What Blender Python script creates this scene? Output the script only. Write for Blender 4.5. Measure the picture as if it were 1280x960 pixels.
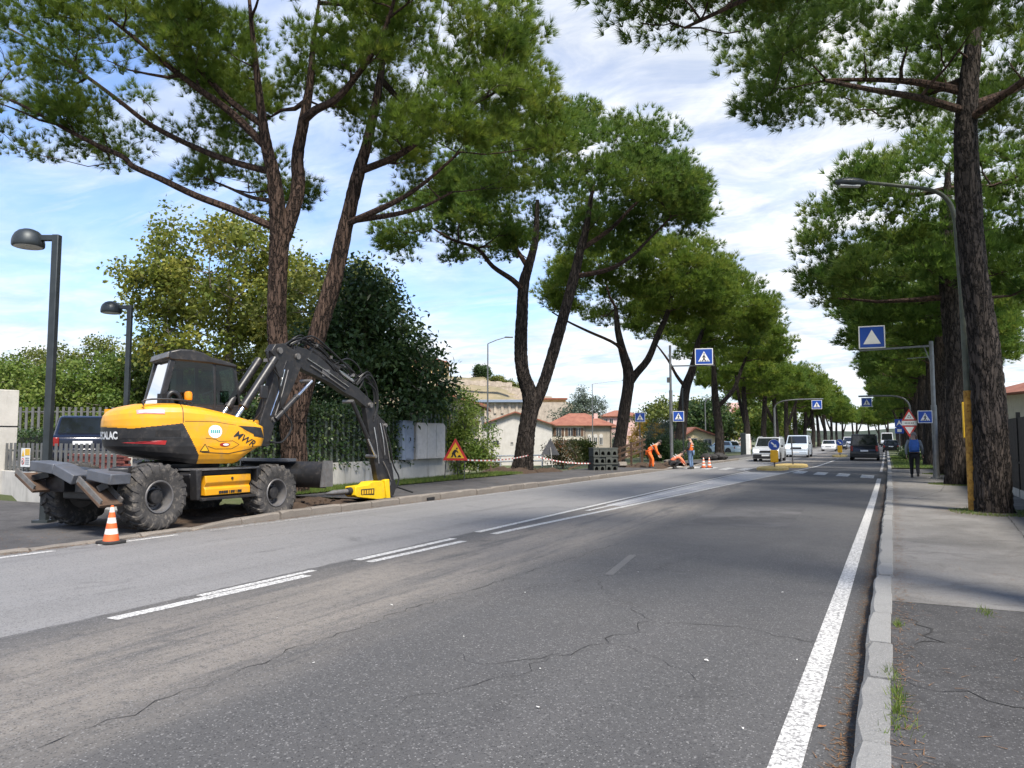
import bpy, bmesh, math, random
import numpy as np
from mathutils import Vector, Matrix
PI = math.pi
R = math.radians
scene = bpy.context.scene
for o in list(bpy.data.objects):
    bpy.data.objects.remove(o)
col = scene.collection

# ---------------------------------------------------------------- camera
CAM_H = 1.6
yaw, pitch = R(26.2596), R(4.1982)
fw = Vector((-math.sin(yaw) * math.cos(pitch), math.cos(yaw) * math.cos(pitch), math.sin(pitch)))
rt = Vector((math.cos(yaw), math.sin(yaw), 0))
up = rt.cross(fw)
cam_data = bpy.data.cameras.new('camera')
cam = bpy.data.objects.new('camera', cam_data)
col.objects.link(cam)
cam.matrix_world = Matrix(((rt.x, up.x, -fw.x, 0), (rt.y, up.y, -fw.y, 0), (rt.z, up.z, -fw.z, CAM_H), (0, 0, 0, 1)))
cam_data.sensor_width = 36
cam_data.lens = 940 / 1280 * 36
cam_data.clip_start = 0.05
cam_data.clip_end = 4000
scene.camera = cam

# ---------------------------------------------------------------- sky, sun, exposure
SUN_AZ, SUN_EL = R(130), R(53)          # azimuth from the road direction (+Y) towards +X
world = bpy.data.worlds.new('World')
scene.world = world
world.use_nodes = True
wn, wl = world.node_tree.nodes, world.node_tree.links
wn.clear()
wout = wn.new('ShaderNodeOutputWorld')
wbg = wn.new('ShaderNodeBackground')
wbg.inputs['Strength'].default_value = 0.15
sky = wn.new('ShaderNodeTexSky')
sky.sky_type = 'NISHITA'
sky.sun_disc = False
sky.sun_elevation = SUN_EL
sky.sun_rotation = SUN_AZ
sky.air_density = 1.2
sky.dust_density = 0.3
sky.ozone_density = 2.5
wtc = wn.new('ShaderNodeTexCoord')
wsep = wn.new('ShaderNodeSeparateXYZ')
wl.new(wtc.outputs['Generated'], wsep.inputs[0])
def wmath(op, a, b=None, clamp=False):
    n = wn.new('ShaderNodeMath'); n.operation = op; n.use_clamp = clamp
    for i, v in enumerate((a, b)):
        if v is None: continue
        if isinstance(v, (int, float)): n.inputs[i].default_value = v
        else: wl.new(v, n.inputs[i])
    return n.outputs[0]
zc = wmath('MAXIMUM', wsep.outputs['Z'], 0.0)
den = wmath('ADD', zc, 0.10)
cx = wmath('DIVIDE', wsep.outputs['X'], den)
cy = wmath('DIVIDE', wsep.outputs['Y'], den)
wcomb = wn.new('ShaderNodeCombineXYZ')
wl.new(cx, wcomb.inputs[0]); wl.new(cy, wcomb.inputs[1])
def cloud_layer(scale, stretch, rot, detail, rough, dist, lo, hi, off):
    m = wn.new('ShaderNodeMapping')
    m.inputs['Rotation'].default_value = (0, 0, rot)
    m.inputs['Scale'].default_value = (scale * stretch[0], scale * stretch[1], 1)
    m.inputs['Location'].default_value = off
    wl.new(wcomb.outputs[0], m.inputs['Vector'])
    n = wn.new('ShaderNodeTexNoise')
    n.inputs['Scale'].default_value = 1.0
    n.inputs['Detail'].default_value = detail
    n.inputs['Roughness'].default_value = rough
    n.inputs['Distortion'].default_value = dist
    wl.new(m.outputs[0], n.inputs['Vector'])
    r = wn.new('ShaderNodeMapRange'); r.interpolation_type = 'SMOOTHSTEP'
    r.inputs['From Min'].default_value = lo; r.inputs['From Max'].default_value = hi
    wl.new(n.outputs[0], r.inputs['Value'])
    return r.outputs[0]
big = cloud_layer(0.30, (1, 1), 0.6, 3, 0.5, 0.3, 0.36, 0.58, (4.079, 6.510, 0))
streak = cloud_layer(1.1, (0.55, 1.9), -0.35, 8, 0.62, 0.9, 0.36, 0.68, (1.2, 0.4, 0))
puff = cloud_layer(3.4, (0.9, 1.3), 0.5, 7, 0.62, 0.5, 0.30, 0.70, (2.2, 7.4, 0))
shade = cloud_layer(1.7, (0.9, 1.2), 0.2, 6, 0.6, 0.5, 0.34, 0.66, (7.7, 3.1, 0))
thin = wmath('MULTIPLY', streak, 0.62)
sheet = wmath('MULTIPLY', big, wmath('ADD', wmath('MULTIPLY', puff, 0.40), 0.70))
cov = wmath('MAXIMUM', thin, sheet, True)
hor = wn.new('ShaderNodeMapRange'); hor.interpolation_type = 'SMOOTHSTEP'
hor.inputs['From Min'].default_value = 0.0; hor.inputs['From Max'].default_value = 0.22
hor.inputs['To Min'].default_value = 0.85; hor.inputs['To Max'].default_value = 0.0
wl.new(zc, hor.inputs['Value'])
cov = wmath('MAXIMUM', cov, hor.outputs[0], True)
tone = wn.new('ShaderNodeMix'); tone.data_type = 'RGBA'
tone.inputs[6].default_value = (1.45, 1.6, 1.85, 1)
tone.inputs[7].default_value = (2.85, 2.88, 2.92, 1)
wl.new(wmath('ADD', wmath('MULTIPLY', puff, 0.45), wmath('MULTIPLY', shade, 0.55), True), tone.inputs[0])
blue = wn.new('ShaderNodeMix'); blue.data_type = 'RGBA'; blue.blend_type = 'MULTIPLY'
blue.inputs[0].default_value = 1.0; blue.inputs[7].default_value = (0.34, 0.41, 0.54, 1)
wl.new(sky.outputs[0], blue.inputs[6])
cmix = wn.new('ShaderNodeMix'); cmix.data_type = 'RGBA'
wl.new(cov, cmix.inputs[0]); wl.new(blue.outputs[2], cmix.inputs[6]); wl.new(tone.outputs[2], cmix.inputs[7])
wl.new(cmix.outputs[2], wbg.inputs['Color'])
wl.new(wbg.outputs[0], wout.inputs['Surface'])

sun_data = bpy.data.lights.new('sun', 'SUN')
sun_data.energy = 2.4
sun_data.angle = R(14)
sun_data.color = (1.0, 0.93, 0.82)
sun = bpy.data.objects.new('sun', sun_data)
col.objects.link(sun)
S = Vector((math.cos(SUN_EL) * math.sin(SUN_AZ), math.cos(SUN_EL) * math.cos(SUN_AZ), math.sin(SUN_EL)))
sun.rotation_euler = S.to_track_quat('Z', 'Y').to_euler()
sun.location = (30, 20, 60)

scene.view_settings.view_transform = 'Standard'
scene.view_settings.look = 'None'
scene.view_settings.gamma = 1
scene.view_settings.exposure = 1.65
scene.view_settings.use_curve_mapping = False
scene.cycles.max_bounces = 6
scene.cycles.transparent_max_bounces = 12
scene.cycles.use_denoising = True

# ---------------------------------------------------------------- materials
MATS = {}
def nt(name):
    m = bpy.data.materials.new(name); m.use_nodes = True
    n, l = m.node_tree.nodes, m.node_tree.links
    MATS[name] = m
    return m, n, l, n['Principled BSDF']
def c4(c): return (c[0], c[1], c[2], 1)
def noise(n, l, vec, scale, detail=4, rough=0.55, dist=0.0):
    t = n.new('ShaderNodeTexNoise')
    t.inputs['Scale'].default_value = scale; t.inputs['Detail'].default_value = detail
    t.inputs['Roughness'].default_value = rough; t.inputs['Distortion'].default_value = dist
    if vec is not None: l.new(vec, t.inputs['Vector'])
    return t.outputs[0]
def ramp(n, l, val, lo, hi, a=0.0, b=1.0):
    r = n.new('ShaderNodeMapRange'); r.interpolation_type = 'SMOOTHSTEP'
    r.inputs['From Min'].default_value = lo; r.inputs['From Max'].default_value = hi
    r.inputs['To Min'].default_value = a; r.inputs['To Max'].default_value = b
    l.new(val, r.inputs['Value']); return r.outputs[0]
def mixc(n, l, f, a, b):
    m = n.new('ShaderNodeMix'); m.data_type = 'RGBA'
    for i, v in ((0, f), (6, a), (7, b)):
        if isinstance(v, (int, float)): m.inputs[i].default_value = v
        elif isinstance(v, tuple): m.inputs[i].default_value = c4(v)
        else: l.new(v, m.inputs[i])
    return m.outputs[2]
def mth(n, l, op, a, b=None, clamp=False):
    m = n.new('ShaderNodeMath'); m.operation = op; m.use_clamp = clamp
    for i, v in enumerate((a, b)):
        if v is None: continue
        if isinstance(v, (int, float)): m.inputs[i].default_value = v
        else: l.new(v, m.inputs[i])
    return m.outputs[0]
def coords(n, l, kind='Object', scale=None):
    tc = n.new('ShaderNodeTexCoord'); v = tc.outputs[kind]
    if scale:
        mp = n.new('ShaderNodeMapping'); mp.inputs['Scale'].default_value = scale
        l.new(v, mp.inputs['Vector']); v = mp.outputs[0]
    return v
def bump(n, l, b, height, strength, dist=0.02):
    bp = n.new('ShaderNodeBump'); bp.inputs['Strength'].default_value = strength
    bp.inputs['Distance'].default_value = dist
    l.new(height, bp.inputs['Height']); l.new(bp.outputs[0], b.inputs['Normal'])
def mat(name, c, rough=0.6, metal=0.0, var=0.18, vs=3.0, bs=0.0, bsc=60.0, dirt=None, dirt_amt=0.4, spec=0.5, stretch=None):
    """painted / plain surface: base colour, slow tonal variation, optional dirt colour and fine bump"""
    m, n, l, b = nt(name)
    v = coords(n, l, 'Object', stretch)
    f = ramp(n, l, noise(n, l, v, vs, 5, 0.6), 0.3, 0.7)
    lo = tuple(max(0, x * (1 - var)) for x in c); hi = tuple(min(1, x * (1 + var)) for x in c)
    cc = mixc(n, l, f, lo, hi)
    if dirt:
        d = ramp(n, l, noise(n, l, v, vs * 2.3, 7, 0.68, 0.4), 0.48, 0.75, 0, dirt_amt)
        cc = mixc(n, l, d, cc, dirt)
        l.new(mth(n, l, 'ADD', mth(n, l, 'MULTIPLY', d, 0.5), rough, True), b.inputs['Roughness'])
    else:
        l.new(ramp(n, l, f, 0, 1, max(0.03, rough - 0.06), min(1, rough + 0.06)), b.inputs['Roughness'])
    l.new(cc, b.inputs['Base Color'])
    b.inputs['Metallic'].default_value = metal
    b.inputs['Specular IOR Level'].default_value = spec
    if bs: bump(n, l, b, noise(n, l, v, bsc, 4, 0.6), bs)
    return m
def emit_mat(name, c, s):
    m, n, l, b = nt(name)
    b.inputs['Base Color'].default_value = c4(c)
    b.inputs['Emission Color'].default_value = c4(c); b.inputs['Emission Strength'].default_value = s
    return m
def glass_mat(name, c, rough=0.04, alpha=1.0, trans=0.0):
    m, n, l, b = nt(name)
    b.inputs['Base Color'].default_value = c4(c); b.inputs['Roughness'].default_value = rough
    b.inputs['Specular IOR Level'].default_value = 0.7
    b.inputs['Transmission Weight'].default_value = trans
    b.inputs['Alpha'].default_value = alpha
    return m
def leaf_mat(name, ca, cb, cc, trans=0.35, rough=0.55):
    """foliage: colour runs over a per-tuft tint attribute; part of the light passes through"""
    m, n, l, b = nt(name)
    at = n.new('ShaderNodeAttribute'); at.attribute_name = 'tint'
    x = mixc(n, l, ramp(n, l, at.outputs['Fac'], 0.0, 0.5), ca, cb)
    x = mixc(n, l, ramp(n, l, at.outputs['Fac'], 0.5, 1.0), x, cc)
    l.new(x, b.inputs['Base Color']); b.inputs['Roughness'].default_value = rough
    b.inputs['Specular IOR Level'].default_value = 0.35
    tr = n.new('ShaderNodeBsdfTranslucent'); l.new(x, tr.inputs['Color'])
    mx = n.new('ShaderNodeMixShader'); mx.inputs[0].default_value = trans
    l.new(b.outputs[0], mx.inputs[1]); l.new(tr.outputs[0], mx.inputs[2])
    l.new(mx.outputs[0], n['Material Output'].inputs['Surface'])
    return m

# ---------------------------------------------------------------- mesh helpers
def wloc(o):
    p = Vector((0, 0, 0))
    while o is not None:
        p += o.location; o = o.parent
    return p
def tag(o, label=None, cat=None, group=None, kind=None):
    if label: o['label'] = label
    if cat: o['category'] = cat
    if group: o['group'] = group
    if kind: o['kind'] = kind
    return o
def empty(name, loc=(0, 0, 0), rz=0.0, parent=None):
    o = bpy.data.objects.new(name, None); col.objects.link(o)
    o.location = loc; o.rotation_euler = (0, 0, rz); o.empty_display_size = 0.2
    o.parent = parent
    return o
def smooth_path(pts, k=4):
    pts = [Vector(p) for p in pts]
    if len(pts) < 3 or k < 2: return pts
    out = []
    for i in range(len(pts) - 1):
        p0 = pts[max(i - 1, 0)]; p1 = pts[i]; p2 = pts[i + 1]; p3 = pts[min(i + 2, len(pts) - 1)]
        for j in range(k):
            t = j / k
            out.append(0.5 * ((2 * p1) + (p2 - p0) * t + (2 * p0 - 5 * p1 + 4 * p2 - p3) * t * t + (3 * p1 - p0 - 3 * p2 + p3) * t ** 3))
    out.append(pts[-1])
    return out
class MB:
    def __init__(s): s.v = []; s.f = []
    def add(s, vs, fs):
        o = len(s.v); s.v.extend([Vector(p) for p in vs]); s.f.extend([[i + o for i in f] for f in fs]); return s
    def box(s, c, d, rz=0.0, M=None):
        x, y, z = d[0] / 2, d[1] / 2, d[2] / 2
        vs = [Vector((a, b, e)) for e in (-z, z) for a, b in ((-x, -y), (x, -y), (x, y), (-x, y))]
        m = M if M is not None else Matrix.Rotation(rz, 3, 'Z')
        vs = [m @ v + Vector(c) for v in vs]
        return s.add(vs, [(3, 2, 1, 0), (4, 5, 6, 7), (0, 1, 5, 4), (1, 2, 6, 5), (2, 3, 7, 6), (3, 0, 4, 7)])
    def bar(s, p, q, w, h, upv=(0, 0, 1)):
        p, q = Vector(p), Vector(q); d = q - p
        if d.length < 1e-6: return s
        y = d.normalized(); x = y.cross(Vector(upv))
        if x.length < 1e-4: x = y.cross(Vector((1, 0, 0)))
        x.normalize(); z = x.cross(y)
        return s.box((p + q) / 2, (w, d.length, h), M=Matrix((x, y, z)).transposed())
    def prism(s, poly, ax, a, b):
        n = len(poly)
        mk = {'x': lambda t, p: (t, p[0], p[1]), 'y': lambda t, p: (p[0], t, p[1]), 'z': lambda t, p: (p[0], p[1], t)}[ax]
        vs = [mk(a, p) for p in poly] + [mk(b, p) for p in poly]
        fs = [list(range(n))[::-1], list(range(n, 2 * n))] + [(i, (i + 1) % n, n + (i + 1) % n, n + i) for i in range(n)]
        return s.add(vs, fs)
    def plate(s, pts, nrm, th):
        """flat polygon with thickness th along nrm"""
        n = len(pts); d = Vector(nrm).normalized() * th
        vs = [Vector(p) for p in pts] + [Vector(p) + d for p in pts]
        fs = [list(range(n))[::-1], list(range(n, 2 * n))] + [(i, (i + 1) % n, n + (i + 1) % n, n + i) for i in range(n)]
        return s.add(vs, fs)
    def tube(s, pts, rad, n=8, k=1, cap=True, sq=None):
        pts = smooth_path(pts, k); m = len(pts)
        if isinstance(rad, (int, float)): rr = [rad] * m
        else:
            q = len(rad) - 1; rr = []
            for i in range(m):
                t = i / (m - 1) * q; j = min(int(t), q - 1) if q > 0 else 0
                rr.append(rad[j] + (rad[min(j + 1, q)] - rad[j]) * (t - j))
        nv = None; vs = []
        for i, p in enumerate(pts):
            t = (pts[min(i + 1, m - 1)] - pts[max(i - 1, 0)])
            t = t.normalized() if t.length > 1e-9 else Vector((0, 0, 1))
            if nv is None:
                a = Vector((0, 0, 1)) if abs(t.z) < 0.9 else Vector((1, 0, 0)); nv = t.cross(a).normalized()
            else:
                nv = (nv - t * nv.dot(t)); nv = nv.normalized() if nv.length > 1e-6 else t.orthogonal().normalized()
            b = t.cross(nv)
            for j in range(n):
                an = 2 * PI * j / n; vs.append(p + (nv * math.cos(an) + b * math.sin(an)) * rr[i])
        fs = [(i * n + j, i * n + (j + 1) % n, (i + 1) * n + (j + 1) % n, (i + 1) * n + j) for i in range(m - 1) for j in range(n)]
        if cap: fs += [list(range(n))[::-1], list(range((m - 1) * n, m * n))]
        return s.add(vs, fs)
    def lathe(s, prof, o=(0, 0, 0), ax=(0, 0, 1), n=24, close=False):
        ax = Vector(ax).normalized(); a = ax.orthogonal().normalized(); b = ax.cross(a); o = Vector(o)
        m = len(prof); vs = []
        for r, h in prof:
            for j in range(n):
                t = 2 * PI * j / n; vs.append(o + ax * h + (a * math.cos(t) + b * math.sin(t)) * r)
        fs = [(i * n + j, i * n + (j + 1) % n, (i + 1) * n + (j + 1) % n, (i + 1) * n + j) for i in range(m - 1) for j in range(n)]
        if close: fs += [((m - 1) * n + j, (m - 1) * n + (j + 1) % n, (j + 1) % n, j) for j in range(n)]
        else: fs += [list(range(n))[::-1], list(range((m - 1) * n, m * n))]
        return s.add(vs, fs)
    def mesh(s, name, mtl, off=Vector((0, 0, 0)), smooth=False):
        me = bpy.data.meshes.new(name)
        me.from_pydata([tuple(p - off) for p in s.v], [], s.f)
        bm = bmesh.new(); bm.from_mesh(me); bmesh.ops.recalc_face_normals(bm, faces=bm.faces); bm.to_mesh(me); bm.free()
        if mtl is not None: me.materials.append(MATS[mtl] if isinstance(mtl, str) else mtl)
        if smooth:
            me.polygons.foreach_set('use_smooth', [True] * len(me.polygons))
            try: me.set_sharp_from_angle(angle=R(38))
            except Exception: pass
        return me
    def build(s, name, mtl, parent=None, smooth=False, bevel=0.0, seg=2):
        me = s.mesh(name, mtl, wloc(parent) if parent is not None else Vector((0, 0, 0)), smooth or bevel > 0)
        o = bpy.data.objects.new(name, me); col.objects.link(o); o.parent = parent
        if bevel > 0:
            b = o.modifiers.new('edge', 'BEVEL'); b.width = bevel; b.segments = seg; b.limit_method = 'ANGLE'; b.angle_limit = R(35)
        return o
def copy_tree(o, parent=None):
    c = o.copy(); col.objects.link(c); c.parent = parent
    for ch in list(o.children): copy_tree(ch, c)
    return c
def text_mesh(txt, size, bold=0.0, shear=0.0, spacing=1.0):
    cu = bpy.data.curves.new('lettering', 'FONT'); cu.body = txt; cu.size = size; cu.align_x = 'CENTER'; cu.align_y = 'CENTER'
    cu.offset = bold; cu.shear = shear; cu.resolution_u = 3; cu.space_character = spacing
    ob = bpy.data.objects.new('lettering', cu); col.objects.link(ob)
    dg = bpy.context.evaluated_depsgraph_get(); dg.update()
    me = bpy.data.meshes.new_from_object(ob.evaluated_get(dg))
    vs = [v.co.copy() for v in me.vertices]; fs = [list(p.vertices) for p in me.polygons]
    bpy.data.objects.remove(ob); bpy.data.meshes.remove(me); bpy.data.curves.remove(cu)
    return vs, fs
def lettering(txt, size, o, xa, ya, mtl, parent, bold=0.0, shear=0.0, name='lettering'):
    """flat print: text laid on the plane through o spanned by xa (reading direction) and ya (up)"""
    vs, fs = text_mesh(txt, size, bold, shear)
    o, xa, ya = Vector(o), Vector(xa).normalized(), Vector(ya).normalized()
    mb = MB(); mb.add([o + xa * v.x + ya * v.y for v in vs], fs)
    me = bpy.data.meshes.new(name); off = wloc(parent)
    me.from_pydata([tuple(p - off) for p in mb.v], [], mb.f); me.materials.append(MATS[mtl])
    ob = bpy.data.objects.new(name, me); col.objects.link(ob); ob.parent = parent
    return ob
def interp(x, tab):
    for (a, va), (b, vb) in zip(tab, tab[1:]):
        if x <= b: return va + (vb - va) * (x - a) / (b - a) if x > a else va
    return tab[-1][1]
rnd = random.Random(7)
# ---------------------------------------------------------------- surface materials
def grain(n, l, v, c, amt):
    """stone chips of mixed tone bedded in the binder"""
    for sc, a, hi in ((85, amt * .9, 0.28), (42, amt * 0.5, 0.23)):
        vo = n.new('ShaderNodeTexVoronoi'); vo.inputs['Scale'].default_value = sc; l.new(v, vo.inputs['Vector'])
        sp = n.new('ShaderNodeSeparateColor'); l.new(vo.outputs['Color'], sp.inputs[0])
        chip = ramp(n, l, vo.outputs['Distance'], 0.25, 0.55, 1, 0)
        c = mixc(n, l, mth(n, l, 'MULTIPLY', chip, ramp(n, l, sp.outputs[0], 0.72, 1.0, 0, a)), c, (hi, hi * .98, hi * .95))
        c = mixc(n, l, mth(n, l, 'MULTIPLY', chip, ramp(n, l, sp.outputs[1], 0.55, 1.0, 0, a)), c, (0.022, 0.022, 0.023))
    return c
def road_material():
    m, n, l, b = nt('road_asphalt')
    v = coords(n, l)
    sp = n.new('ShaderNodeSeparateXYZ'); l.new(v, sp.inputs[0])
    X, Y = sp.outputs['X'], sp.outputs['Y']
    long_ = coords(n, l, 'Object', (1.0, 0.12, 1.0))
    wob = mth(n, l, 'MULTIPLY', mth(n, l, 'SUBTRACT', noise(n, l, long_, 0.9, 5, 0.6), 0.5), 1.6)
    Xw = mth(n, l, 'ADD', X, wob)
    base = mixc(n, l, noise(n, l, v, 0.45, 6, 0.62), (0.068, 0.067, 0.066), (0.092, 0.090, 0.089))
    left = ramp(n, l, mth(n, l, 'ADD', X, mth(n, l, 'MULTIPLY', wob, 0.06)), -6.44, -6.40, 1, 0)
    leftc = mixc(n, l, noise(n, l, long_, 1.6, 7, 0.65), (0.165, 0.163, 0.162), (0.235, 0.230, 0.224))
    c = mixc(n, l, left, base, leftc)
    # pale dust swept along the middle of the road
    d1 = ramp(n, l, Xw, -6.6, -5.4, 0, 1); d2 = ramp(n, l, Xw, -4.6, -3.4, 1, 0)
    streaks = ramp(n, l, noise(n, l, coords(n, l, 'Object', (2.2, 0.22, 1)), 1.5, 8, 0.7, 0.4), 0.28, 0.56)
    fine = ramp(n, l, noise(n, l, v, 9, 6, 0.7), 0.20, 0.52)
    dust = mth(n, l, 'MULTIPLY', mth(n, l, 'MULTIPLY', d1, d2), mth(n, l, 'MULTIPLY', streaks, fine))
    c = mixc(n, l, mth(n, l, 'MULTIPLY', dust, 0.80), c, (0.225, 0.202, 0.174))
    # worn wheel tracks in the near lane
    gut = ramp(n, l, mth(n, l, 'ADD', X, mth(n, l, 'MULTIPLY', wob, 0.12)), -0.36, -0.20, 0, 0.75)
    c = mixc(n, l, gut, c, (0.045, 0.040, 0.034))
    tr = ramp(n, l, noise(n, l, coords(n, l, 'Object', (1.3, 0.05, 1)), 1.0, 4, 0.5), 0.50, 0.72, 0, 0.35)
    c = mixc(n, l, tr, c, (0.105, 0.102, 0.100))
    # blotches and stains
    bl = ramp(n, l, noise(n, l, v, 0.8, 8, 0.7, 0.8), 0.56, 0.74, 0, 0.5)
    c = mixc(n, l, bl, c, (0.038, 0.037, 0.038))
    # aggregate grain and pale chips
    c = grain(n, l, v, c, 1.0)
    vo = n.new('ShaderNodeTexVoronoi'); vo.inputs['Scale'].default_value = 5.5; l.new(v, vo.inputs['Vector'])
    c = mixc(n, l, ramp(n, l, vo.outputs['Distance'], 0.028, 0.045, 0.65, 0), c, (0.40, 0.39, 0.36))
    l.new(c, b.inputs['Base Color'])
    l.new(ramp(n, l, noise(n, l, v, 1.2, 4), 0.3, 0.7, 0.72, 0.9), b.inputs['Roughness'])
    b.inputs['Specular IOR Level'].default_value = 0.35
    bump(n, l, b, noise(n, l, v, 150, 4, 0.7), 0.55, 0.008)
road_material()
def paving_material(name, ca, cb, dark, gr=0.5):
    m, n, l, b = nt(name)
    v = coords(n, l)
    c = mixc(n, l, ramp(n, l, noise(n, l, v, 0.7, 7, 0.65, 0.3), 0.3, 0.7), ca, cb)
    c = mixc(n, l, ramp(n, l, noise(n, l, v, 2.1, 8, 0.72, 0.6), 0.46, 0.72, 0, 0.8), c, dark)
    c = mixc(n, l, ramp(n, l, noise(n, l, v, 0.33, 4, 0.6, 1.2), 0.5, 0.62, 0, 0.45), c, tuple(x * .72 for x in ca))
    c = grain(n, l, v, c, gr)
    l.new(c, b.inputs['Base Color']); b.inputs['Roughness'].default_value = 0.88
    b.inputs['Specular IOR Level'].default_value = 0.3
    bump(n, l, b, noise(n, l, v, 110, 5, 0.7), 0.6, 0.01)
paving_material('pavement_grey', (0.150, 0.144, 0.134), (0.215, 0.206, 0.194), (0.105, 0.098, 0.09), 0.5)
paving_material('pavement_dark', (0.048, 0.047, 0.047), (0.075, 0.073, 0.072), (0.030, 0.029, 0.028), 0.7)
paving_material('pavement_left', (0.060, 0.058, 0.058), (0.095, 0.090, 0.088), (0.036, 0.034, 0.033), 0.45)
paving_material('lot_paving', (0.12, 0.115, 0.11), (0.18, 0.17, 0.165), (0.08, 0.08, 0.08), 0.3)
def paint_material(name, c, wear):
    m, n, l, b = nt(name)
    v = coords(n, l)
    cc = mixc(n, l, noise(n, l, v, 3, 6, 0.6), tuple(x * 0.72 for x in c), c)
    w = ramp(n, l, noise(n, l, v, 34, 7, 0.75, 0.5), 0.56 - wear * 0.16, 0.66 - wear * 0.10)
    cc = mixc(n, l, mth(n, l, 'MULTIPLY', w, wear), cc, (0.10, 0.098, 0.095))
    l.new(cc, b.inputs['Base Color']); b.inputs['Roughness'].default_value = 0.7
    bump(n, l, b, noise(n, l, v, 120, 4, 0.7), 0.5, 0.006)
paint_material('road_paint', (0.72, 0.71, 0.68), 0.80)
paint_material('road_paint_worn', (0.60, 0.59, 0.57), 1.0)
paint_material('faded_paint', (0.15, 0.145, 0.135), 0.9)
paint_material('hatch_paint', (0.40, 0.40, 0.41), 0.6)
mat('crack_dark', (0.024, 0.023, 0.022), 0.95)
def stone_material(name, ca, cb, spk=0.5):
    m, n, l, b = nt(name)
    v = coords(n, l)
    oi = n.new('ShaderNodeObjectInfo')
    c = mixc(n, l, noise(n, l, v, 4, 7, 0.65), ca, cb)
    c = mixc(n, l, ramp(n, l, oi.outputs['Random'], 0, 1, 0, 0.35), c, tuple(x * 0.62 for x in ca))
    c = mixc(n, l, ramp(n, l, noise(n, l, v, 120, 3, 0.7), 0.52, 0.7, 0, spk), c, tuple(min(1, x * 1.7) for x in cb))
    c = mixc(n, l, ramp(n, l, noise(n, l, v, 90, 3, 0.7), 0.33, 0.44, spk, 0), c, tuple(x * 0.35 for x in ca))
    l.new(c, b.inputs['Base Color']); b.inputs['Roughness'].default_value = 0.85
    bump(n, l, b, noise(n, l, v, 38, 7, 0.7), 0.7, 0.02)
stone_material('kerb_granite', (0.19, 0.188, 0.18), (0.29, 0.285, 0.27))
stone_material('kerb_tan', (0.145, 0.125, 0.105), (0.26, 0.23, 0.195), 0.5)
def ground_material():
    m, n, l, b = nt('ground_grass')
    v = coords(n, l)
    c = mixc(n, l, ramp(n, l, noise(n, l, v, 0.25, 6, 0.65), 0.3, 0.7), (0.060, 0.085, 0.026), (0.125, 0.125, 0.055))
    c = mixc(n, l, ramp(n, l, noise(n, l, v, 2.5, 6, 0.7), 0.5, 0.75, 0, 0.6), c, (0.17, 0.145, 0.085))
    c = mixc(n, l, ramp(n, l, noise(n, l, v, 40, 4, 0.7), 0.4, 0.7, 0, 0.5), c, (0.03, 0.05, 0.012))
    l.new(c, b.inputs['Base Color']); b.inputs['Roughness'].default_value = 0.95
    bump(n, l, b, noise(n, l, v, 25, 6, 0.75), 0.8, 0.05)
ground_material()
def hill_material():
    m, n, l, b = nt('hill_terraces')
    v = coords(n, l)
    c = mixc(n, l, ramp(n, l, noise(n, l, v, 0.06, 6, 0.65), 0.35, 0.65), (0.27, 0.215, 0.13), (0.17, 0.15, 0.08))
    c = mixc(n, l, ramp(n, l, noise(n, l, v, 0.35, 6, 0.7), 0.54, 0.72, 0, 0.8), c, (0.085, 0.095, 0.04))
    c = mixc(n, l, ramp(n, l, noise(n, l, coords(n, l, 'Object', (0.3, 0.3, 2.2)), 0.5, 5, 0.6), 0.55, 0.7, 0, 0.6), c, (0.33, 0.28, 0.21))
    l.new(c, b.inputs['Base Color']); b.inputs['Roughness'].default_value = 0.95
hill_material()
def soil_material():
    m, n, l, b = nt('dug_soil')
    v = coords(n, l)
    c = mixc(n, l, noise(n, l, v, 3, 8, 0.7), (0.030, 0.019, 0.012), (0.095, 0.060, 0.037))
    c = mixc(n, l, ramp(n, l, noise(n, l, v, 22, 5, 0.7), 0.55, 0.7, 0, 0.6), c, (0.15, 0.11, 0.075))
    l.new(c, b.inputs['Base Color']); b.inputs['Roughness'].default_value = 0.95
    bump(n, l, b, noise(n, l, v, 18, 8, 0.75), 1.0, 0.06)
soil_material()
def concrete_material(name, ca, cb, streak=(0.16, 0.15, 0.12)):
    m, n, l, b = nt(name)
    v = coords(n, l)
    c = mixc(n, l, ramp(n, l, noise(n, l, v, 1.1, 6, 0.6), 0.3, 0.7), ca, cb)
    st = ramp(n, l, noise(n, l, coords(n, l, 'Object', (3.0, 3.0, 0.35)), 1.6, 7, 0.7, 0.3), 0.50, 0.74, 0, 0.65)
    c = mixc(n, l, st, c, streak)
    l.new(c, b.inputs['Base Color']); b.inputs['Roughness'].default_value = 0.88
    bump(n, l, b, noise(n, l, v, 30, 6, 0.7), 0.35, 0.02)
concrete_material('wall_concrete', (0.38, 0.365, 0.33), (0.53, 0.505, 0.455))
concrete_material('wall_plaster_tan', (0.52, 0.45, 0.36), (0.64, 0.57, 0.47), (0.38, 0.32, 0.25))
concrete_material('old_wall', (0.30, 0.25, 0.20), (0.46, 0.39, 0.31), (0.2, 0.17, 0.13))
mat('fence_grey', (0.145, 0.145, 0.138), 0.5, 0.3, 0.15, 4, dirt=(0.12, 0.11, 0.09))
mat('fence_green', (0.125, 0.15, 0.125), 0.5, 0.2, 0.2, 4, dirt=(0.07, 0.075, 0.05))
mat('fence_dark', (0.008, 0.0085, 0.0095), 0.5, 0.1, 0.25, 2, dirt=(0.022, 0.02, 0.018), dirt_amt=0.3, spec=.2)
mat('galvanised', (0.20, 0.205, 0.205), 0.45, 0.75, 0.14, 5, dirt=(0.2, 0.19, 0.17), dirt_amt=0.35)
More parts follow.
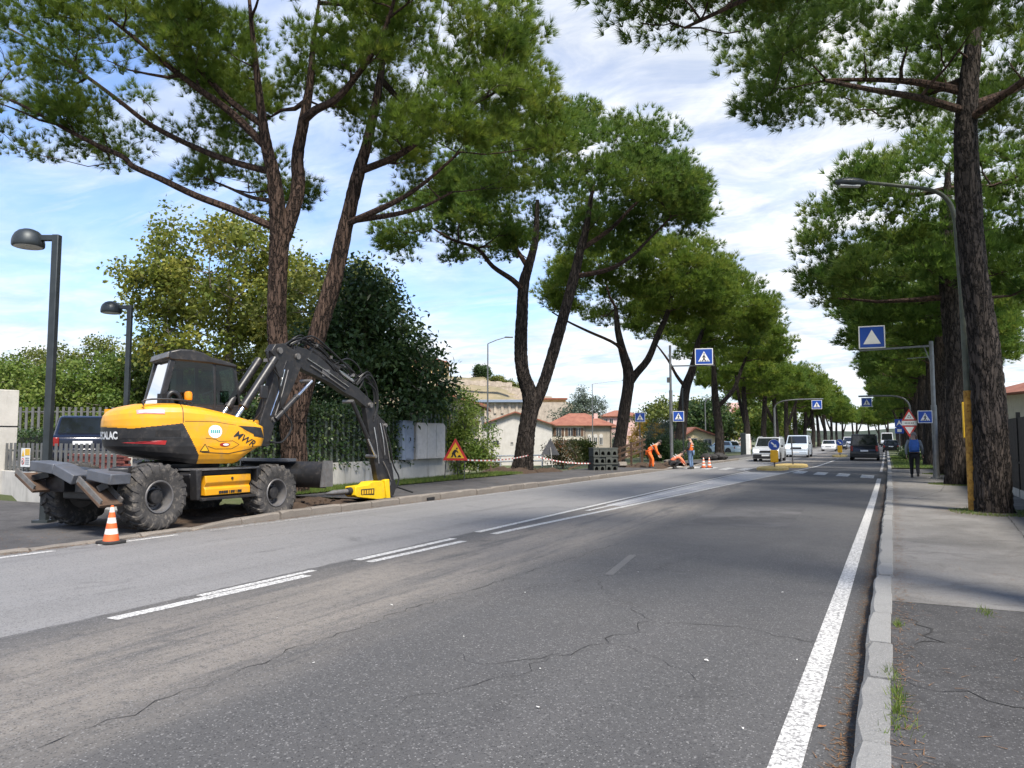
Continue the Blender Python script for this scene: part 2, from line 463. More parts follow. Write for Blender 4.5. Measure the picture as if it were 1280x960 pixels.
mat('white_paint', (0.72, 0.72, 0.70), 0.45, 0, 0.06, 3, dirt=(0.45, 0.43, 0.38), dirt_amt=0.25)
mat('red_paint', (0.48, 0.03, 0.025), 0.45, 0, 0.12, 4)
mat('orange_plastic', (0.75, 0.13, 0.03), 0.5, 0, 0.12, 6, dirt=(0.25, 0.12, 0.06), dirt_amt=0.45)
mat('white_band', (0.68, 0.66, 0.62), 0.5, 0, 0.1, 6, dirt=(0.35, 0.3, 0.25), dirt_amt=0.5)
mat('rubber_dark', (0.022, 0.021, 0.021), 0.8, 0, 0.3, 6, dirt=(0.10, 0.085, 0.07), dirt_amt=0.35)
mat('black_paint', (0.014, 0.014, 0.016), 0.4, 0, 0.2, 4)
mat('sign_back', (0.10, 0.10, 0.105), 0.5, 0.5, 0.15, 5)
mat('sign_blue', (0.010, 0.060, 0.33), 0.35, 0, 0.06, 5)
mat('sign_yellow', (0.72, 0.42, 0.02), 0.4, 0, 0.06, 5)
mat('wood_dark', (0.085, 0.048, 0.028), 0.75, 0, 0.3, 8, bs=0.4, bsc=30)

# ---------------------------------------------------------------- the lie of the land
KL = [(-40, -12.0), (0, -11.2), (6.4, -11.05), (15, -10.8), (21, -10.55), (38, -10.25), (70, -10.0), (300, -9.2)]
KR = [(-40, -0.62), (0, -0.24), (3.8, -0.19), (25, 0.02), (60, 0.22), (300, 0.6)]
def kl(y): return interp(y, KL)
def kr(y): return interp(y, KR)
def sstep(a, b, x):
    t = min(1, max(0, (x - a) / (b - a))); return t * t * (3 - 2 * t)
def land(x, y):
    z = -0.10
    if x < -13.5:
        z += 0.22 * sstep(-13.5, -15.0, x) if y > 12 else 0
        drop = sstep(-15.6, -34, x) * sstep(24.5, 32, y)
        z -= 2.6 * drop
    if x > 3.2: z += 0.15
    d = math.hypot(x, y)
    z += 3.0 * sstep(300, 900, d) * (0.6 + 0.4 * math.sin(x * 0.008))
    return z
def sheet(name, xs, ys, fz, mtl, kind='structure', parent=None):
    mb = MB(); nx, ny = len(xs), len(ys)
    vs = [(x, y, fz(x, y)) for y in ys for x in xs]
    fs = [(j * nx + i, j * nx + i + 1, (j + 1) * nx + i + 1, (j + 1) * nx + i) for j in range(ny - 1) for i in range(nx - 1)]
    mb.add(vs, fs)
    o = mb.build(name, mtl, parent, smooth=True)
    if kind and parent is None: o['kind'] = kind
    return o
xs = [-1500, -900, -600, -400, -300, -220, -160, -120, -95, -75, -60, -50, -42, -36, -32, -28, -25, -22, -20, -18, -17, -16, -15.5, -15, -14.5, -14, -13.5, -12, -10, 0, 3.2, 3.4, 6, 12, 25, 50, 100, 200, 400, 800, 1500]
ys = [-300, -120, -40, 0, 6, 10, 12, 12.1, 16, 20, 24, 25, 26, 27, 28, 29, 30, 31, 32, 34, 37, 41, 46, 52, 60, 70, 82, 96, 112, 130, 160, 200, 260, 340, 450, 600, 800, 1100, 1600]
sheet('ground', xs, ys, land, 'ground_grass')

def strip(name, ys, xa, xb, z, mtl, parent=None, kind='structure', nx=1):
    mb = MB()
    vs = []; fs = []
    for y in ys:
        a, b = xa(y), xb(y)
        for i in range(nx + 1): vs.append((a + (b - a) * i / nx, y, z(y) if callable(z) else z))
    k = nx + 1
    for j in range(len(ys) - 1):
        for i in range(nx): fs.append((j * k + i, j * k + i + 1, (j + 1) * k + i + 1, (j + 1) * k + i))
    mb.add(vs, fs)
    o = mb.build(name, mtl, parent)
    if parent is None and kind: o['kind'] = kind
    return o
ROADY = [-40, -20, -8, 0, 3, 6, 10, 15, 20, 25, 30, 38, 46, 56, 70, 90, 120, 160, 220, 300]
road = strip('road', ROADY, lambda y: kl(y) + 0.05, lambda y: kr(y) + 0.05, 0.0, 'road_asphalt')

# ---- paint on the road (sheets 4 mm above it)
PZ = 0.004
def painted(name, pts, mtl='road_paint', z=PZ):
    mb = MB(); mb.add([(x, y, z) for x, y in pts], [list(range(len(pts)))])
    return mb.build(name, mtl, road)
def line_strip(name, path, w, mtl='road_paint', z=PZ):
    mb = MB(); vs = []
    for i, (x, y) in enumerate(path):
        a = path[max(i - 1, 0)]; b = path[min(i + 1, len(path) - 1)]
        t = Vector((b[0] - a[0], b[1] - a[1])).normalized(); nn = Vector((-t.y, t.x)) * w / 2
        vs += [(x + nn.x, y + nn.y, z), (x - nn.x, y - nn.y, z)]
    mb.add(vs, [(2 * i, 2 * i + 1, 2 * i + 3, 2 * i + 2) for i in range(len(path) - 1)])
    return mb.build(name, mtl, road)
line_strip('edge_line', [(kr(y) - 0.30, y) for y in (-8, 0, 4, 8, 15, 22, 29.5, 34.2)], 0.15)
line_strip('edge_line', [(kr(y) - 0.30, y) for y in (41, 50, 70, 100, 160)], 0.13, 'road_paint_worn')
for a, b in ((3.4, 4.6), (5.9, 6.9), (7.55, 8.95)):
    line_strip('edge_dash', [(kl(a) + 0.30, a), (kl(b) + 0.30, b)], 0.12)
line_strip('edge_line', [(kl(y) + 0.30, y) for y in (9.6, 11, 13, 15, 19, 24, 30, 36)], 0.12, 'road_paint_worn')
line_strip('edge_line', [(kl(y) + 0.30, y) for y in (46, 60, 90, 150)], 0.12, 'road_paint_worn')
line_strip('lane_dash', [(-6.22, 4.55), (-6.14, 7.0)], 0.15)
line_strip('lane_dash', [(-6.33, 5.6), (-6.30, 7.3)], 0.10)
line_strip('lane_dash', [(-6.32, 8.15), (-6.28, 10.6)], 0.13)
line_strip('lane_dash', [(-6.08, 8.10), (-5.98, 10.4)], 0.13)
line_strip('island_line', [(-6.34, 11.5), (-6.32, 20), (-6.25, 30), (-6.15, 39.4)], 0.13)
line_strip('island_line', [(-5.98, 11.4), (-5.55, 18), (-4.95, 28), (-4.15, 39.5), (-3.6, 48), (-3.4, 62)], 0.14)
line_strip('island_line', [(-6.02, 16.0), (-5.86, 22), (-5.70, 28)], 0.11)
painted('island_hatching', [(-6.12, 17.5), (-5.72, 17.5), (-5.06, 28), (-4.35, 38.2), (-6.02, 38.2), (-6.14, 28)], 'hatch_paint', 0.0025)
# zebra bars, lying askew to the road
for i in range(11):
    x0 = -0.95 - i * 1.0
    if -6.3 < x0 < -4.5: continue
    y0 = 34.3 - (x0 + 0.5) * 1.05 if x0 > -4.5 else 40.2 - (x0 + 6.5) * 0.35
    painted('zebra_bar', [(x0, y0), (x0 + 0.52, y0 - 0.5), (x0 + 0.52, y0 + 2.4), (x0, y0 + 2.9)], 'road_paint')
for y in range(66, 150, 9):
    line_strip('lane_dash', [(-3.5, y), (-3.5, y + 4)], 0.13, 'road_paint_worn')
painted('faded_lane_mark', [(-3.02, 8.6), (-2.92, 8.6), (-3.12, 10.2), (-3.22, 10.2)], 'faded_paint', 0.003)
# repaired strip across the near lane
paving_material('asphalt_patch', (0.075, 0.074, 0.075), (0.115, 0.112, 0.112), (0.05, 0.05, 0.05), 0.4)
painted('repair_patch', [(-3.4, 14.2), (-1.6, 14.6), (-1.7, 19.0), (-3.6, 18.5)], 'asphalt_patch', 0.0022)

# ---- cracks
def crack(pts, w, seed, name='crack', parent=road, z=0.0045, jag=0.07):
    r = random.Random(seed); path = []
    for (a, b) in zip(pts, pts[1:]):
        a, b = Vector((a[0], a[1])), Vector((b[0], b[1])); n = max(3, int((b - a).length / 0.11))
        pr = Vector((-(b - a).y, (b - a).x)).normalized()
        for i in range(n):
            path.append(a + (b - a) * (i / n) + pr * r.uniform(-jag, jag))
    path.append(Vector(pts[-1])); vs = []
    for i, p in enumerate(path):
        t = (path[min(i + 1, len(path) - 1)] - path[max(i - 1, 0)]).normalized(); nn = Vector((-t.y, t.x))
        ww = w * 0.62 * r.uniform(0.15, 1.25) * (0.25 if i in (0, len(path) - 1) else 1)
        vs += [(p.x + nn.x * ww, p.y + nn.y * ww, z), (p.x - nn.x * ww, p.y - nn.y * ww, z)]
    mb = MB(); mb.add(vs, [(2 * i, 2 * i + 1, 2 * i + 3, 2 * i + 2) for i in range(len(path) - 1)])
    return mb.build(name, 'crack_dark', parent)
crack([(-2.72, 3.9), (-2.35, 4.6), (-2.2, 5.35), (-2.02, 5.75), (-1.9, 6.6)], 0.007, 1)
crack([(-2.02, 5.75), (-1.55, 5.6), (-1.15, 5.1)], 0.004, 12)
crack([(-3.0, 4.95), (-2.5, 4.85), (-2.2, 5.35)], 0.005, 2)
crack([(-1.9, 6.6), (-2.4, 7.3), (-3.0, 8.2)], 0.004, 3)
crack([(-1.9, 6.6), (-1.4, 6.75), (-0.5, 6.5)], 0.006, 4)
crack([(-3.95, 2.4), (-4.1, 4.6), (-4.05, 6.4), (-3.9, 8.6), (-3.7, 11.4)], 0.006, 5, jag=0.05)
crack([(-4.05, 6.4), (-3.5, 7.4), (-2.6, 9.2), (-2.2, 11.4)], 0.004, 6)
crack([(-2.6, 9.2), (-1.5, 9.3), (-0.5, 9.1)], 0.005, 7)
crack([(-3.8, 13.6), (-2.2, 13.9), (-0.4, 13.7)], 0.008, 8)
crack([(-3.9, 19.2), (-2.0, 19.6), (-0.3, 19.3)], 0.008, 9)
crack([(-9.6, 8.5), (-8.6, 11.6), (-8.2, 15.2), (-7.6, 21)], 0.006, 10)
crack([(-10.2, 13.1), (-9.0, 12.9), (-7.7, 13.4)], 0.006, 11)
crack([(-6.42, 1.5), (-6.43, 8), (-6.44, 14), (-6.45, 24)], 0.007, 13, jag=0.012)

# ---- kerbs: each stone is a piece of its own as far as it can be told apart
def kerb(name, side, y0, y1, step, hz, mtl, seed):
    root = empty(name, (0, 0, 0)); root['kind'] = 'structure'
    r = random.Random(seed); y = y0; k = 0
    while y < y1:
        ln = step * r.uniform(0.85, 1.12) if y < 34 else step * 2.2
        a, b = y, min(y + ln, y1); f = kl if side < 0 else kr
        h0, h1 = hz(a), hz(b)
        w = 0.17 if side > 0 else 0.18
        g = 0.007 if side > 0 else r.uniform(.008, .016)
        j = r.uniform(-0.008, 0.008) * (1 if side > 0 else 2.2); jz = r.uniform(-0.006, 0.006) * (1 if side > 0 else 2.5)
        mb = MB(); n = 4; rows = []
        for i in range(n + 1):
            t = i / n; yy = a + g + (b - a - 2 * g) * t; xo = f(yy) + j; h = h0 + (h1 - h0) * t + jz + r.uniform(-0.004, 0.004)
            s = 1 if side > 0 else -1; cham = 0.018 + r.uniform(-0.008, 0.01) + (.02 if i in (0, n) else 0)
            ps = [(xo, -0.12), (xo + s * r.uniform(-0.004, 0.006), h - cham), (xo + s * cham, h), (xo + s * (w - 0.008), h + r.uniform(-0.003, 0.003)), (xo + s * w, h - 0.01), (xo + s * w, -0.12)]
            rows.append([(p[0], yy, p[1]) for p in ps])
        vs = [p for q in rows for p in q]; m = 6
        fs = [(i * m + c, i * m + (c + 1) % m, (i + 1) * m + (c + 1) % m, (i + 1) * m + c) for i in range(n) for c in range(m)]
        fs += [tuple(range(m)), tuple(range(n * m, n * m + m))]
        mb.add(vs, fs); mb.build('kerb_stone', mtl, root)
        y = b; k += 1
    return root
kerb('kerb_right', 1, 1.2, 46, 1.05, lambda y: 0.12, 'kerb_granite', 3)
kerb('kerb_left', -1, 3.0, 60, 1.0, lambda y: interp(y, [(10.0, 0.035), (10.9, 0.155), (36, 0.15), (39, 0.05), (46, 0.05), (47, 0.13)]), 'kerb_tan', 4)
for side, y0, nm in ((1, 46, 'kerb_right_far'), (-1, 60, 'kerb_left_far')):
    mb = MB(); f = kr if side > 0 else kl
    for a, b in ((y0, 100), (100, 180), (180, 300)):
        for q in (0,):
            mb.bar((f(a) + side * 0.08, a, 0.0), (f(b) + side * 0.08, b, 0.0), 0.17, 0.25)
    tag(mb.build(nm, 'kerb_granite'), kind='structure')
# drain mouth in the left kerb
mb = MB(); mb.box((kl(16.9) + 0.008, 16.9, 0.045), (0.03, 0.34, 0.075))
tag(mb.build('kerb_drain', 'black_paint'), 'dark storm drain mouth cut into the left kerb', 'drain')

# ---- pavements
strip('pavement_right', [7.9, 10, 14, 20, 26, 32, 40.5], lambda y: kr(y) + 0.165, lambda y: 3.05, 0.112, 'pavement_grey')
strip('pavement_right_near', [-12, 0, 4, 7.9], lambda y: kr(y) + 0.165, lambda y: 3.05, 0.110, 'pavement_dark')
strip('pavement_right_far', [44, 60, 90, 140, 200, 300], lambda y: kr(y) + 2.2, lambda y: 3.6, 0.112, 'pavement_grey')
strip('crossing_ramp', [40.5, 42, 44], lambda y: kr(y) + 0.1, lambda y: 3.6, lambda y: 0.06, 'pavement_grey')
strip('verge_right', [44, 60, 90, 140, 200, 300], lambda y: kr(y) + 0.16, lambda y: kr(y) + 2.2, 0.115, 'ground_grass')
strip('driveway_left', [-20, 0, 6, 10.3, 11.7], lambda y: -60, lambda y: kl(y) - 0.17, 0.030, 'pavement_left')
strip('pavement_left', [15.2, 18, 22, 26, 30, 34, 38], lambda y: -13.9 if y < 29 else -13.6, lambda y: kl(y) - 0.175, 0.132, 'pavement_left')
strip('pavement_left_far', [47, 60, 80, 120, 200, 300], lambda y: kl(y) - 2.2, lambda y: kl(y) - 0.175, 0.125, 'pavement_left')
pr_par = bpy.data.objects['pavement_right']
crack([(1.1, 7.93), (1.75, 12), (2.1, 17.5)], 0.014, 21, 'pavement_joint', pr_par, 0.1155, 0.012)
crack([(0.25, 11.4), (1.4, 11.5), (2.9, 11.35)], 0.009, 23, 'pavement_joint', pr_par, 0.1155, 0.012)
crack([(0.6, 21.4), (1.4, 24.8), (1.7, 28)], 0.016, 24, 'pavement_joint', pr_par, 0.1155, 0.012)
pn = bpy.data.objects['pavement_right_near']
crack([(0.02, 5.35), (0.5, 5.2), (1.2, 4.9), (2.2, 4.8)], 0.009, 22, 'crack', pn, 0.1135)
crack([(0.05, 7.2), (0.22, 7.0), (0.3, 6.5), (0.15, 6.3)], 0.016, 25, 'crack', pn, 0.1135)
crack([(0.6, 6.4), (1.3, 6.1), (2.4, 6.3)], 0.009, 26, 'crack', pn, 0.1135)

# ---- dug-up soil beside the machine and round the second pine
def soil_patch(name, cx, cy, rx, ry, h, seed, label, base=0.05, noisez=0.07, n=46):
    r = random.Random(seed); mb = MB(); ph = [r.uniform(0, 6.28) for _ in range(8)]
    vs = []; m = n
    for j in range(m + 1):
        for i in range(m + 1):
            u, v = i / m * 2 - 1, j / m * 2 - 1
            ed = max(0, 1 - (abs(u) ** 2.6 + abs(v) ** 2.6) ** (1 / 2.6))
            f = min(1, ed * 3.0)
            z = base - 0.25 * (1 - min(1, ed * 9)) + f * h * (0.55 + 0.45 * math.sin(u * 3 + ph[0]) * math.cos(v * 2.5 + ph[1]))
            z += f * (noisez * math.sin(u * 9 + ph[2]) * math.sin(v * 11 + ph[3]) + r.uniform(-1, 1) * noisez * 0.55)
            vs.append((cx + u * rx + 0.05 * math.sin(v * 9 + ph[4]), cy + v * ry + 0.05 * math.sin(u * 8 + ph[5]), z))
    fs = [(j * (m + 1) + i, j * (m + 1) + i + 1, (j + 1) * (m + 1) + i + 1, (j + 1) * (m + 1) + i) for j in range(m) for i in range(m)]
    mb.add(vs, fs)
    # loose clods
    for k in range(90):
        a, d = r.uniform(0, 6.28), r.uniform(0, 0.9)
        s = r.uniform(0.025, 0.09); x, y = cx + math.cos(a) * d * rx * 0.9, cy + math.sin(a) * d * ry * 0.9
        M = Matrix.Rotation(r.uniform(0, 3), 3, 'Z') @ Matrix.Rotation(r.uniform(0, 3), 3, 'X')
        mb.box((x, y, base + h * 0.75 * (1 - d * d) + s * 0.3), (s, s * r.uniform(0.6, 1.2), s * r.uniform(0.5, 0.9)), M=M)
    o = mb.build(name, 'dug_soil', smooth=True)
    return tag(o, label, 'soil', kind='stuff')
soil_patch('excavated_soil', -12.28, 12.6, 1.22, 3.1, 0.10, 5, 'dark brown dug-up soil strip under and ahead of the excavator', 0.06)
soil_patch('soil_mound', -15.0, 31.3, 2.1, 2.2, 0.30, 6, 'reddish soil heaped round the foot of the forked pine', 0.02, 0.08)
soil_patch('soil_spoil', -12.3, 42.3, 1.3, 5.2, 0.16, 8, 'pale rubble and spoil along the pavement where the workers dig', 0.05, 0.08)
mb = MB(); mb.prism([(-13.7, 9.0), (-10.95 - 0.2, 9.0), (-11.05, 15.2), (-13.7, 15.2)], 'z', -0.05, 0.045)
tag(mb.build('dug_ground', 'dug_soil'), kind='structure')
# grass verge in front of the garden wall
strip('grass_verge', [15.0, 18, 22, 26, 29], lambda y: -15.15, lambda y: -13.9, lambda y: 0.17, 'ground_grass')
strip('verge_left_far', [29, 34, 40, 47], lambda y: -17.5, lambda y: -13.6, lambda y: 0.10, 'ground_grass')
strip('verge_left_distant', [47, 60, 80, 120, 200, 300], lambda y: kl(y) - 8, lambda y: kl(y) - 2.2, lambda y: 0.09, 'ground_grass')
# ---------------------------------------------------------------- vegetation
def bark_material(name, ca, cb, crack_c, sc=7.0, zs=0.22, strength=1.0):
    m, n, l, b = nt(name)
    v = coords(n, l, 'Object', (1, 1, zs))
    d = n.new('ShaderNodeTexNoise'); d.inputs['Scale'].default_value = 4; l.new(v, d.inputs['Vector'])
    mx = n.new('ShaderNodeMix'); mx.data_type = 'VECTOR'; mx.inputs[0].default_value = 0.30
    l.new(v, mx.inputs[4]); l.new(d.outputs['Color'], mx.inputs[5])
    d.inputs['Detail'].default_value = 5; d.inputs['Roughness'].default_value = 0.65
    vo = n.new('ShaderNodeTexVoronoi'); vo.feature = 'DISTANCE_TO_EDGE'; vo.inputs['Scale'].default_value = sc
    l.new(mx.outputs[1], vo.inputs['Vector'])
    vc = n.new('ShaderNodeTexVoronoi'); vc.inputs['Scale'].default_value = sc; l.new(mx.outputs[1], vc.inputs['Vector'])
    sp = n.new('ShaderNodeSeparateColor'); l.new(vc.outputs['Color'], sp.inputs[0])
    plate = mixc(n, l, sp.outputs[0], ca, cb)
    plate = mixc(n, l, ramp(n, l, noise(n, l, v, 26, 6, 0.7), 0.4, 0.75, 0, 0.5), plate, tuple(x * 0.45 for x in ca))
    fl = ramp(n, l, noise(n, l, coords(n, l, 'Object', (1, 1, .5)), 45, 6, .75), .3, .7)
    plate = mixc(n, l, mth(n, l, 'MULTIPLY', fl, .4), plate, tuple(min(1, x * 1.45) for x in cb))
    wid = mth(n, l, 'MULTIPLY', noise(n, l, v, 6, 4, .6), 0.20)
    e_ = mth(n, l, 'DIVIDE', vo.outputs['Distance'], mth(n, l, 'MAXIMUM', wid, 0.02), True)
    c = mixc(n, l, ramp(n, l, e_, 0.0, 1.0), crack_c, plate)
    l.new(c, b.inputs['Base Color']); b.inputs['Roughness'].default_value = 0.92
    b.inputs['Specular IOR Level'].default_value = 0.2
    hgt = mth(n, l, 'ADD', ramp(n, l, vo.outputs['Distance'], 0.0, 0.16), mth(n, l, 'MULTIPLY', noise(n, l, v, 30, 6, 0.7), 0.35))
    bump(n, l, b, hgt, strength, 0.07)
bark_material('pine_bark', (0.046, 0.030, 0.023), (0.098, 0.064, 0.047), (0.011, 0.008, 0.006), 14, 0.18)
bark_material('pine_bark_dark', (0.030, 0.025, 0.022), (0.066, 0.053, 0.045), (0.009, 0.0075, 0.0065), 15, 0.18)
bark_material('limb_bark', (0.050, 0.032, 0.025), (0.085, 0.054, 0.040), (0.012, 0.009, 0.007), 12, 0.5, 0.6)
bark_material('grey_bark', (0.14, 0.125, 0.10), (0.22, 0.195, 0.16), (0.05, 0.042, 0.035), 9, 0.4, 0.6)
leaf_mat('needles', (0.092, 0.158, 0.022), (0.155, 0.225, 0.030), (0.260, 0.295, 0.044), 0.60)
leaf_mat('needles_deep', (0.076, 0.146, 0.026), (0.130, 0.205, 0.034), (0.220, 0.268, 0.046), 0.60)
leaf_mat('leaves_yellow', (0.110, 0.155, 0.026), (0.195, 0.220, 0.036), (0.300, 0.280, 0.052), 0.45)
leaf_mat('leaves_olive', (0.070, 0.105, 0.020), (0.135, 0.160, 0.030), (0.225, 0.230, 0.050), 0.42)
leaf_mat('leaves_dark', (0.024, 0.052, 0.016), (0.046, 0.084, 0.025), (0.095, 0.135, 0.040), 0.28, 0.38)
leaf_mat('leaves_fresh', (0.075, 0.135, 0.022), (0.140, 0.205, 0.034), (0.225, 0.265, 0.060), 0.42)
leaf_mat('leaves_hedge', (0.022, 0.050, 0.016), (0.045, 0.085, 0.024), (0.085, 0.120, 0.035), 0.25, 0.4)
leaf_mat('leaves_red', (0.045, 0.055, 0.022), (0.070, 0.075, 0.028), (0.20, 0.070, 0.030), 0.3, 0.4)
leaf_mat('leaves_grey', (0.060, 0.085, 0.060), (0.095, 0.125, 0.085), (0.155, 0.18, 0.13), 0.25)
leaf_mat('leaves_orange', (0.24, 0.16, 0.02), (0.42, 0.25, 0.03), (0.52, 0.32, 0.05), 0.4)
leaf_mat('grass_blades', (0.055, 0.105, 0.018), (0.100, 0.165, 0.026), (0.185, 0.195, 0.055), 0.35)

def np_mesh(name, V, F, mtl, tint=None, smooth=False):
    """V (n,3), F (m,k) constant k"""
    me = bpy.data.meshes.new(name)
    n, m, k = len(V), len(F), F.shape[1]
    me.vertices.add(n); me.vertices.foreach_set('co', np.ascontiguousarray(V, dtype=np.float32).ravel())
    me.loops.add(m * k); me.loops.foreach_set('vertex_index', np.ascontiguousarray(F, dtype=np.int32).ravel())
    me.polygons.add(m); me.polygons.foreach_set('loop_start', np.arange(0, m * k, k, dtype=np.int32))
    me.polygons.foreach_set('loop_total', np.full(m, k, dtype=np.int32))
    if smooth: me.polygons.foreach_set('use_smooth', np.ones(m, dtype=bool))
    me.update(calc_edges=True)
    if tint is not None:
        a = me.attributes.new('tint', 'FLOAT', 'POINT'); a.data.foreach_set('value', np.ascontiguousarray(tint, dtype=np.float32))
    me.materials.append(MATS[mtl])
    return me
def unit(a): return a / np.maximum(np.linalg.norm(a, axis=-1, keepdims=True), 1e-9)
def needle_arrays(rng, P, D, T, nn, L, w, spread=(4, 56)):
    """tufts at P facing D with tint T: nn thin needles each"""
    N = len(P)
    th = np.radians(rng.uniform(spread[0], spread[1], (N, nn))); ph = rng.uniform(0, 2 * np.pi, (N, nn))
    a = unit(np.cross(D, rng.normal(size=(N, 3)))); b = np.cross(D, a)
    nd = D[:, None, :] * np.cos(th)[..., None] + (a[:, None, :] * np.cos(ph)[..., None] + b[:, None, :] * np.sin(ph)[..., None]) * np.sin(th)[..., None]
    ln = L * rng.uniform(0.7, 1.15, (N, nn, 1))
    side = unit(np.cross(nd, rng.normal(size=(N, nn, 3)))) * (w / 2)
    p0 = P[:, None, :] + nd * (ln * 0.03)
    V = np.stack([p0 - side, p0 + side, p0 + nd * ln], axis=2).reshape(-1, 3)
    tint = np.repeat(np.clip(T[:, None] + rng.uniform(-0.12, 0.12, (N, nn)), 0, 1).ravel(), 3)
    return V, tint
def leaf_arrays(rng, P, D, T, nn, L, w):
    N = len(P)
    P = np.repeat(P, nn, 0) + rng.normal(scale=L * 0.9, size=(N * nn, 3)); D = unit(np.repeat(D, nn, 0) + rng.normal(scale=0.7, size=(N * nn, 3)))
    M = len(P); s = unit(np.cross(D, rng.normal(size=(M, 3)))) * (w / 2) * rng.uniform(0.6, 1.2, (M, 1)); ln = L * rng.uniform(0.6, 1.2, (M, 1))
    dr = np.array([0, 0, -0.25])
    V = np.stack([P, P + D * ln * 0.5 + s, P + D * ln + dr * ln, P + D * ln * 0.5 - s], axis=1).reshape(-1, 3)
    t = np.repeat(np.clip(np.repeat(T, nn) + rng.uniform(-0.15, 0.15, M), 0, 1), 4)
    return V, t
def tubes_np(segs, n=6):
    """segs: list of (pts list, r0, r1)"""
    mb = MB()
    for pts, r0, r1 in segs:
        m = len(pts); mb.tube(pts, [r0 + (r1 - r0) * i / (m - 1) for i in range(m)], n, 1, False)
    return mb
from mathutils import noise as mnoise
def relief(p, nv, b, an, rad):
    if not RELIEF: return 0.0
    q = p + (nv * math.cos(an) + b * math.sin(an)) * rad
    w = mnoise.noise_vector(q * 1.7) * 0.25
    d = mnoise.voronoi(Vector(((q.x + w.x) * 8.5, (q.y + w.y) * 8.5, (q.z + w.z) * 2.0)))[0]
    return (min(0.34, d[1] - d[0]) - 0.2) * 0.26 * min(1.0, rad / 0.2)
RELIEF = False
def trunk_tube(mb, pts, radii, n, seed, rough=0.06, k=5):
    """tapered stem with an uneven, fluted surface and a flared foot"""
    P = smooth_path(pts, k); m = len(P); r = random.Random(seed); q = len(radii) - 1
    ph = [r.uniform(0, 6.28) for _ in range(6)]; vs = []; nv = None
    for i, p in enumerate(P):
        t = (P[min(i + 1, m - 1)] - P[max(i - 1, 0)]).normalized()
        if nv is None: nv = t.cross(Vector((1, 0, 0))).normalized()
        nv = (nv - t * nv.dot(t)).normalized(); b = t.cross(nv)
        s = i / (m - 1) * q; j = min(int(s), q - 1); rad = radii[j] + (radii[j + 1] - radii[j]) * (s - j)
        for c in range(n):
            an = 2 * PI * c / n
            f = relief(p, nv, b, an, rad) + 1 + rough * (math.sin(3 * an + ph[0] + p.z * 0.6) * 0.5 + math.sin(7 * an + ph[1] - p.z * 0.9) * 0.4 + math.sin(2 * an + ph[2] + p.z * 2.0) * 0.4) + r.uniform(-1, 1) * rough * (0.12 if RELIEF else 0.45)
            vs.append(p + (nv * math.cos(an) + b * math.sin(an)) * rad * f)
    fs = [(i * n + j, i * n + (j + 1) % n, (i + 1) * n + (j + 1) % n, (i + 1) * n + j) for i in range(m - 1) for j in range(n)]
    fs += [list(range(n))[::-1], list(range((m - 1) * n, m * n))]
    mb.add(vs, fs)
RH = np.array([0.897, 0.442, 0.0]); FH = np.array([-0.442, 0.897, 0.0])
def crown_pads(rng, lobes, n, shell=0.55, zlo=-0.6):
    """pad centres in the union of squashed domes; lobe = centre (r, d, z) in the frame across / along the view, radii"""
    vol = np.array([l[3] * l[4] * l[5] for l in lobes]) ** 0.75; vol = vol / vol.sum(); out = []
    for l, f in zip(lobes, vol):
        k = max(3, int(round(n * f)))
        a = unit(rng.normal(size=(k * 3, 3))); a = a[a[:, 2] > zlo][:k]; rr = rng.uniform(shell, 1.0, (len(a), 1)) ** 0.5
        q = a * rr
        q[:, 2] = np.where(q[:, 2] < 0, q[:, 2] * 0.75, q[:, 2])
        out.append(np.array([l[0], l[1], l[2]]) + q * np.array([l[3], l[4], l[5]]))
    return np.concatenate(out)
def branch_path(a, b, rng, sag=0.12, rise=0.0, n=5):
    a, b = np.array(a, float), np.array(b, float); d = b - a; L = np.linalg.norm(d)
    mid = a + d * 0.5 + np.array([0, 0, -sag * L + rise]) + rng.normal(scale=0.05 * L, size=3)
    return [Vector(tuple((1 - t) ** 2 * a + 2 * t * (1 - t) * mid + t * t * b + (rng.normal(scale=0.018 * L, size=3) if 0 < t < 1 else 0))) for t in np.linspace(0, 1, n)]
LOD = {'near': dict(pads=190, tufts=46, nn=36, L=0.26, w=0.0125, pr=(0.5, 0.9)),
       'over': dict(pads=150, tufts=64, nn=34, L=0.17, w=0.010, pr=(0.4, 0.7)),
       'near2': dict(pads=190, tufts=46, nn=18, L=0.30, w=0.027, pr=(0.55, 0.95)),
       'mid': dict(pads=215, tufts=36, nn=14, L=0.33, w=0.036, pr=(0.55, 0.95)),
       'far': dict(pads=125, tufts=28, nn=9, L=0.46, w=0.080, pr=(0.65, 1.05))}
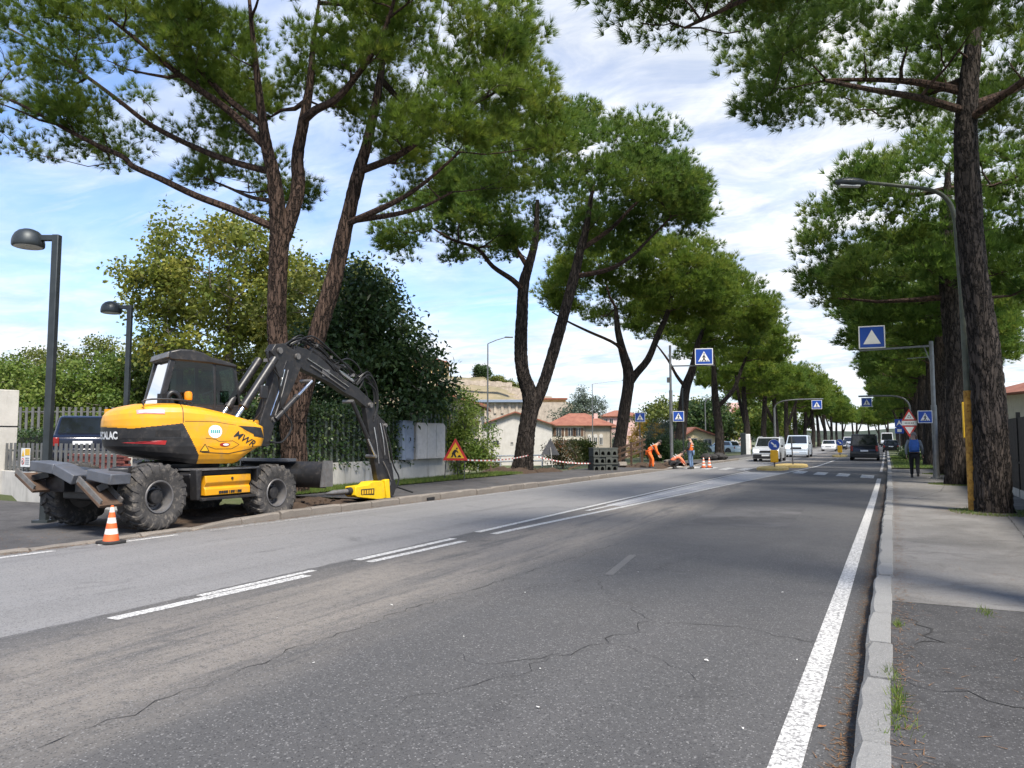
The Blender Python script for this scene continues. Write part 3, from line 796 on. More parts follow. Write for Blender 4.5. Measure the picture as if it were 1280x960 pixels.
def pine_meshes(seed, stems, limbs, lobes, lod, bark='pine_bark', leafm='needles', pads_mul=1.0, tuft_mul=1.0, axis_xy=(0, 0), zfork=5.0):
    """stems / limbs are polylines relative to the tree's foot. Returns trunk, limbs and crown meshes"""
    rng = np.random.default_rng(seed); q = LOD[lod]
    global RELIEF
    RELIEF = lod in ('near', 'near2', 'over')
    tm = MB(); nside = {'near': 72, 'near2': 60, 'over': 40, 'mid': 12, 'far': 8}[lod]
    for i, (pts, radii) in enumerate(stems): trunk_tube(tm, pts, radii, nside, seed + i, 0.05, {'near': 22, 'near2': 18, 'over': 12, 'mid': 3, 'far': 2}[lod])
    RELIEF = False
    bm_ = MB(); nodes = []
    for pts, radii in stems:
        P = smooth_path(pts, 4)
        nodes += [(p, 0.16) for p in P[len(P) // 3:] if p.z > zfork]
    for pts, r0, r1 in limbs:
        P = smooth_path(pts, 4); m = len(P)
        bm_.tube(P, [r0 + (r1 - r0) * i / (m - 1) for i in range(m)], 7, 1, False)
        nodes += [(p, r0 + (r1 - r0) * i / (m - 1)) for i, p in enumerate(P) if i > 1]
    pads = crown_pads(rng, lobes, int(q['pads'] * pads_mul))
    W = pads[:, :1] * RH + pads[:, 1:2] * FH + np.array([[0, 0, 1.0]]) * pads[:, 2:3]
    N = np.array([tuple(p) for p, _ in nodes]); NR = np.array([r for _, r in nodes])
    # secondary limbs to spread-out pads first, the rest hang on them
    order = np.argsort(rng.uniform(size=len(W))); nl = {'near': 40, 'near2': 36, 'over': 20, 'mid': 16, 'far': 9}[lod]
    cz = np.array([l[2] for l in lobes]).mean()
    for oi, i in enumerate(order):
        p = W[i]
        cost = np.linalg.norm(N - p, axis=1) + np.maximum(0, N[:, 2] - p[2] + 0.25) * 1.6
        j = int(np.argmin(cost)); L = np.linalg.norm(N[j] - p)
        r0 = min(NR[j] * 0.75, 0.018 + 0.014 * L + (0.034 if oi < nl else 0)); r1 = 0.010
        path = branch_path(N[j], p, rng, 0.10 if L > 1.2 else 0.02)
        bm_.tube(path, [r0 + (r1 - r0) * t / (len(path) - 1) for t in range(len(path))], 5 if lod == 'near' else 4, 1, False)
        add = np.array([tuple(v) for v in path[1:]])
        N = np.concatenate([N, add]); NR = np.concatenate([NR, np.linspace(r0, r1, len(path))[1:]])
    nt_ = int(q['tufts'] * tuft_mul)
    pr = rng.uniform(q['pr'][0], q['pr'][1], (len(W), 1, 1))
    a = unit(rng.normal(size=(len(W), nt_, 3))) * rng.uniform(0.25, 1.0, (len(W), nt_, 1)) ** 0.6
    a[..., 2] = np.where(a[..., 2] < 0, a[..., 2] * 0.35, a[..., 2] * 0.75)
    P = (W[:, None, :] + a * pr).reshape(-1, 3)
    out = W - np.array([axis_xy[0], axis_xy[1], cz - 2.5]); out = unit(out)
    D = unit((a * 0.9).reshape(-1, 3) + np.repeat(out, nt_, 0) * 0.45 + np.array([0, 0, 0.62]) + rng.normal(scale=0.30, size=(len(P), 3)))
    T = np.repeat(rng.uniform(0.15, 0.75, len(W)), nt_) + rng.uniform(-0.2, 0.2, len(P))
    V, tint = needle_arrays(rng, P, D, T, q['nn'], q['L'], q['w'])
    F = np.arange(len(V)).reshape(-1, 3)
    crown = np_mesh('crown', V, F, leafm, tint)
    trunk = tm.mesh('trunk', bark, smooth=True); trunk.polygons.foreach_set('use_smooth', [True] * len(trunk.polygons))
    lm = bm_.mesh('limbs', 'limb_bark', smooth=True)
    return trunk, lm, crown
def place_tree(name, meshes, loc, label, cat, group=None, rz=0.0, sc=1.0):
    root = empty(name, loc, rz); root.scale = (sc, sc, sc)
    tag(root, label, cat, group)
    for me, nm in zip(meshes, ('trunk', 'limbs', 'crown')):
        if me is None: continue
        o = bpy.data.objects.new(nm, me); col.objects.link(o); o.parent = root
    return root
def rel(pts, o): return [(p[0] - o[0], p[1] - o[1], p[2] - o[2]) for p in pts]
GL, GR = 'stone pines along the far side of the road', 'stone pines along the near pavement'
# ---- first pine, behind the excavator
o = (-14.37, 15.83, 0.10)
stems = [(rel([(-14.37, 15.83, 0.05), (-14.37, 15.80, 0.5), (-14.38, 15.7, 1.79), (-14.42, 15.59, 2.88), (-14.62, 15.4, 3.96), (-14.67, 15.31, 4.82), (-14.59, 15.24, 6.12), (-14.52, 15.2, 7.05)], o), [0.43, 0.355, 0.33, 0.32, 0.275, 0.25, 0.25, 0.265]),
         (rel([(-14.52, 15.2, 6.9), (-14.47, 14.92, 8.45), (-14.51, 14.65, 9.31), (-14.48, 14.42, 10.02), (-14.44, 14.17, 11.0), (-14.4, 13.91, 12.17), (-14.32, 13.63, 13.4)], o), [0.25, 0.19, 0.15, 0.12, 0.09, 0.06, 0.03]),
         (rel([(-14.5, 15.22, 6.9), (-14.22, 15.43, 8.01), (-14.22, 15.54, 8.64), (-14.31, 15.59, 9.42), (-14.22, 15.71, 10.48), (-14.12, 15.82, 11.66), (-14.09, 15.89, 12.85), (-13.97, 15.98, 14.2)], o), [0.23, 0.19, 0.18, 0.16, 0.15, 0.10, 0.07, 0.03]),
         (rel([(-14.30, 15.72, 2.1), (-13.99, 15.84, 3.64), (-13.67, 15.99, 4.96), (-13.4, 16.13, 6.07), (-13.09, 16.25, 7.63), (-12.83, 16.38, 8.94), (-12.63, 16.5, 9.84), (-12.36, 16.61, 11.35), (-12.23, 16.67, 12.55), (-12.12, 16.71, 13.8)], o), [0.28, 0.255, 0.24, 0.225, 0.20, 0.17, 0.14, 0.11, 0.07, 0.03])]
limbs = [([(-13.83, 15.28, 10.24), (-13.38, 15.21, 10.39), (-12.71, 15.24, 10.57), (-12.05, 15.25, 11.07), (-11.43, 15.23, 11.67), (-10.88, 15.15, 12.55), (-10.53, 14.97, 13.41)], .13, .03),
         ([(-14.5, 15.15, 7.25), (-15.62, 14.54, 7.8), (-16.44, 14.05, 8.15), (-17.26, 13.55, 8.6), (-17.86, 13.18, 8.91), (-18.02, 13.02, 9.13), (-18.63, 12.64, 9.45), (-19.24, 12.25, 9.81), (-19.7, 11.95, 10.11), (-20.36, 11.53, 10.51), (-21.15, 11.05, 10.91)], .11, .03),
         ([(-14.47, 14.98, 8.77), (-15.59, 14.74, 9.12), (-16.73, 14.38, 9.6), (-18.09, 13.89, 10.35), (-19.06, 13.59, 11.12), (-20.05, 13.27, 11.9), (-21.26, 12.84, 12.8), (-22.49, 12.41, 13.54)], .10, .03),
         ([(-14.51, 14.72, 9.31), (-15.27, 14.12, 10.24), (-15.69, 13.43, 10.67), (-16.26, 12.65, 11.26), (-16.53, 12.04, 11.65), (-16.95, 11.35, 12.12)], .12, .03),
         ([(-14.5, 14.5, 9.9), (-15.3, 14.19, 10.54), (-15.62, 13.66, 11.03), (-15.77, 13.21, 11.47), (-15.57, 12.92, 12.17), (-15.23, 12.69, 13.01)], .10, .03),
         ([(-14.5, 15.0, 8.0), (-15.53, 15.16, 8.3), (-16.51, 15.2, 8.75), (-17.51, 15.22, 9.2)], .07, .02),
         ([(-13.1, 16.2, 7.5), (-11.93, 16.14, 7.74), (-11.2, 16.2, 7.98), (-10.47, 16.25, 8.35), (-9.57, 16.36, 8.99)], .10, .03),
         ([(-13.1, 16.25, 7.6), (-12.02, 16.93, 7.83), (-11.52, 17.7, 8.21), (-11.05, 18.45, 8.78)], .09, .03),
         ([(-12.8, 16.38, 9.0), (-11.53, 16.36, 9.21), (-10.79, 16.55, 9.66), (-9.84, 16.82, 10.29), (-8.72, 17.19, 10.87)], .11, .03)]
limbs = [(rel(p, o), a, b) for p, a, b in limbs]
lobes = [(-4.6, 0.0, 11.6, 4.0, 3.6, 2.0), (-6.9, 0.0, 10.1, 1.7, 2.6, 0.9), (-0.6, 0.3, 13.0, 4.2, 4.6, 1.9), (-2.2, 2.0, 9.4, 1.9, 2.2, 1.0), (3.4, 0.5, 12.0, 3.5, 4.0, 2.7), (4.8, 0.0, 9.6, 2.5, 3.4, 1.9)]
m1 = pine_meshes(11, stems, limbs, lobes, 'near', pads_mul=1.85, zfork=7.0)
place_tree('pine_tree', m1, o, 'tall forked pine standing right behind the excavator boom', 'pine', GL)
# ---- second pine, forked low, soil at its foot
o = (-15.23, 31.97, 0.05)
stems = [(rel([(-15.26, 31.97, 0.0), (-15.18, 31.97, 0.6), (-15.0, 31.93, 1.94), (-14.78, 31.93, 3.43), (-15.05, 31.68, 4.66), (-15.11, 31.56, 5.82), (-14.99, 31.47, 7.58), (-14.88, 31.42, 8.85), (-14.65, 31.47, 9.7), (-14.34, 31.52, 10.9), (-14.18, 31.45, 12.77)], o), [0.60, 0.47, 0.40, 0.38, 0.32, 0.30, 0.275, 0.25, 0.21, 0.16, 0.08]),
         (rel([(-14.72, 31.94, 2.9), (-14.19, 32.14, 4.25), (-13.77, 32.23, 5.6), (-13.28, 32.34, 7.31), (-12.82, 32.43, 8.96), (-12.44, 32.49, 10.49), (-12.21, 32.54, 11.31), (-11.88, 32.55, 13.14)], o), [0.28, 0.275, 0.26, 0.25, 0.235, 0.20, 0.17, 0.08])]
limbs = [([(-14.88, 31.41, 8.5), (-15.17, 30.83, 8.95), (-15.79, 30.03, 9.48), (-16.2, 29.32, 10.19), (-16.99, 28.46, 10.48), (-17.59, 27.68, 10.9)], .15, .04),
         ([(-12.75, 32.45, 9.2), (-11.25, 32.88, 9.46), (-10.22, 33.07, 9.99), (-9.5, 33.09, 10.59), (-8.32, 33.31, 11.72)], .14, .04),
         ([(-14.68, 31.46, 9.59), (-15.76, 31.93, 10.97), (-17.22, 32.23, 12.22), (-18.74, 32.47, 13.72)], .13, .04),
         ([(-12.44, 32.49, 10.45), (-11.31, 33.7, 11.65), (-10.25, 34.84, 13.19), (-8.63, 36.27, 14.59)], .13, .04)]
limbs = [(rel(p, o), a, b) for p, a, b in limbs]
lobes = [(1.9, 0.2, 13.3, 6.8, 6.3, 3.8), (-3.2, -1.5, 11.0, 3.4, 3.6, 1.9), (5.6, 0, 12.4, 3.2, 4.0, 2.6)]
m2 = pine_meshes(12, stems, limbs, lobes, 'near2', bark='pine_bark_dark', leafm='needles_deep', pads_mul=2.3, tuft_mul=0.9, axis_xy=(1, 0), zfork=8.3)
place_tree('pine_tree', m2, o, 'dark pine splitting low into two trunks beside the small bush', 'pine', GL)
# ---- third, fourth, fifth
o = (-14.6, 44.1, 0.05)
stems = [(rel([(-14.65, 44.11, 0.0), (-14.37, 44.1, 1.79), (-14.1, 44.1, 3.5), (-13.81, 44.08, 5.44), (-14.08, 43.84, 6.8), (-14.33, 43.59, 8.26), (-14.38, 43.46, 9.57)], o), [.52, .38, .36, .36, .26, .2, .1]),
         (rel([(-13.85, 44.12, 4.9), (-13.37, 44.28, 5.63), (-12.73, 44.53, 6.46), (-12.16, 44.69, 7.87), (-11.55, 44.88, 9.33), (-11.19, 44.93, 10.78)], o), [.24, .23, .21, .19, .15, .07])]
limbs = [(rel([(-13.96, 43.93, 6.41), (-14.29, 43.27, 7.29), (-15.69, 42.1, 8.05), (-16.61, 41.19, 8.57), (-17.3, 40.39, 9.07)], o), .12, .04)]
lobes = [(1.4, 0, 10.7, 6.0, 5.6, 3.4), (4.6, 0, 10.0, 2.6, 3, 2.0)]
m3 = pine_meshes(13, stems, limbs, lobes, 'mid', bark='pine_bark_dark', leafm='needles', pads_mul=1.5, tuft_mul=1.15, axis_xy=(1, 0), zfork=6.2)
place_tree('pine_tree', m3, o, 'leaning pine beside the wooden stair rail and stacked blocks', 'pine', GL)
o = (-13.96, 56.17, 0.05)
stems = [(rel([(-13.96, 56.17, 0.0), (-13.64, 56.2, 1.84), (-13.33, 56.13, 4.53), (-13.14, 56.14, 5.6), (-12.66, 56.26, 6.92), (-12.28, 56.31, 8.71), (-11.53, 56.53, 10.5)], o), [.5, .4, .38, .36, .28, .2, .1])]
limbs = [(rel([(-13.14, 56.14, 5.4), (-13.76, 55.77, 6.32), (-14.31, 55.4, 7.51), (-15.08, 54.93, 8.71)], o), .16, .05)]
lobes = [(1.8, 0, 11.0, 5.6, 5.4, 3.6), (4.4, 0, 9.6, 2.6, 3, 1.8)]
m4 = pine_meshes(14, stems, limbs, lobes, 'mid', bark='pine_bark_dark', leafm='needles', pads_mul=1.4, tuft_mul=1.1, axis_xy=(1, 0), zfork=5.8)
place_tree('pine_tree', m4, o, 'broad pine behind the standing worker and the blue crossing sign', 'pine', GL)
o = (-12.82, 66.46, 0.05)
stems = [(rel([(-12.82, 66.46, 0.0), (-12.75, 66.33, 2.22), (-12.93, 66.06, 4.57), (-13.0, 65.88, 6.22), (-13.0, 65.75, 7.88), (-13.07, 65.56, 9.81)], o), [.46, .36, .34, .26, .2, .08]),
         (rel([(-12.87, 66.09, 4.3), (-11.65, 66.59, 5.67), (-11.18, 66.74, 6.7), (-10.77, 66.85, 7.88), (-9.97, 67.09, 9.81)], o), [.2, .18, .16, .13, .06])]
lobes = [(1.2, 0, 9.8, 5.2, 5.2, 2.9), (3.6, 0, 9.0, 2.4, 3, 1.8)]
m5 = pine_meshes(15, stems, [], lobes, 'mid', bark='pine_bark_dark', leafm='needles', pads_mul=0.9, tuft_mul=1.1, axis_xy=(1, 0), zfork=6.0)
place_tree('pine_tree', m5, o, 'slim pine with a side limb before the pink apartment block', 'pine', GL)
# ---- generic far pines
def far_variant(seed, ht, rad, leafm, fork):
    r = random.Random(seed); zt = ht * 0.55
    st = [([(0, 0, -0.1), (r.uniform(-.2, .2), r.uniform(-.2, .2), zt * 0.45), (r.uniform(-.3, .3), r.uniform(-.3, .3), zt), (r.uniform(-.6, .6), r.uniform(-.5, .5), ht * 0.86)], [.42, .33, .26, .07])]
    if fork: st.append(([(0, 0, zt * 0.5), (0.9, 0.2, zt * 0.8), (1.7, 0.3, zt * 1.15), (2.2, 0.4, ht * 0.8)], [.22, .2, .15, .05]))
    return pine_meshes(seed, st, [], [(0.3, 0, ht * 0.73, rad, rad, ht * 0.25), (rad * 0.3, 0, ht * 0.62, rad * 0.75, rad * 0.75, ht * 0.15)], 'far', bark='pine_bark_dark', leafm=leafm, pads_mul=1.1, zfork=zt * 0.8)
FV = [far_variant(31, 12.6, 5.2, 'needles', True), far_variant(32, 12.0, 4.8, 'needles', False), far_variant(33, 11.4, 4.9, 'needles_deep', True)]
far_end = [(-7.5, 262), (-4.5, 285), (-1.5, 300), (1.2, 280), (3.5, 240), (4.0, 262), (-9.5, 282)]
far_left = [(-12.6, 79), (-12.2, 89), (-12.0, 99), (-11.9, 110), (-11.8, 121), (-11.7, 133), (-11.6, 146), (-11.5, 160), (-11.4, 176), (-11.2, 194), (-11.0, 215), (-10.8, 240)]
LL = ['first of the distant pines past the slim one, behind the dark car', 'twin-trunked distant pine rising behind the silver van']
for i, (x, y) in enumerate(far_left):
    lab = LL[i] if i < 2 else 'distant stone pine in the receding row beyond the silver van'
    place_tree('pine_tree', FV[i % 3], (x, y, 0.05), lab, 'pine', GL if i < 2 else 'receding far-side pine row', rnd.uniform(0, 6.28), rnd.uniform(0.9, 1.06))
for i, (x, y) in enumerate(far_end): place_tree('pine_tree', FV[i % 3], (x, y, 0.0), 'very distant pine closing the far end of the road', 'pine', 'pines closing the road end', i * 1.3, 1.0)
# ---- near pavement row
o = (1.98, 18.32, 0.11)
stems = [(rel([(1.98, 18.32, 0.08), (1.97, 18.30, 0.35), (1.96, 18.2, 1.42), (1.95, 18.12, 2.4), (1.91, 18.01, 3.38), (1.81, 17.87, 4.52), (1.73, 17.74, 5.67), (1.71, 17.64, 6.81), (1.7, 17.55, 7.79), (1.78, 17.51, 8.77), (1.93, 17.49, 9.92), (2.06, 17.45, 11.2)], o), [.37, .33, .318, .305, .278, .255, .24, .23, .215, .19, .14, .07])]
limbs = [([(1.66, 17.49, 8.32), (0.85, 16.35, 8.27), (0.01, 15.2, 8.12), (-0.75, 14.09, 7.98)], .09, .03),
         ([(1.72, 17.5, 8.7), (0.94, 17.6, 9.1), (0.19, 17.76, 9.4), (-0.9, 17.9, 9.7)], .10, .03),
         ([(1.75, 17.57, 8.4), (2.59, 18.46, 8.92), (3.46, 19.4, 9.5), (4.4, 20.2, 9.9)], .10, .03),
         ([(1.75, 17.5, 8.1), (2.8, 16.6, 8.5), (3.9, 15.7, 9.1)], .09, .03),
         ([(1.75, 17.6, 9.0), (1.1, 19.0, 9.4), (0.2, 20.6, 9.7)], .09, .03)]
limbs = [(rel(p, o), a, b) for p, a, b in limbs]
lobes = [(-0.2, 0, 10.7, 4.7, 5.0, 2.0), (-2.4, -0.2, 9.1, 2.2, 3.2, 0.8), (2.6, 0, 9.3, 2.0, 3.4, 0.9)]
r1 = pine_meshes(21, stems, limbs, lobes, 'near', bark='pine_bark_dark', leafm='needles_deep', pads_mul=1.0, tuft_mul=0.85, zfork=7.6)
place_tree('pine_tree', r1, o, 'nearest pine trunk on the near pavement with deeply furrowed dark bark', 'pine', GR)
o = (2.09, 29.0, 0.11)
stems = [(rel([(2.09, 29.0, 0.07), (2.17, 28.89, 1.84), (2.25, 28.78, 3.69), (2.17, 28.64, 4.9), (2.07, 28.44, 6.7), (2.05, 28.36, 7.62), (2.09, 28.27, 8.97), (2.2, 28.17, 10.6)], o), [.37, .325, .305, .285, .26, .23, .17, .06])]
lobes = [(-0.2, 0, 8.9, 4.6, 4.4, 2.6), (-2.2, 0, 6.9, 2.3, 3.0, 1.3), (1.8, 0, 7.0, 2.6, 3.0, 1.4)]
r2 = pine_meshes(22, stems, [], lobes, 'near2', bark='pine_bark_dark', leafm='needles_deep', pads_mul=0.95, tuft_mul=0.85, zfork=4.6)
place_tree('pine_tree', r2, o, 'second pine on the near pavement, its black trunk behind the rusty lamp post', 'pine', GR)
def near_row(seed, ht, rad, lod):
    r = random.Random(seed)
    st = [([(0, 0, -0.05), (r.uniform(-.1, .1), 0, ht * .2), (r.uniform(-.2, .2), r.uniform(-.2, .2), ht * .45), (r.uniform(-.4, .4), 0, ht * .7), (r.uniform(-.5, .5), 0, ht * .92)], [.42, .34, .28, .2, .06])]
    return pine_meshes(seed, st, [], [(0, 0, ht * .76, rad, rad, ht * .23), (-rad * .3, 0, ht * .56, rad * .72, rad * .75, ht * .13)], lod, bark='pine_bark_dark', leafm='needles_deep', pads_mul=0.95, tuft_mul=1.1, zfork=ht * .4)
NV = [near_row(41, 11.4, 4.7, 'mid'), near_row(42, 11.0, 4.6, 'mid')]
r0 = pine_meshes(43, [([(0, 0, -.05), (.05, 0, 2.4), (-.1, .1, 5.2), (0, 0, 8.4), (.1, 0, 10.8)], [.42, .35, .29, .2, .06])], [([(-.1, .1, 6.4), (-1.6, 1.0, 6.9), (-3.2, 1.9, 7.1), (-4.6, 2.6, 7.2)], .08, .02)], [(0, 0, 9.6, 4.4, 4.4, 2.2)] + [(-3.5 + k * .42, 4.0 + (k % 2) * .3, 7.42 + (k % 3) * .1, .7, .7, .25) for k in range(6)], 'over', bark='pine_bark_dark', leafm='needles_deep', pads_mul=0.65, tuft_mul=1.0, zfork=5.6)
place_tree('pine_tree', r0, (2.3, 7.5, 0.11), 'pine whose needles hang into the top of the picture over the road', 'pine', GR)
NL = ['third pine on the near pavement, just past the grey sign gantry pole', 'fourth pine on the near pavement, rising above the walker']
for i, (x, y) in enumerate([(2.25, 37.2), (2.35, 48.5), (2.5, 60.9), (2.6, 73), (2.7, 86), (2.8, 100), (2.9, 115), (3, 132), (3.1, 150), (3.2, 172), (3.4, 198)]):
    lab = NL[i] if i < 2 else 'distant stone pine in the near-side row beyond the walker'
    place_tree('pine_tree', (NV + [FV[2]])[i % 3] if i > 4 else NV[i % 2], (x, y, 0.1), lab, 'pine', GR if i < 2 else 'receding near-side pine row', rnd.uniform(0, 6.28), rnd.uniform(0.93, 1.05))

# ---- broadleaf trees, bushes, hedges
def broadleaf(seed, ht, lobes, leafm, L, w, pads, per, trunk_r=0.22, bark='grey_bark', trunk_h=0.45, nn=3, shell=0.3):
    rng = np.random.default_rng(seed); r = random.Random(seed)
    tm = MB(); bm_ = MB()
    trunk = [(0, 0, -0.2), (r.uniform(-.1, .1), r.uniform(-.1, .1), ht * trunk_h * .5), (r.uniform(-.2, .2), r.uniform(-.2, .2), ht * trunk_h), (r.uniform(-.3, .3), r.uniform(-.3, .3), ht * .8)]
    if trunk_r > 0: trunk_tube(tm, trunk, [trunk_r * 1.2, trunk_r, trunk_r * .8, trunk_r * .15], 10, seed, 0.05, 3)
    pd = crown_pads(rng, lobes, pads, shell, -0.95)
    W = pd[:, :1] * RH + pd[:, 1:2] * FH + np.array([[0, 0, 1.0]]) * pd[:, 2:3]
    N = np.array([tuple(p) for p in smooth_path(trunk, 5)[4:]])
    rmax = trunk_r
    for i in np.argsort(rng.uniform(size=len(W))):
        p = W[i]; cost = np.linalg.norm(N - p, axis=1) + np.maximum(0, N[:, 2] - p[2] + .2) * 1.5; j = int(np.argmin(cost))
        Ld = np.linalg.norm(N[j] - p)
        if trunk_r > 0:
            r0 = min(0.012 + 0.016 * Ld, rmax * .5); path = branch_path(N[j], p, rng, 0.05, 0, 4)
            bm_.tube(path, [r0 + (.006 - r0) * t / 3 for t in range(4)], 4, 1, False)
            N = np.concatenate([N, np.array([tuple(v) for v in path[1:]])])
    size = np.array([l[3:6] for l in lobes]).mean()
    pr = rng.uniform(.28, .5, (len(W), 1, 1)) * max(0.55, min(1.5, size * .55))
    a = unit(rng.normal(size=(len(W), per, 3))) * rng.uniform(.1, 1, (len(W), per, 1)) ** .5
    a[..., 2] *= 0.7
    P = (W[:, None, :] + a * pr).reshape(-1, 3)
    D = unit(a.reshape(-1, 3) + np.array([0, 0, .3]) + rng.normal(scale=.4, size=(len(P), 3)))
    T = np.repeat(rng.uniform(.1, .8, len(W)), per) + rng.uniform(-.2, .2, len(P))
    V, t = leaf_arrays(rng, P, D, T, nn, L, w)
    crown = np_mesh('crown', V, np.arange(len(V)).reshape(-1, 4), leafm, t)
    return (tm.mesh('trunk', bark, smooth=True) if trunk_r > 0 else None, bm_.mesh('limbs', bark) if trunk_r > 0 else None, crown)
LOT = 0.80
place_tree('plane_tree', broadleaf(51, 10, [(0, 0, 7.4, 3.6, 3.4, 3.0), (-2.6, 0, 6.6, 2.0, 2.4, 1.6), (2.4, 0, 6.0, 2.2, 2.6, 2.4), (0, 0, 4.3, 3.6, 3.0, 1.6)], 'leaves_yellow', .18, .15, 330, 32, .20), (-26.6, 24.8, LOT), 'yellowing plane tree left of the first pine, above the parked car', 'tree', None, 0.0, 1.1)
place_tree('plane_tree', broadleaf(52, 8.6, [(0, 0, 6.0, 3.0, 3.0, 2.4), (0, 0, 3.8, 2.8, 2.8, 1.5)], 'leaves_olive', .19, .16, 130, 26, .18), (-20.6, 24.5, LOT), 'olive green tree directly behind the excavator cab and first pine', 'tree')
place_tree('magnolia_tree', broadleaf(53, 7.6, [(.1, 0, 5.2, 1.7, 1.8, 2.0), (0, 0, 3.8, 2.4, 2.3, 1.6), (.3, 0, 2.3, 2.9, 2.5, 1.2), (1.5, 0, 3.3, 1.8, 1.5, 1.0)], 'leaves_dark', .24, .12, 210, 34, .16), (-17.1, 22.2, LOT), 'dark glossy evergreen tree behind the garden fence beside the grey cabinets', 'tree')
def at_view(px_x, Zc, z=None):
    X = (px_x - 640) / 940 * Zc; p = Vector((math.cos(yaw), math.sin(yaw), 0)) * X + Vector((-math.sin(yaw), math.cos(yaw), 0)) * Zc
    return (p.x, p.y, land(p.x, p.y) if z is None else z)
gt = [(-8, 36, 4.9, 2.6, 'leaves_fresh', 'bright green garden tree at the far left edge behind the concrete pier'),
      (60, 42, 6.6, 3.0, 'leaves_olive', 'tall rounded garden tree just right of the near dome lamp post'),
      (118, 40, 6.4, 3.0, 'leaves_olive', 'garden tree midway between the two dome lamp posts'),
      (90, 36, 4.6, 2.4, 'leaves_fresh', 'low bright bush behind the roof of the parked hatchback'),
      (150, 36, 5.2, 2.4, 'leaves_fresh', 'bright garden bush just left of the second dome lamp post'),
      (190, 37, 5.6, 2.6, 'leaves_olive', 'garden bush right of the second dome lamp post'),
      (26, 46, 5.8, 2.8, 'leaves_hedge', 'darker garden tree between the pier and the near lamp post'),
      (-60, 44, 6.4, 3.2, 'leaves_yellow', 'yellowish garden tree cut by the left picture edge'),
      (300, 39, 7.0, 3.0, 'leaves_olive', 'garden tree between the excavator cab and the first pine'),
      (235, 40, 5.2, 2.8, 'leaves_olive', 'garden tree deep behind the excavator cab')]
for i, (pxx, Zc_, h, rr_, lm_, lab) in enumerate(gt):
    place_tree('garden_tree', broadleaf(60 + i, h, [(0, 0, h * .66, rr_ * .85, rr_ * .85, h * .30), (rnd.uniform(-.5, .5), 0, h * .36, rr_, rr_, h * .30), (0, 0, h * .14, rr_, rr_ * .9, h * .14)], lm_, .17, .13, 150, 30, .12), at_view(pxx, Zc_, LOT), lab, 'tree', 'garden trees behind the fences')
place_tree('garden_shrub', broadleaf(71, 3.4, [(0, 0, 2.3, 1.1, 1.0, 1.0), (-.5, 0, 1.4, 1.2, 1.0, .9), (.7, 0, 1.2, .9, .9, .9), (.2, 0, .7, 1.3, 1.0, .6)], 'leaves_fresh', .13, .055, 170, 32, .05), at_view(562, 30, 0.05), 'feathery light green shrub behind the roadworks triangle', 'shrub', None, .3, 1.15)
place_tree('round_bush', broadleaf(72, 1.9, [(0, 0, 1.05, .95, .9, .62), (0, 0, .6, .85, .8, .4)], 'leaves_red', .10, .06, 60, 24, .05), (-14.5, 35.3, 0.05), 'clipped round bush with reddish tips between two pines', 'bush')
for i, (pxx, Zc_, h, lm_, lab) in enumerate([(728, 50, 1.5, 'leaves_olive', 'pale olive bush left of the stacked concrete blocks'), (826, 62, 3.2, 'leaves_grey', 'grey green olive bush left of the crossing sign pole'), (808, 72, 3.6, 'leaves_orange', 'orange autumn shrub beside the crossing sign pole'), (826, 52, 2.0, 'leaves_hedge', 'dark evergreen shrub between bending worker and sign pole'), (795, 95, 4.0, 'leaves_olive', 'olive bush beyond the stair railing'), (605, 60, 2.4, 'leaves_olive', 'low green bush below the white gable wall')]):
    place_tree('bush', broadleaf(80 + i, h, [(0, 0, h * .55, h * .5, h * .5, h * .45), (0, 0, h * .25, h * .5, h * .45, h * .25)], lm_, .14, .09, 80, 26, .05), at_view(pxx, Zc_), lab, 'bush')
mat('bark_core', (0.012, 0.018, 0.008), 0.95)
def hedge(name, x0, x1, y0, y1, z0, z1, seed, leafm, label, dens=420, L=.11):
    rng = np.random.default_rng(seed); area = (x1 - x0) * (y1 - y0) + 2 * (z1 - z0) * ((x1 - x0) + (y1 - y0)); k = int(area * dens / 3)
    p = rng.uniform(0, 1, (k, 3)); ax = rng.integers(0, 3, k); si = rng.integers(0, 2, k)
    for c in range(3):
        q = ax == c; p[q, c] = np.where((si[q] == 1) | (c == 2), 1, 0) + rng.normal(scale=.05, size=q.sum())
    P = np.array([x0, y0, z0]) + p * np.array([x1 - x0, y1 - y0, z1 - z0])
    D = unit(P - np.array([(x0 + x1) / 2, (y0 + y1) / 2, (z0 + z1) / 2]) + rng.normal(scale=.5, size=P.shape))
    V, t = leaf_arrays(rng, P, D, rng.uniform(0, 1, k), 3, L, L * .6)
    root = empty(name, ((x0 + x1) / 2, (y0 + y1) / 2, z0)); tag(root, label, 'hedge')
    off = np.array([(x0 + x1) / 2, (y0 + y1) / 2, z0])
    ob = bpy.data.objects.new('foliage', np_mesh('foliage', V - off, np.arange(len(V)).reshape(-1, 4), leafm, t)); col.objects.link(ob); ob.parent = root
    mb = MB(); mb.box(((x0 + x1) / 2, (y0 + y1) / 2, (z0 + z1) / 2), (x1 - x0 - .2, y1 - y0 - .2, z1 - z0 - .2)); mb.build('twig_core', 'bark_core', root)
hedge('hedge', -14.2, -12.9, 52.0, 62.0, 0.05, 1.25, 90, 'leaves_hedge', 'low clipped hedge behind the standing worker', 260, .14)
hedge('hedge', -31.0, -24.6, 17.4, 18.2, LOT, LOT + 1.0, 91, 'leaves_hedge', 'dark clipped hedge behind the near dome lamp post', 300, .10)
hedge('ivy_hedge', -15.75, -15.12, 13.4, 22.0, LOT, LOT + 1.62, 92, 'leaves_dark', 'dark ivy hedge growing through the garden fence slats', 700, .12)
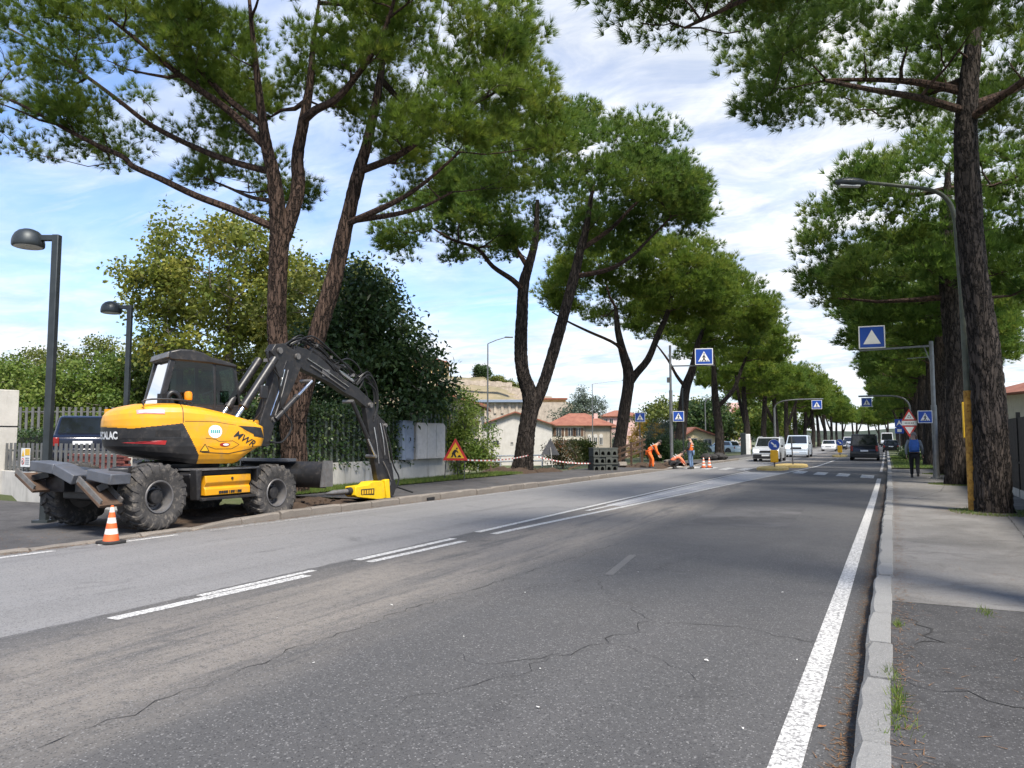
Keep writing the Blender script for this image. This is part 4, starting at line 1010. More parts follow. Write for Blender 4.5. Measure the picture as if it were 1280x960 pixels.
# cedar and round far trees
place_tree('cedar_tree', broadleaf(95, 15, [(0, 0, 9.5, 6.5, 5.5, 4.0), (0, 0, 5.0, 8.0, 6.5, 2.6), (1, 0, 13, 3.2, 3, 2.0)], 'leaves_grey', .5, .22, 150, 26, .35, shell=.15), at_view(727, 150, -3.5), 'spreading grey green cedar behind the red-roofed house', 'tree')
place_tree('far_tree', broadleaf(96, 13, [(0, 0, 7.5, 7.5, 6, 4.5), (6, 0, 7, 6.5, 6, 4.2)], 'leaves_olive', .55, .4, 150, 30, .3), at_view(846, 135, -3), 'wide olive rounded trees behind the small yellow house', 'tree')
place_tree('far_tree', broadleaf(97, 12, [(0, 0, 7, 4, 4, 4.5)], 'leaves_hedge', .5, .35, 70, 30, .3), at_view(886, 128, -2.5), 'dark tree between the small yellow house and the pink block', 'tree')
place_tree('far_tree', broadleaf(98, 9, [(0, 0, 5.5, 3.4, 3.4, 3.2)], 'leaves_hedge', .45, .3, 60, 26, .25), at_view(934, 150, -1), 'rounded dark tree standing in front of the pink apartment block', 'tree')
for i, (x, y, lm_) in enumerate([(-17.5, 128, 'leaves_fresh'), (-18.5, 146, 'leaves_yellow'), (-17.5, 166, 'leaves_fresh')]):
    place_tree('far_tree', broadleaf(101 + i, 9, [(0, 0, 5, 4.5, 4, 3.8)], lm_, .45, .32, 60, 26, .25), (x, y, -.2), ['yellow green tree seen between far pine trunks behind the dark car', 'yellow tree glimpsed between far pine trunks behind the silver van', 'green tree farthest away behind the far pine row'][i], 'tree', 'trees behind the far pine row')
place_tree('far_bush', broadleaf(110, 1.2, [(0, 0, .6, .8, .8, .5)], 'leaves_hedge', .12, .08, 40, 20, .03), (1.6, 57, .1), 'small dark bush on the verge past the walker', 'bush')
# grass blades where the photograph shows them close
def grass(name, pts_fn, n, hgt, w, seed, label, leafm='grass_blades'):
    rng = np.random.default_rng(seed); P = pts_fn(rng, n)
    D = unit(np.array([0, 0, 1.0]) + rng.normal(scale=.45, size=(n, 3)))
    side = unit(np.cross(D, rng.normal(size=(n, 3)))) * w / 2; ln = hgt * rng.uniform(.4, 1.2, (n, 1))
    V = np.stack([P - side, P + side, P + D * ln], axis=1).reshape(-1, 3)
    o = bpy.data.objects.new(name, np_mesh(name, V, np.arange(len(V)).reshape(-1, 3), leafm, np.repeat(rng.uniform(0, 1, n), 3))); col.objects.link(o)
    return tag(o, label, 'grass', kind='stuff')
def pts_verge(rng, n):
    return np.stack([rng.uniform(-15.1, -13.75, n), rng.uniform(15.2, 29, n), np.full(n, .165)], 1)
grass('grass', pts_verge, 26000, .11, .012, 120, 'short green grass strip along the foot of the garden wall')
def pts_kerb(rng, n):
    cl = [(0.0, 5.45, .05), (0.02, 4.55, .07), (0.03, 4.95, .03), (0.05, 6.9, .03), (0.75, 7.7, .05), (0.02, 5.1, .04), (0.02, 4.75, .03)]
    k = rng.integers(0, len(cl), n); c = np.array(cl)[k]
    return np.stack([c[:, 0] + rng.normal(size=n) * c[:, 2] * .6, c[:, 1] + rng.normal(size=n) * c[:, 2] * 1.6, np.full(n, .108)], 1)
grass('kerb_weeds', pts_kerb, 420, .07, .006, 121, 'small weed tufts sprouting behind the near kerb', 'leaves_fresh')
def pts_tree(rng, n):
    c = np.array([(1.98, 18.2), (2.09, 28.9), (2.25, 37.2)])[rng.integers(0, 3, n)]; a = rng.uniform(0, 6.28, n); d = rng.uniform(.36, .75, n)
    return np.stack([c[:, 0] + np.cos(a) * d * 1.1, c[:, 1] + np.sin(a) * d * 1.3, np.full(n, .112)], 1)
grass('tree_foot_grass', pts_tree, 5200, .05, .012, 122, 'thin dry grass ring round the near pavement pine feet')
def pts_vr(rng, n):
    return np.stack([rng.uniform(.45, 2.3, n), rng.uniform(44, 75, n), np.full(n, .11)], 1)
grass('verge_grass', pts_vr, 9000, .12, .03, 123, 'bright grass verge beside the road past the walker')

# fallen pine needles and scraps swept against the kerbs and round the tree feet
mat('needle_litter', (0.16, 0.085, 0.038), 0.9, 0, 0.35, 30)
def litter(name, pts_fn, n, seed, label, L=.09, w=.0035):
    rng = np.random.default_rng(seed); P = pts_fn(rng, n); a = rng.uniform(0, 6.28, n)
    d = np.stack([np.cos(a), np.sin(a), rng.uniform(-.02, .12, n)], 1) * (L * rng.uniform(.4, 1.1, (n, 1))); s_ = np.stack([-np.sin(a), np.cos(a), np.zeros(n)], 1) * w
    V = np.stack([P - s_, P + s_, P + d], axis=1).reshape(-1, 3)
    o = bpy.data.objects.new(name, np_mesh(name, V, np.arange(len(V)).reshape(-1, 3), 'needle_litter')); col.objects.link(o); return tag(o, label, 'litter', kind='stuff')
def pts_gutter(rng, n):
    y = rng.uniform(2, 30, n) ** 1.0; x = np.interp(y, [0, 3.8, 25, 60], [-.24, -.19, .02, .22]); k = rng.uniform(0, 1, n)
    xx = np.where(k < .55, x - np.abs(rng.normal(scale=.05, size=n)) - .008, np.where(k < .8, x + .19 + np.abs(rng.normal(scale=.07, size=n)), x + .2 + rng.uniform(0, 2.7, n)))
    zz = np.where(k < .55, .004, .116); return np.stack([xx, y, zz], 1)
litter('needle_litter', pts_gutter, 5200, 140, 'brown fallen pine needles along the near kerb and pavement')
def pts_feet(rng, n):
    c = np.array([(1.98, 18.2), (2.09, 28.9), (1.62, 18.4)])[rng.integers(0, 3, n)]; a = rng.uniform(0, 6.28, n); d = .35 + np.abs(rng.normal(scale=.35, size=n))
    return np.stack([c[:, 0] + np.cos(a) * d, c[:, 1] + np.sin(a) * d * 1.4, np.full(n, .118)], 1)
litter('needle_litter', pts_feet, 2600, 141, 'brown needle litter round the near pavement pine feet')
def pts_left(rng, n):
    y = rng.uniform(5, 36, n); x = np.interp(y, [0, 6.4, 15, 21, 38], [-11.2, -11.05, -10.8, -10.55, -10.25]); k = rng.uniform(0, 1, n)
    return np.stack([np.where(k < .6, x + np.abs(rng.normal(scale=.10, size=n)) + .01, x - .2 - rng.uniform(0, 2.6, n)), y, np.where(k < .6, .005, np.where(y < 10.6, .034, .137))], 1)
litter('needle_litter', pts_left, 3600, 142, 'brown fallen needles along the far kerb', .10, .006)
# ---------------------------------------------------------------- walls and fences
mb = MB(); mb.prism([(-60, 12.75), (-21, 12.4), (-15.35, 11.45), (-15.35, 26.2), (-60, 34)], 'z', -3.5, LOT)
tag(mb.build('parking_lot', 'lot_paving'), kind='structure')
mb = MB(); mb.box((-15.22, 18.7, 0.37), (0.24, 15.0, 1.02))
w = mb.build('garden_wall', 'wall_concrete', bevel=0.015); tag(w, 'low concrete garden wall running behind the first pine', 'wall')
mb = MB(); mb.bar((-15.34, 11.3, 0.33), (-21.5, 12.35, 0.33), 0.22, 0.86)
tag(mb.build('boundary_wall', 'wall_concrete', bevel=0.015), 'pale concrete wall under the short grey fence at the driveway', 'wall')
mb = MB(); mb.box((-21.75, 12.4, 1.45), (0.62, 0.5, 3.0), rz=-0.17); p_ = mb.build('concrete_pier', 'wall_concrete', bevel=0.02)
tag(p_, 'tall square concrete pier at the far left edge', 'pier')
mb = MB(); mb.box((-21.75, 12.4, 1.95), (0.635, 0.515, 0.03), rz=-0.17); mb.build('joint', 'fence_dark', p_)
mb = MB(); mb.bar((-22.0, 12.45, 0.33), (-30, 13.2, 0.33), 0.22, 0.86)
tag(mb.build('boundary_wall', 'wall_concrete', bevel=0.015), 'concrete wall left of the tall pier', 'wall')
def fence(name, p0, p1, z0, z1, pitch, w, mtl, label, th=0.03, rail=0.05):
    p0, p1 = Vector(p0), Vector(p1); L = (p1 - p0).length; t = (p1 - p0).normalized(); a = math.atan2(t.y, t.x)
    root = empty(name, (p0.x, p0.y, z0)); tag(root, label, 'fence')
    me = MB().box((0, 0, (z1 - z0) / 2), (w, th, z1 - z0)).mesh('slat', mtl)
    n = int(L / pitch)
    for i in range(n + 1):
        o = bpy.data.objects.new('slat', me); col.objects.link(o); o.parent = root
        q = t * (i * pitch); o.location = (q.x, q.y, rnd.uniform(-.006, .006)); o.rotation_euler = (0, rnd.uniform(-.006, .006), a)
    nrm = Vector((-t.y, t.x)) * 0.035
    for zz in (z0 + 0.14, z1 - 0.20):
        MB().bar((p0.x + nrm.x, p0.y + nrm.y, zz), (p1.x + nrm.x, p1.y + nrm.y, zz), 0.03, rail).build('rail', mtl, root)
    return root
fence('slat_fence', (-21.35, 12.3, 0), (-15.4, 11.3, 0), 0.72, 1.50, 0.265, 0.10, 'fence_grey', 'short grey slat fence on the driveway wall below the parked car')
fence('slat_fence', (-33.6, 19.6, 0), (-20.6, 25.4, 0), 1.05, 2.98, 0.27, 0.11, 'fence_grey', 'tall pale slat fence behind the parked hatchback')
fence('slat_fence', (-15.22, 14.0, 0), (-15.22, 26.0, 0), 0.88, 2.55, 0.27, 0.10, 'fence_green', 'grey green slat fence overgrown with ivy behind the excavator arm')
mat('cabinet_blue', (0.215, 0.26, 0.33), 0.45, 0.1, 0.08, 3, dirt=(0.16, 0.17, 0.18), dirt_amt=0.3)
mat('cabinet_pale', (0.52, 0.49, 0.45), 0.5, 0, 0.08, 3, dirt=(0.3, 0.27, 0.22), dirt_amt=0.5)
cb = empty('meter_cabinet', (-15.1, 21.7, 0.88)); tag(cb, 'blue grey metal cabinet standing on the garden wall', 'cabinet')
MB().box((-15.1, 22.05, 1.55), (0.36, 0.70, 1.34)).build('body', 'cabinet_blue', cb, bevel=.01)
MB().box((-14.914, 22.05, 1.55), (0.014, 0.32, 1.26)).build('door', 'cabinet_blue', cb)
MB().box((-15.1, 22.05, 2.235), (0.42, 0.76, 0.03)).build('lid', 'cabinet_blue', cb)
MB().box((-14.90, 22.16, 1.6), (0.02, 0.03, 0.12)).build('handle', 'fence_dark', cb)
cb = empty('meter_cabinet', (-15.1, 23.6, 0.88)); tag(cb, 'pale cream cabinet with streaked doors beside the blue grey one', 'cabinet')
MB().box((-15.1, 23.55, 1.52), (0.36, 1.95, 1.28)).build('body', 'cabinet_pale', cb, bevel=.01)
for k in range(3): MB().box((-14.913, 22.92 + k * .63, 1.52), (0.014, 0.60, 1.22)).build('door', 'cabinet_pale', cb)
MB().box((-15.1, 23.55, 2.175), (0.42, 2.0, 0.03)).build('lid', 'cabinet_pale', cb)
# small notice on the short fence
sg = empty('notice_board', (-19.85, 11.9, 0.95)); tag(sg, 'small white notice with yellow patch and red ring on the driveway fence', 'sign')
tx, ny = Vector((0.986, -0.169, 0)), Vector((-0.169, -0.986, 0)); oc = Vector((-19.85, 11.94, 1.13)) + ny * .03
def on_notice(x, z, d): return oc + tx * x + Vector((0, 0, z)) + ny * d
def notice_plate(nm, pts, d, mtl): MB().plate([on_notice(x, z, d) for x, z in pts], ny, .004).build(nm, mtl, sg)
notice_plate('plate', [(-.27, -.24), (.27, -.24), (.27, .24), (-.27, .24)], 0.0, 'white_paint')
notice_plate('yellow_patch', [(-.02, .06), (.25, .06), (.25, .22), (-.02, .22)], .006, 'sign_yellow')
notice_plate('warning_mark', [(-.22, .03), (-.06, .03), (-.14, .2)], .006, 'sign_yellow')
ring = [(math.cos(t) * .085 - .14, math.sin(t) * .085 - .1) for t in np.linspace(0, 2 * PI, 18)[:-1]]
notice_plate('prohibition_disc', ring, .006, 'red_paint')
notice_plate('disc_field', [((x + .14) * .68 - .14, (z + .1) * .68 - .1) for x, z in ring], .011, 'white_paint')
notice_plate('disc_bar', [(-.17, -.12), (-.13, -.14), (-.11, -.08), (-.15, -.06)], .016, 'black_paint')
for k in range(4): notice_plate('text_line', [(.0, -.02 - k * .05), (.23, -.02 - k * .05), (.23, -.005 - k * .05), (.0, -.005 - k * .05)], .006, 'sign_back')
# dark panel fence at the near pavement
df = empty('panel_fence', (3.12, 22, 0.1)); tag(df, 'dark metal panel fence along the back of the near pavement', 'fence')
for k in range(17):
    y = 9.0 + k * 2.05
    MB().box((3.14, y + 1.0, 1.17), (0.04, 1.96, 1.98)).build('panel', 'fence_dark', df)
    MB().box((3.14, y, 1.2), (0.09, 0.08, 2.2)).build('post', 'fence_dark', df)
    MB().box((3.105, y + 1.0, 1.0), (0.03, 1.96, 0.05)).build('rail', 'fence_dark', df)
MB().box((3.2, 26, 0.15), (0.2, 36, 0.3)).build('plinth', 'wall_concrete', df)

# ---------------------------------------------------------------- lamps
mat('lamp_dark', (0.035, 0.042, 0.045), 0.42, 0.3, 0.15, 4)
mat('lamp_lens', (0.55, 0.55, 0.52), 0.3)
def dome_lamp(loc, z0, h, rz, label):
    r = empty('dome_lamp', (loc[0], loc[1], z0)); x, y = loc
    d = Vector((math.cos(rz), math.sin(rz), 0))
    MB().box((x, y, z0 + h / 2), (.13, .13, h), rz).build('post', 'lamp_dark', r, bevel=.012)
    MB().box((x, y, z0 + .03), (.3, .3, .06), rz).build('base_plate', 'lamp_dark', r)
    MB().bar(Vector((x, y, z0 + h - .06)) - d * .05, Vector((x, y, z0 + h - .06)) + d * .42, .10, .11).build('arm', 'lamp_dark', r, bevel=.01)
    c = Vector((x, y, z0 + h - .19)) + d * .56
    prof = [(0.275, -.04), (.285, -.02), (.285, .05), (.27, .13), (.235, .205), (.175, .265), (.095, .30), (.01, .31)]
    MB().lathe(prof, c, (0, 0, 1), 24).build('dome', 'lamp_dark', r, smooth=True)
    MB().lathe([(.245, -.052), (.245, -.042)], c, (0, 0, 1), 24).build('lens', 'lamp_lens', r)
    tag(r, label, 'lamp post', 'dome lamp posts'); return r
dome_lamp((-14.33, 9.0), 0.02, 5.55, PI + .45, 'near dark dome lamp post in front of the driveway fence')
dome_lamp((-19.86, 14.74), LOT, 4.75, PI + .45, 'farther dome lamp post rising behind the excavator tail')
def street_lamp(loc, z0, h, arm, az, label, r=.07, mtl='galvanised'):
    e = empty('street_lamp', (loc[0], loc[1], z0)); x, y = loc; d = Vector((math.cos(az), math.sin(az), 0)); top = Vector((x, y, z0 + h))
    MB().tube([(x, y, z0), (x, y, z0 + h * .5), tuple(top)], [r * 1.3, r, r * .7], 8).build('pole', mtl, e, smooth=True)
    MB().tube([tuple(top), tuple(top + d * arm * .5 + Vector((0, 0, .3))), tuple(top + d * arm + Vector((0, 0, .5)))], r * .55, 6).build('arm', mtl, e, smooth=True)
    q = top + d * (arm + .3) + Vector((0, 0, .52)); MB().bar(q - d * .35, q + d * .3, .26, .1).build('lamp_head', mtl, e, bevel=.02)
    tag(e, label, 'street lamp', 'slender street lamps'); return e
street_lamp((-28.1, 52.6), -2.4, 11.6, 1.4, .46, 'tall slender grey street lamp left of the forked pine')
street_lamp((-34.5, 94), -2.6, 11.5, 4.0, .46, 'thin grey street lamp seen right of the leaning pine')
street_lamp((-23.5, 112), -2, 9.0, .3, .46, 'pale thin lamp mast right of the small yellow house', .1)
# rusty post with curved arm on the near pavement
mat('rust_yellow', (0.40, 0.215, 0.035), 0.75, 0.1, 0.35, 7, dirt=(0.15, 0.05, 0.02), dirt_amt=1.0, bs=.4)
mat('post_green', (0.075, 0.085, 0.062), 0.55, 0.2, 0.25, 6, dirt=(0.14, 0.11, 0.07), dirt_amt=0.5)
e = empty('curved_lamp', (1.62, 18.45, .11)); tag(e, 'curved-arm street lamp on a rusty yellow post beside the nearest trunk', 'street lamp')
MB().tube([(1.62, 18.45, .10), (1.62, 18.45, 2.62)], .088, 14).build('post_foot', 'rust_yellow', e, smooth=True)
MB().tube([(1.62, 18.45, 2.60), (1.60, 18.45, 4.5), (1.54, 18.43, 6.2)], [.075, .068, .06], 12).build('post', 'post_green', e, smooth=True)
MB().tube([(1.54, 18.43, 6.15), (1.46, 18.4, 6.6), (1.25, 18.3, 6.88), (.9, 18.15, 7.0), (.4, 17.95, 7.08), (-.15, 17.72, 7.16)], [.055, .05, .045, .042, .04, .036], 10, 4).build('arm', 'post_green', e, smooth=True)
d = Vector((-.93, -.37, .06)).normalized(); q = Vector((-.15, 17.72, 7.15))
hd = MB(); hd.lathe([(.03, 0), (.075, .1), (.105, .3), (.095, .5), (.05, .64), (.01, .68)], q, d, 14); hd.build('lamp_head', 'lamp_dark', e, smooth=True)
MB().bar(q + d * .16 + Vector((0, 0, -.085)), q + d * .58 + Vector((0, 0, -.085)), .13, .03).build('lens', 'lamp_lens', e)
e = empty('yellow_box', (1.95, 20.6, .11)); tag(e, 'yellow panel on a thin post half hidden behind the nearest trunk', 'sign')
MB().box((1.83, 20.6, 2.05), (.32, .10, .85)).build('panel', 'sign_yellow', e, bevel=.02)
MB().tube([(1.83, 20.68, .11), (1.83, 20.68, 2.6)], .03, 8).build('post', 'galvanised', e)

# ---------------------------------------------------------------- signs
class Board:
    """flat board with printed plates in front of it. c centre of the face, xa reading direction, nrm towards the reader"""
    def __init__(s, c, xa, parent): s.c = Vector(c); s.x = Vector(xa).normalized(); s.z = Vector((0, 0, 1)); s.n = s.x.cross(s.z); s.p = parent
    def pt(s, x, z, d=0): return s.c + s.x * x + s.z * z + s.n * d
    def plate(s, nm, pts, d, mtl, th=.004, parent=None): return MB().plate([s.pt(x, z, d) for x, z in pts], s.n, th).build(nm, mtl, parent or s.p)
def rect(w, h, x=0, z=0): return [(x - w / 2, z - h / 2), (x + w / 2, z - h / 2), (x + w / 2, z + h / 2), (x - w / 2, z + h / 2)]
def crossing_face(bd, w, depth, plain=False):
    a = w / 2
    box = bd.plate('sign_box', rect(w, w * .94), -depth, 'sign_back', depth)
    bd.plate('border', rect(w, w * .94), .001, 'white_paint', .004, box)
    bd.plate('blue_field', rect(w * .91, w * .85), .007, 'sign_blue', .004, box)
    tri = [(-a * .66, -a * .58), (a * .66, -a * .58), (0, a * .62)]
    bd.plate('triangle', tri, .013, 'white_paint', .004, box)
    if not plain:
        k = a * .62
        body = [(-.10, .42), (-.02, .55), (.10, .52), (.14, .25), (.34, .10), (.28, .0), (.10, .10), (.10, -.12), (.30, -.62), (.14, -.64), (0, -.28), (-.16, -.64), (-.32, -.6), (-.12, -.1), (-.12, .16), (-.28, -.02), (-.34, .06)]
        bd.plate('walker_mark', [(x * k, z * k - a * .14) for x, z in body], .019, 'black_paint', .003, box)
        hx, hz = .03 * k, .72 * k - a * .14
        bd.plate('walker_head', [(hx + .11 * k * math.cos(t), hz + .11 * k * math.sin(t)) for t in np.linspace(0, 2 * PI, 11)[:-1]], .019, 'black_paint', .003, box)
        for q in (-.42, -.2, .2, .42): bd.plate('stripe_mark', rect(a * .10, a * .10, a * q, -a * .5), .019, 'black_paint', .003, box)
    return box
def pole(parent, x, y, z0, z1, r, mtl='galvanised', r1=None):
    return MB().tube([(x, y, z0), (x, y, z1)], [r, r1 or r], 12).build('pole', mtl, parent, smooth=True)
GX = 'overhead crossing signs'
# near pavement gantry
e = empty('crossing_gantry', (1.74, 32.8, .11)); tag(e, 'grey gantry with glare-blanked white triangle sign box over the near lane', 'crossing sign', GX)
pole(e, 1.74, 32.8, .1, 2.9, .10); MB().tube([(1.74, 32.8, 2.9), (1.74, 32.8, 5.35)], .075, 12).build('pole_top', 'galvanised', e, smooth=True)
MB().lathe([(.2, 0), (.2, .05), (.12, .08), (.11, .3)], (1.74, 32.8, .11), (0, 0, 1), 14).build('base_plate', 'galvanised', e)
MB().bar((1.74, 32.8, 5.17), (-.75, 32.8, 5.12), .07, .07).build('arm', 'galvanised', e)
MB().bar((1.74, 32.8, 4.4), (1.5, 32.8, 5.14), .04, .04).build('brace', 'galvanised', e)
MB().bar((1.70, 32.8, 4.75), (.9, 32.8, 4.72), .025, .025).build('cable_arm', 'galvanised', e)
crossing_face(Board((-.30, 32.70, 5.62), (1, 0.1, 0), e), .95, .14, True)  # walker mark left off; the blank white triangle stands in for sun glare
crossing_face(Board((1.43, 32.66, 2.45), (1, .12, 0), e), .50, .03)
# far-side gantry by the workers
e = empty('crossing_gantry', (-10.9, 42.7, .1)); tag(e, 'grey gantry with walker sign box beside the standing worker', 'crossing sign', GX)
pole(e, -10.9, 42.7, .05, 4.4, .10); MB().tube([(-10.9, 42.7, 4.4), (-10.9, 42.7, 7.0)], .07, 12).build('pole_top', 'galvanised', e, smooth=True)
MB().bar((-10.95, 42.7, 5.80), (-8.4, 42.7, 5.74), .07, .07).build('arm', 'galvanised', e)
MB().box((-11.02, 42.7, 5.0), (.16, .16, .3)).build('junction_box', 'galvanised', e)
crossing_face(Board((-8.95, 42.6, 6.25), (1, .25, 0), e), .98, .14)
crossing_face(Board((-10.45, 42.6, 2.9), (1, .25, 0), e), .62, .03)
# distant pair
e = empty('crossing_gantry', (1.74, 61, .1)); tag(e, 'curved pale pole carrying a small crossing sign and red bordered triangles', 'crossing sign', GX)
pole(e, 1.74, 61, .1, 3.6, .11)
MB().tube([(1.74, 61, 3.5), (1.72, 61, 4.0), (1.45, 61, 4.45), (.9, 61, 4.68), (.1, 61, 4.75), (-1.6, 61, 4.75)], .065, 10, 4).build('arm', 'galvanised', e, smooth=True)
crossing_face(Board((-1.05, 60.9, 4.30), (1, .1, 0), e), .70, .10)
tb = Board((1.66, 60.85, 2.75), (1, .1, 0), e)
s_ = .98; hgt = s_ * .87
tb.plate('danger_triangle', [(-s_ / 2, .17), (s_ / 2, .17), (0, .17 + hgt)], 0, 'red_paint')
tb.plate('triangle_field', [(-s_ * .33, .27), (s_ * .33, .27), (0, .27 + hgt * .64)], .006, 'white_paint')
for an in (90, 210, 330): tb.plate('arrow_mark', [(.10 * math.cos(R(an + t)) * k, .46 + .10 * math.sin(R(an + t)) * k) for t, k in ((-40, .7), (0, 1.3), (40, 1), (20, .6))], .012, 'black_paint')
tb.plate('text_plate', rect(s_, .32, 0, 0), 0, 'white_paint')
for k in range(6): tb.plate('letter_mark', rect(.055, .09, -.26 + k * .095 + (.03 if k > 3 else 0), 0), .006, 'sign_back')
tb.plate('yield_triangle', [(-s_ / 2, -.17), (0, -.17 - hgt), (s_ / 2, -.17)], 0, 'red_paint')
tb.plate('triangle_field', [(-s_ * .31, -.27), (0, -.27 - hgt * .6), (s_ * .31, -.27)], .006, 'white_paint')
e = empty('crossing_gantry', (-9.95, 80.8, .1)); tag(e, 'distant gantry on the far side, its small sign hanging before the pine crowns', 'crossing sign', GX)
pole(e, -9.95, 80.8, .1, 4.8, .10)
MB().tube([(-9.95, 80.8, 4.7), (-9.7, 80.8, 5.2), (-9.0, 80.8, 5.5), (-7.5, 80.8, 5.6), (-5.3, 80.8, 5.6)], .06, 8, 3).build('arm', 'galvanised', e, smooth=True)
crossing_face(Board((-5.9, 80.7, 5.05), (1, .1, 0), e), .95, .12)
e = empty('crossing_sign', (-13.5, 45.2, .1)); tag(e, 'blue crossing sign on a dark post just right of the leaning pine', 'crossing sign')
MB().tube([(-13.5, 45.2, 0), (-13.5, 45.2, 3.25)], .035, 8).build('post', 'sign_back', e); crossing_face(Board((-13.45, 45.1, 2.95), (1, .28, 0), e), .62, .03)
e = empty('blue_sign', (1.5, 90, .1)); tag(e, 'far double blue road sign beyond the red bordered triangles', 'sign')
MB().tube([(1.5, 90, 0), (1.5, 90, 3.6)], .04, 8).build('post', 'galvanised', e); bd = Board((1.5, 89.9, 3.3), (1, .1, 0), e)
bx = bd.plate('panel', rect(.85, .85), 0, 'sign_blue', .02); bd.plate('arrow_mark', [(-.3, -.3), (0, .32), (.3, -.3), (0, -.05)], .022, 'white_paint')
bd.plate('panel', rect(.85, .6, 0, -.78), 0, 'sign_blue', .02); bd.plate('cycle_mark', rect(.42, .3, 0, -.78), .022, 'white_paint')
e = empty('dark_post', (-12.35, 51.6, .1)); tag(e, 'thin dark post rising right behind the standing worker', 'post')
MB().tube([(-12.35, 51.6, 0), (-12.35, 51.6, 5.0)], .05, 8).build('shaft', 'lamp_dark', e); MB().lathe([(.07, 0), (.07, .06), (.02, .1)], (-12.35, 51.6, 5.0), n=8).build('cap', 'lamp_dark', e)
# roadworks triangle with digging pictogram
def works_sign(loc, ang, label, seen_back=False, tilt=0.12):
    x, y, z = loc; e = empty('roadworks_sign', loc); tag(e, label, 'road sign')
    xa = Vector((math.cos(ang), math.sin(ang), 0)); bd = Board((x, y, z + .98), xa, e); s = .92; h = s * .87
    tr = [(-s / 2, -h / 3), (s / 2, -h / 3), (0, h * 2 / 3)]
    b0 = bd.plate('plate', tr, -.012, 'sign_back', .012)
    bd.plate('red_border', tr, .001, 'red_paint', .004, b0)
    k = .70; bd.plate('yellow_field', [(a * k, b * k) for a, b in tr], .007, 'sign_yellow', .004, b0)
    m = [(-.17, -.155), (-.10, -.155), (-.065, -.05), (-.01, -.155), (.05, -.155), (-.005, -.02), (.035, .05), (.09, .0), (.115, .03), (.03, .12), (-.03, .12), (-.11, .03), (-.13, -.04), (-.10, -.06), (-.075, -.005)]
    bd.plate('digger_mark', m, .013, 'black_paint', .003, b0)
    bd.plate('digger_head', [(.055 + .036 * math.cos(t), .16 + .036 * math.sin(t)) for t in np.linspace(0, 6.28, 10)[:-1]], .013, 'black_paint', .003, b0)
    bd.plate('heap_mark', [(.07, -.155), (.22, -.155), (.18, -.09), (.14, -.07), (.10, -.10)], .013, 'black_paint', .003, b0)
    for q in (-.34, .34):
        MB().bar(bd.pt(q, -.25, -.03), tuple(Vector((x, y, z)) + xa * q * 1.05 + bd.n * .18), .025, .025).build('leg', 'black_paint', e)
    MB().bar(bd.pt(0, .1, -.03), tuple(Vector((x, y, z)) - bd.n * .55), .025, .025).build('leg', 'black_paint', e)
    MB().bar(bd.pt(-.4, -.32, -.03), bd.pt(.4, -.32, -.03), .025, .025).build('crossbar', 'black_paint', e)
    return e
works_sign((-13.75, 23.3, .13), .33, 'yellow roadworks triangle with red border on black legs by the shrub')
works_sign((-14.55, 33.7, .13), PI + .62, 'roadworks triangle seen from behind, dark, leaning beside the forked pine')
# barrier tape
mat('tape_red', (0.42, 0.10, 0.09), 0.4, 0, 0.1, 8)
def tape(p0, p1, label):
    e = empty('barrier_tape', p0); tag(e, label, 'tape'); p0, p1 = Vector(p0), Vector(p1); n = 34
    P = [p0 + (p1 - p0) * (i / n) + Vector((0, 0, -.10 * 4 * (i / n) * (1 - i / n))) for i in range(n + 1)]
    A, B = MB(), MB()
    for i in range(n): (A if i % 2 else B).plate([P[i] + Vector((0, 0, -.026)), P[i + 1] + Vector((0, 0, -.026)), P[i + 1] + Vector((0, 0, .026)), P[i] + Vector((0, 0, .026))], (1, .2, 0), .003)
    B.build('white_stripes', 'white_paint', e); A.build('red_stripes', 'tape_red', e)
tape((-13.4, 23.5, .86), (-14.75, 31.6, .86), 'red and white tape from the roadworks triangle to the forked pine')
tape((-14.6, 32.2, .8), (-12.6, 34.0, .45), 'short tape from the forked pine towards the stacked blocks')
# white railing and little post behind
e = empty('white_railing', (-17.5, 35.5, -.2)); tag(e, 'low white tubular railing behind the tape', 'railing')
ra, rb = Vector((-19.5, 33.0, 0)), Vector((-16.9, 38.0, 0))
for zz in (.72, .42): MB().tube([ra + Vector((0, 0, zz)), rb + Vector((0, 0, zz))], .04, 8).build('rail', 'white_paint', e)
for i in range(5):
    q = ra + (rb - ra) * i / 4; MB().tube([q + Vector((0, 0, -1)), q + Vector((0, 0, .74))], .035, 8).build('post', 'white_paint', e)
e = empty('dark_stake', (-15.7, 29.6, .0)); tag(e, 'short tilted dark stake holding the tape before the railing', 'stake')
MB().bar((-15.72, 29.6, -.1), (-15.62, 29.7, 1.05), .05, .05).build('shaft', 'wood_dark', e); MB().bar((-15.625, 29.69, 1.0), (-15.61, 29.71, 1.1), .062, .062).build('tip', 'black_paint', e)
# stair rail of dark timber
e = empty('stair_railing', (-13.2, 41.5, 0)); tag(e, 'dark timber stair railing with sloping rails left of the crouching workers', 'railing')
ra, rb = Vector((-13.7, 39.8, .1)), Vector((-12.6, 42.6, .1))
for i in range(4):
    q = ra + (rb - ra) * i / 3; MB().bar(q + Vector((0, 0, -.4)), q + Vector((0, 0, .85 + i * .25)), .10, .10).build('post', 'wood_dark', e)
for zz in (.25, .55, .85): MB().bar(ra + Vector((0, 0, zz - .1)), rb + Vector((0, 0, zz + .65)) + (rb - ra) * .1, .05, .10).build('rail', 'wood_dark', e)
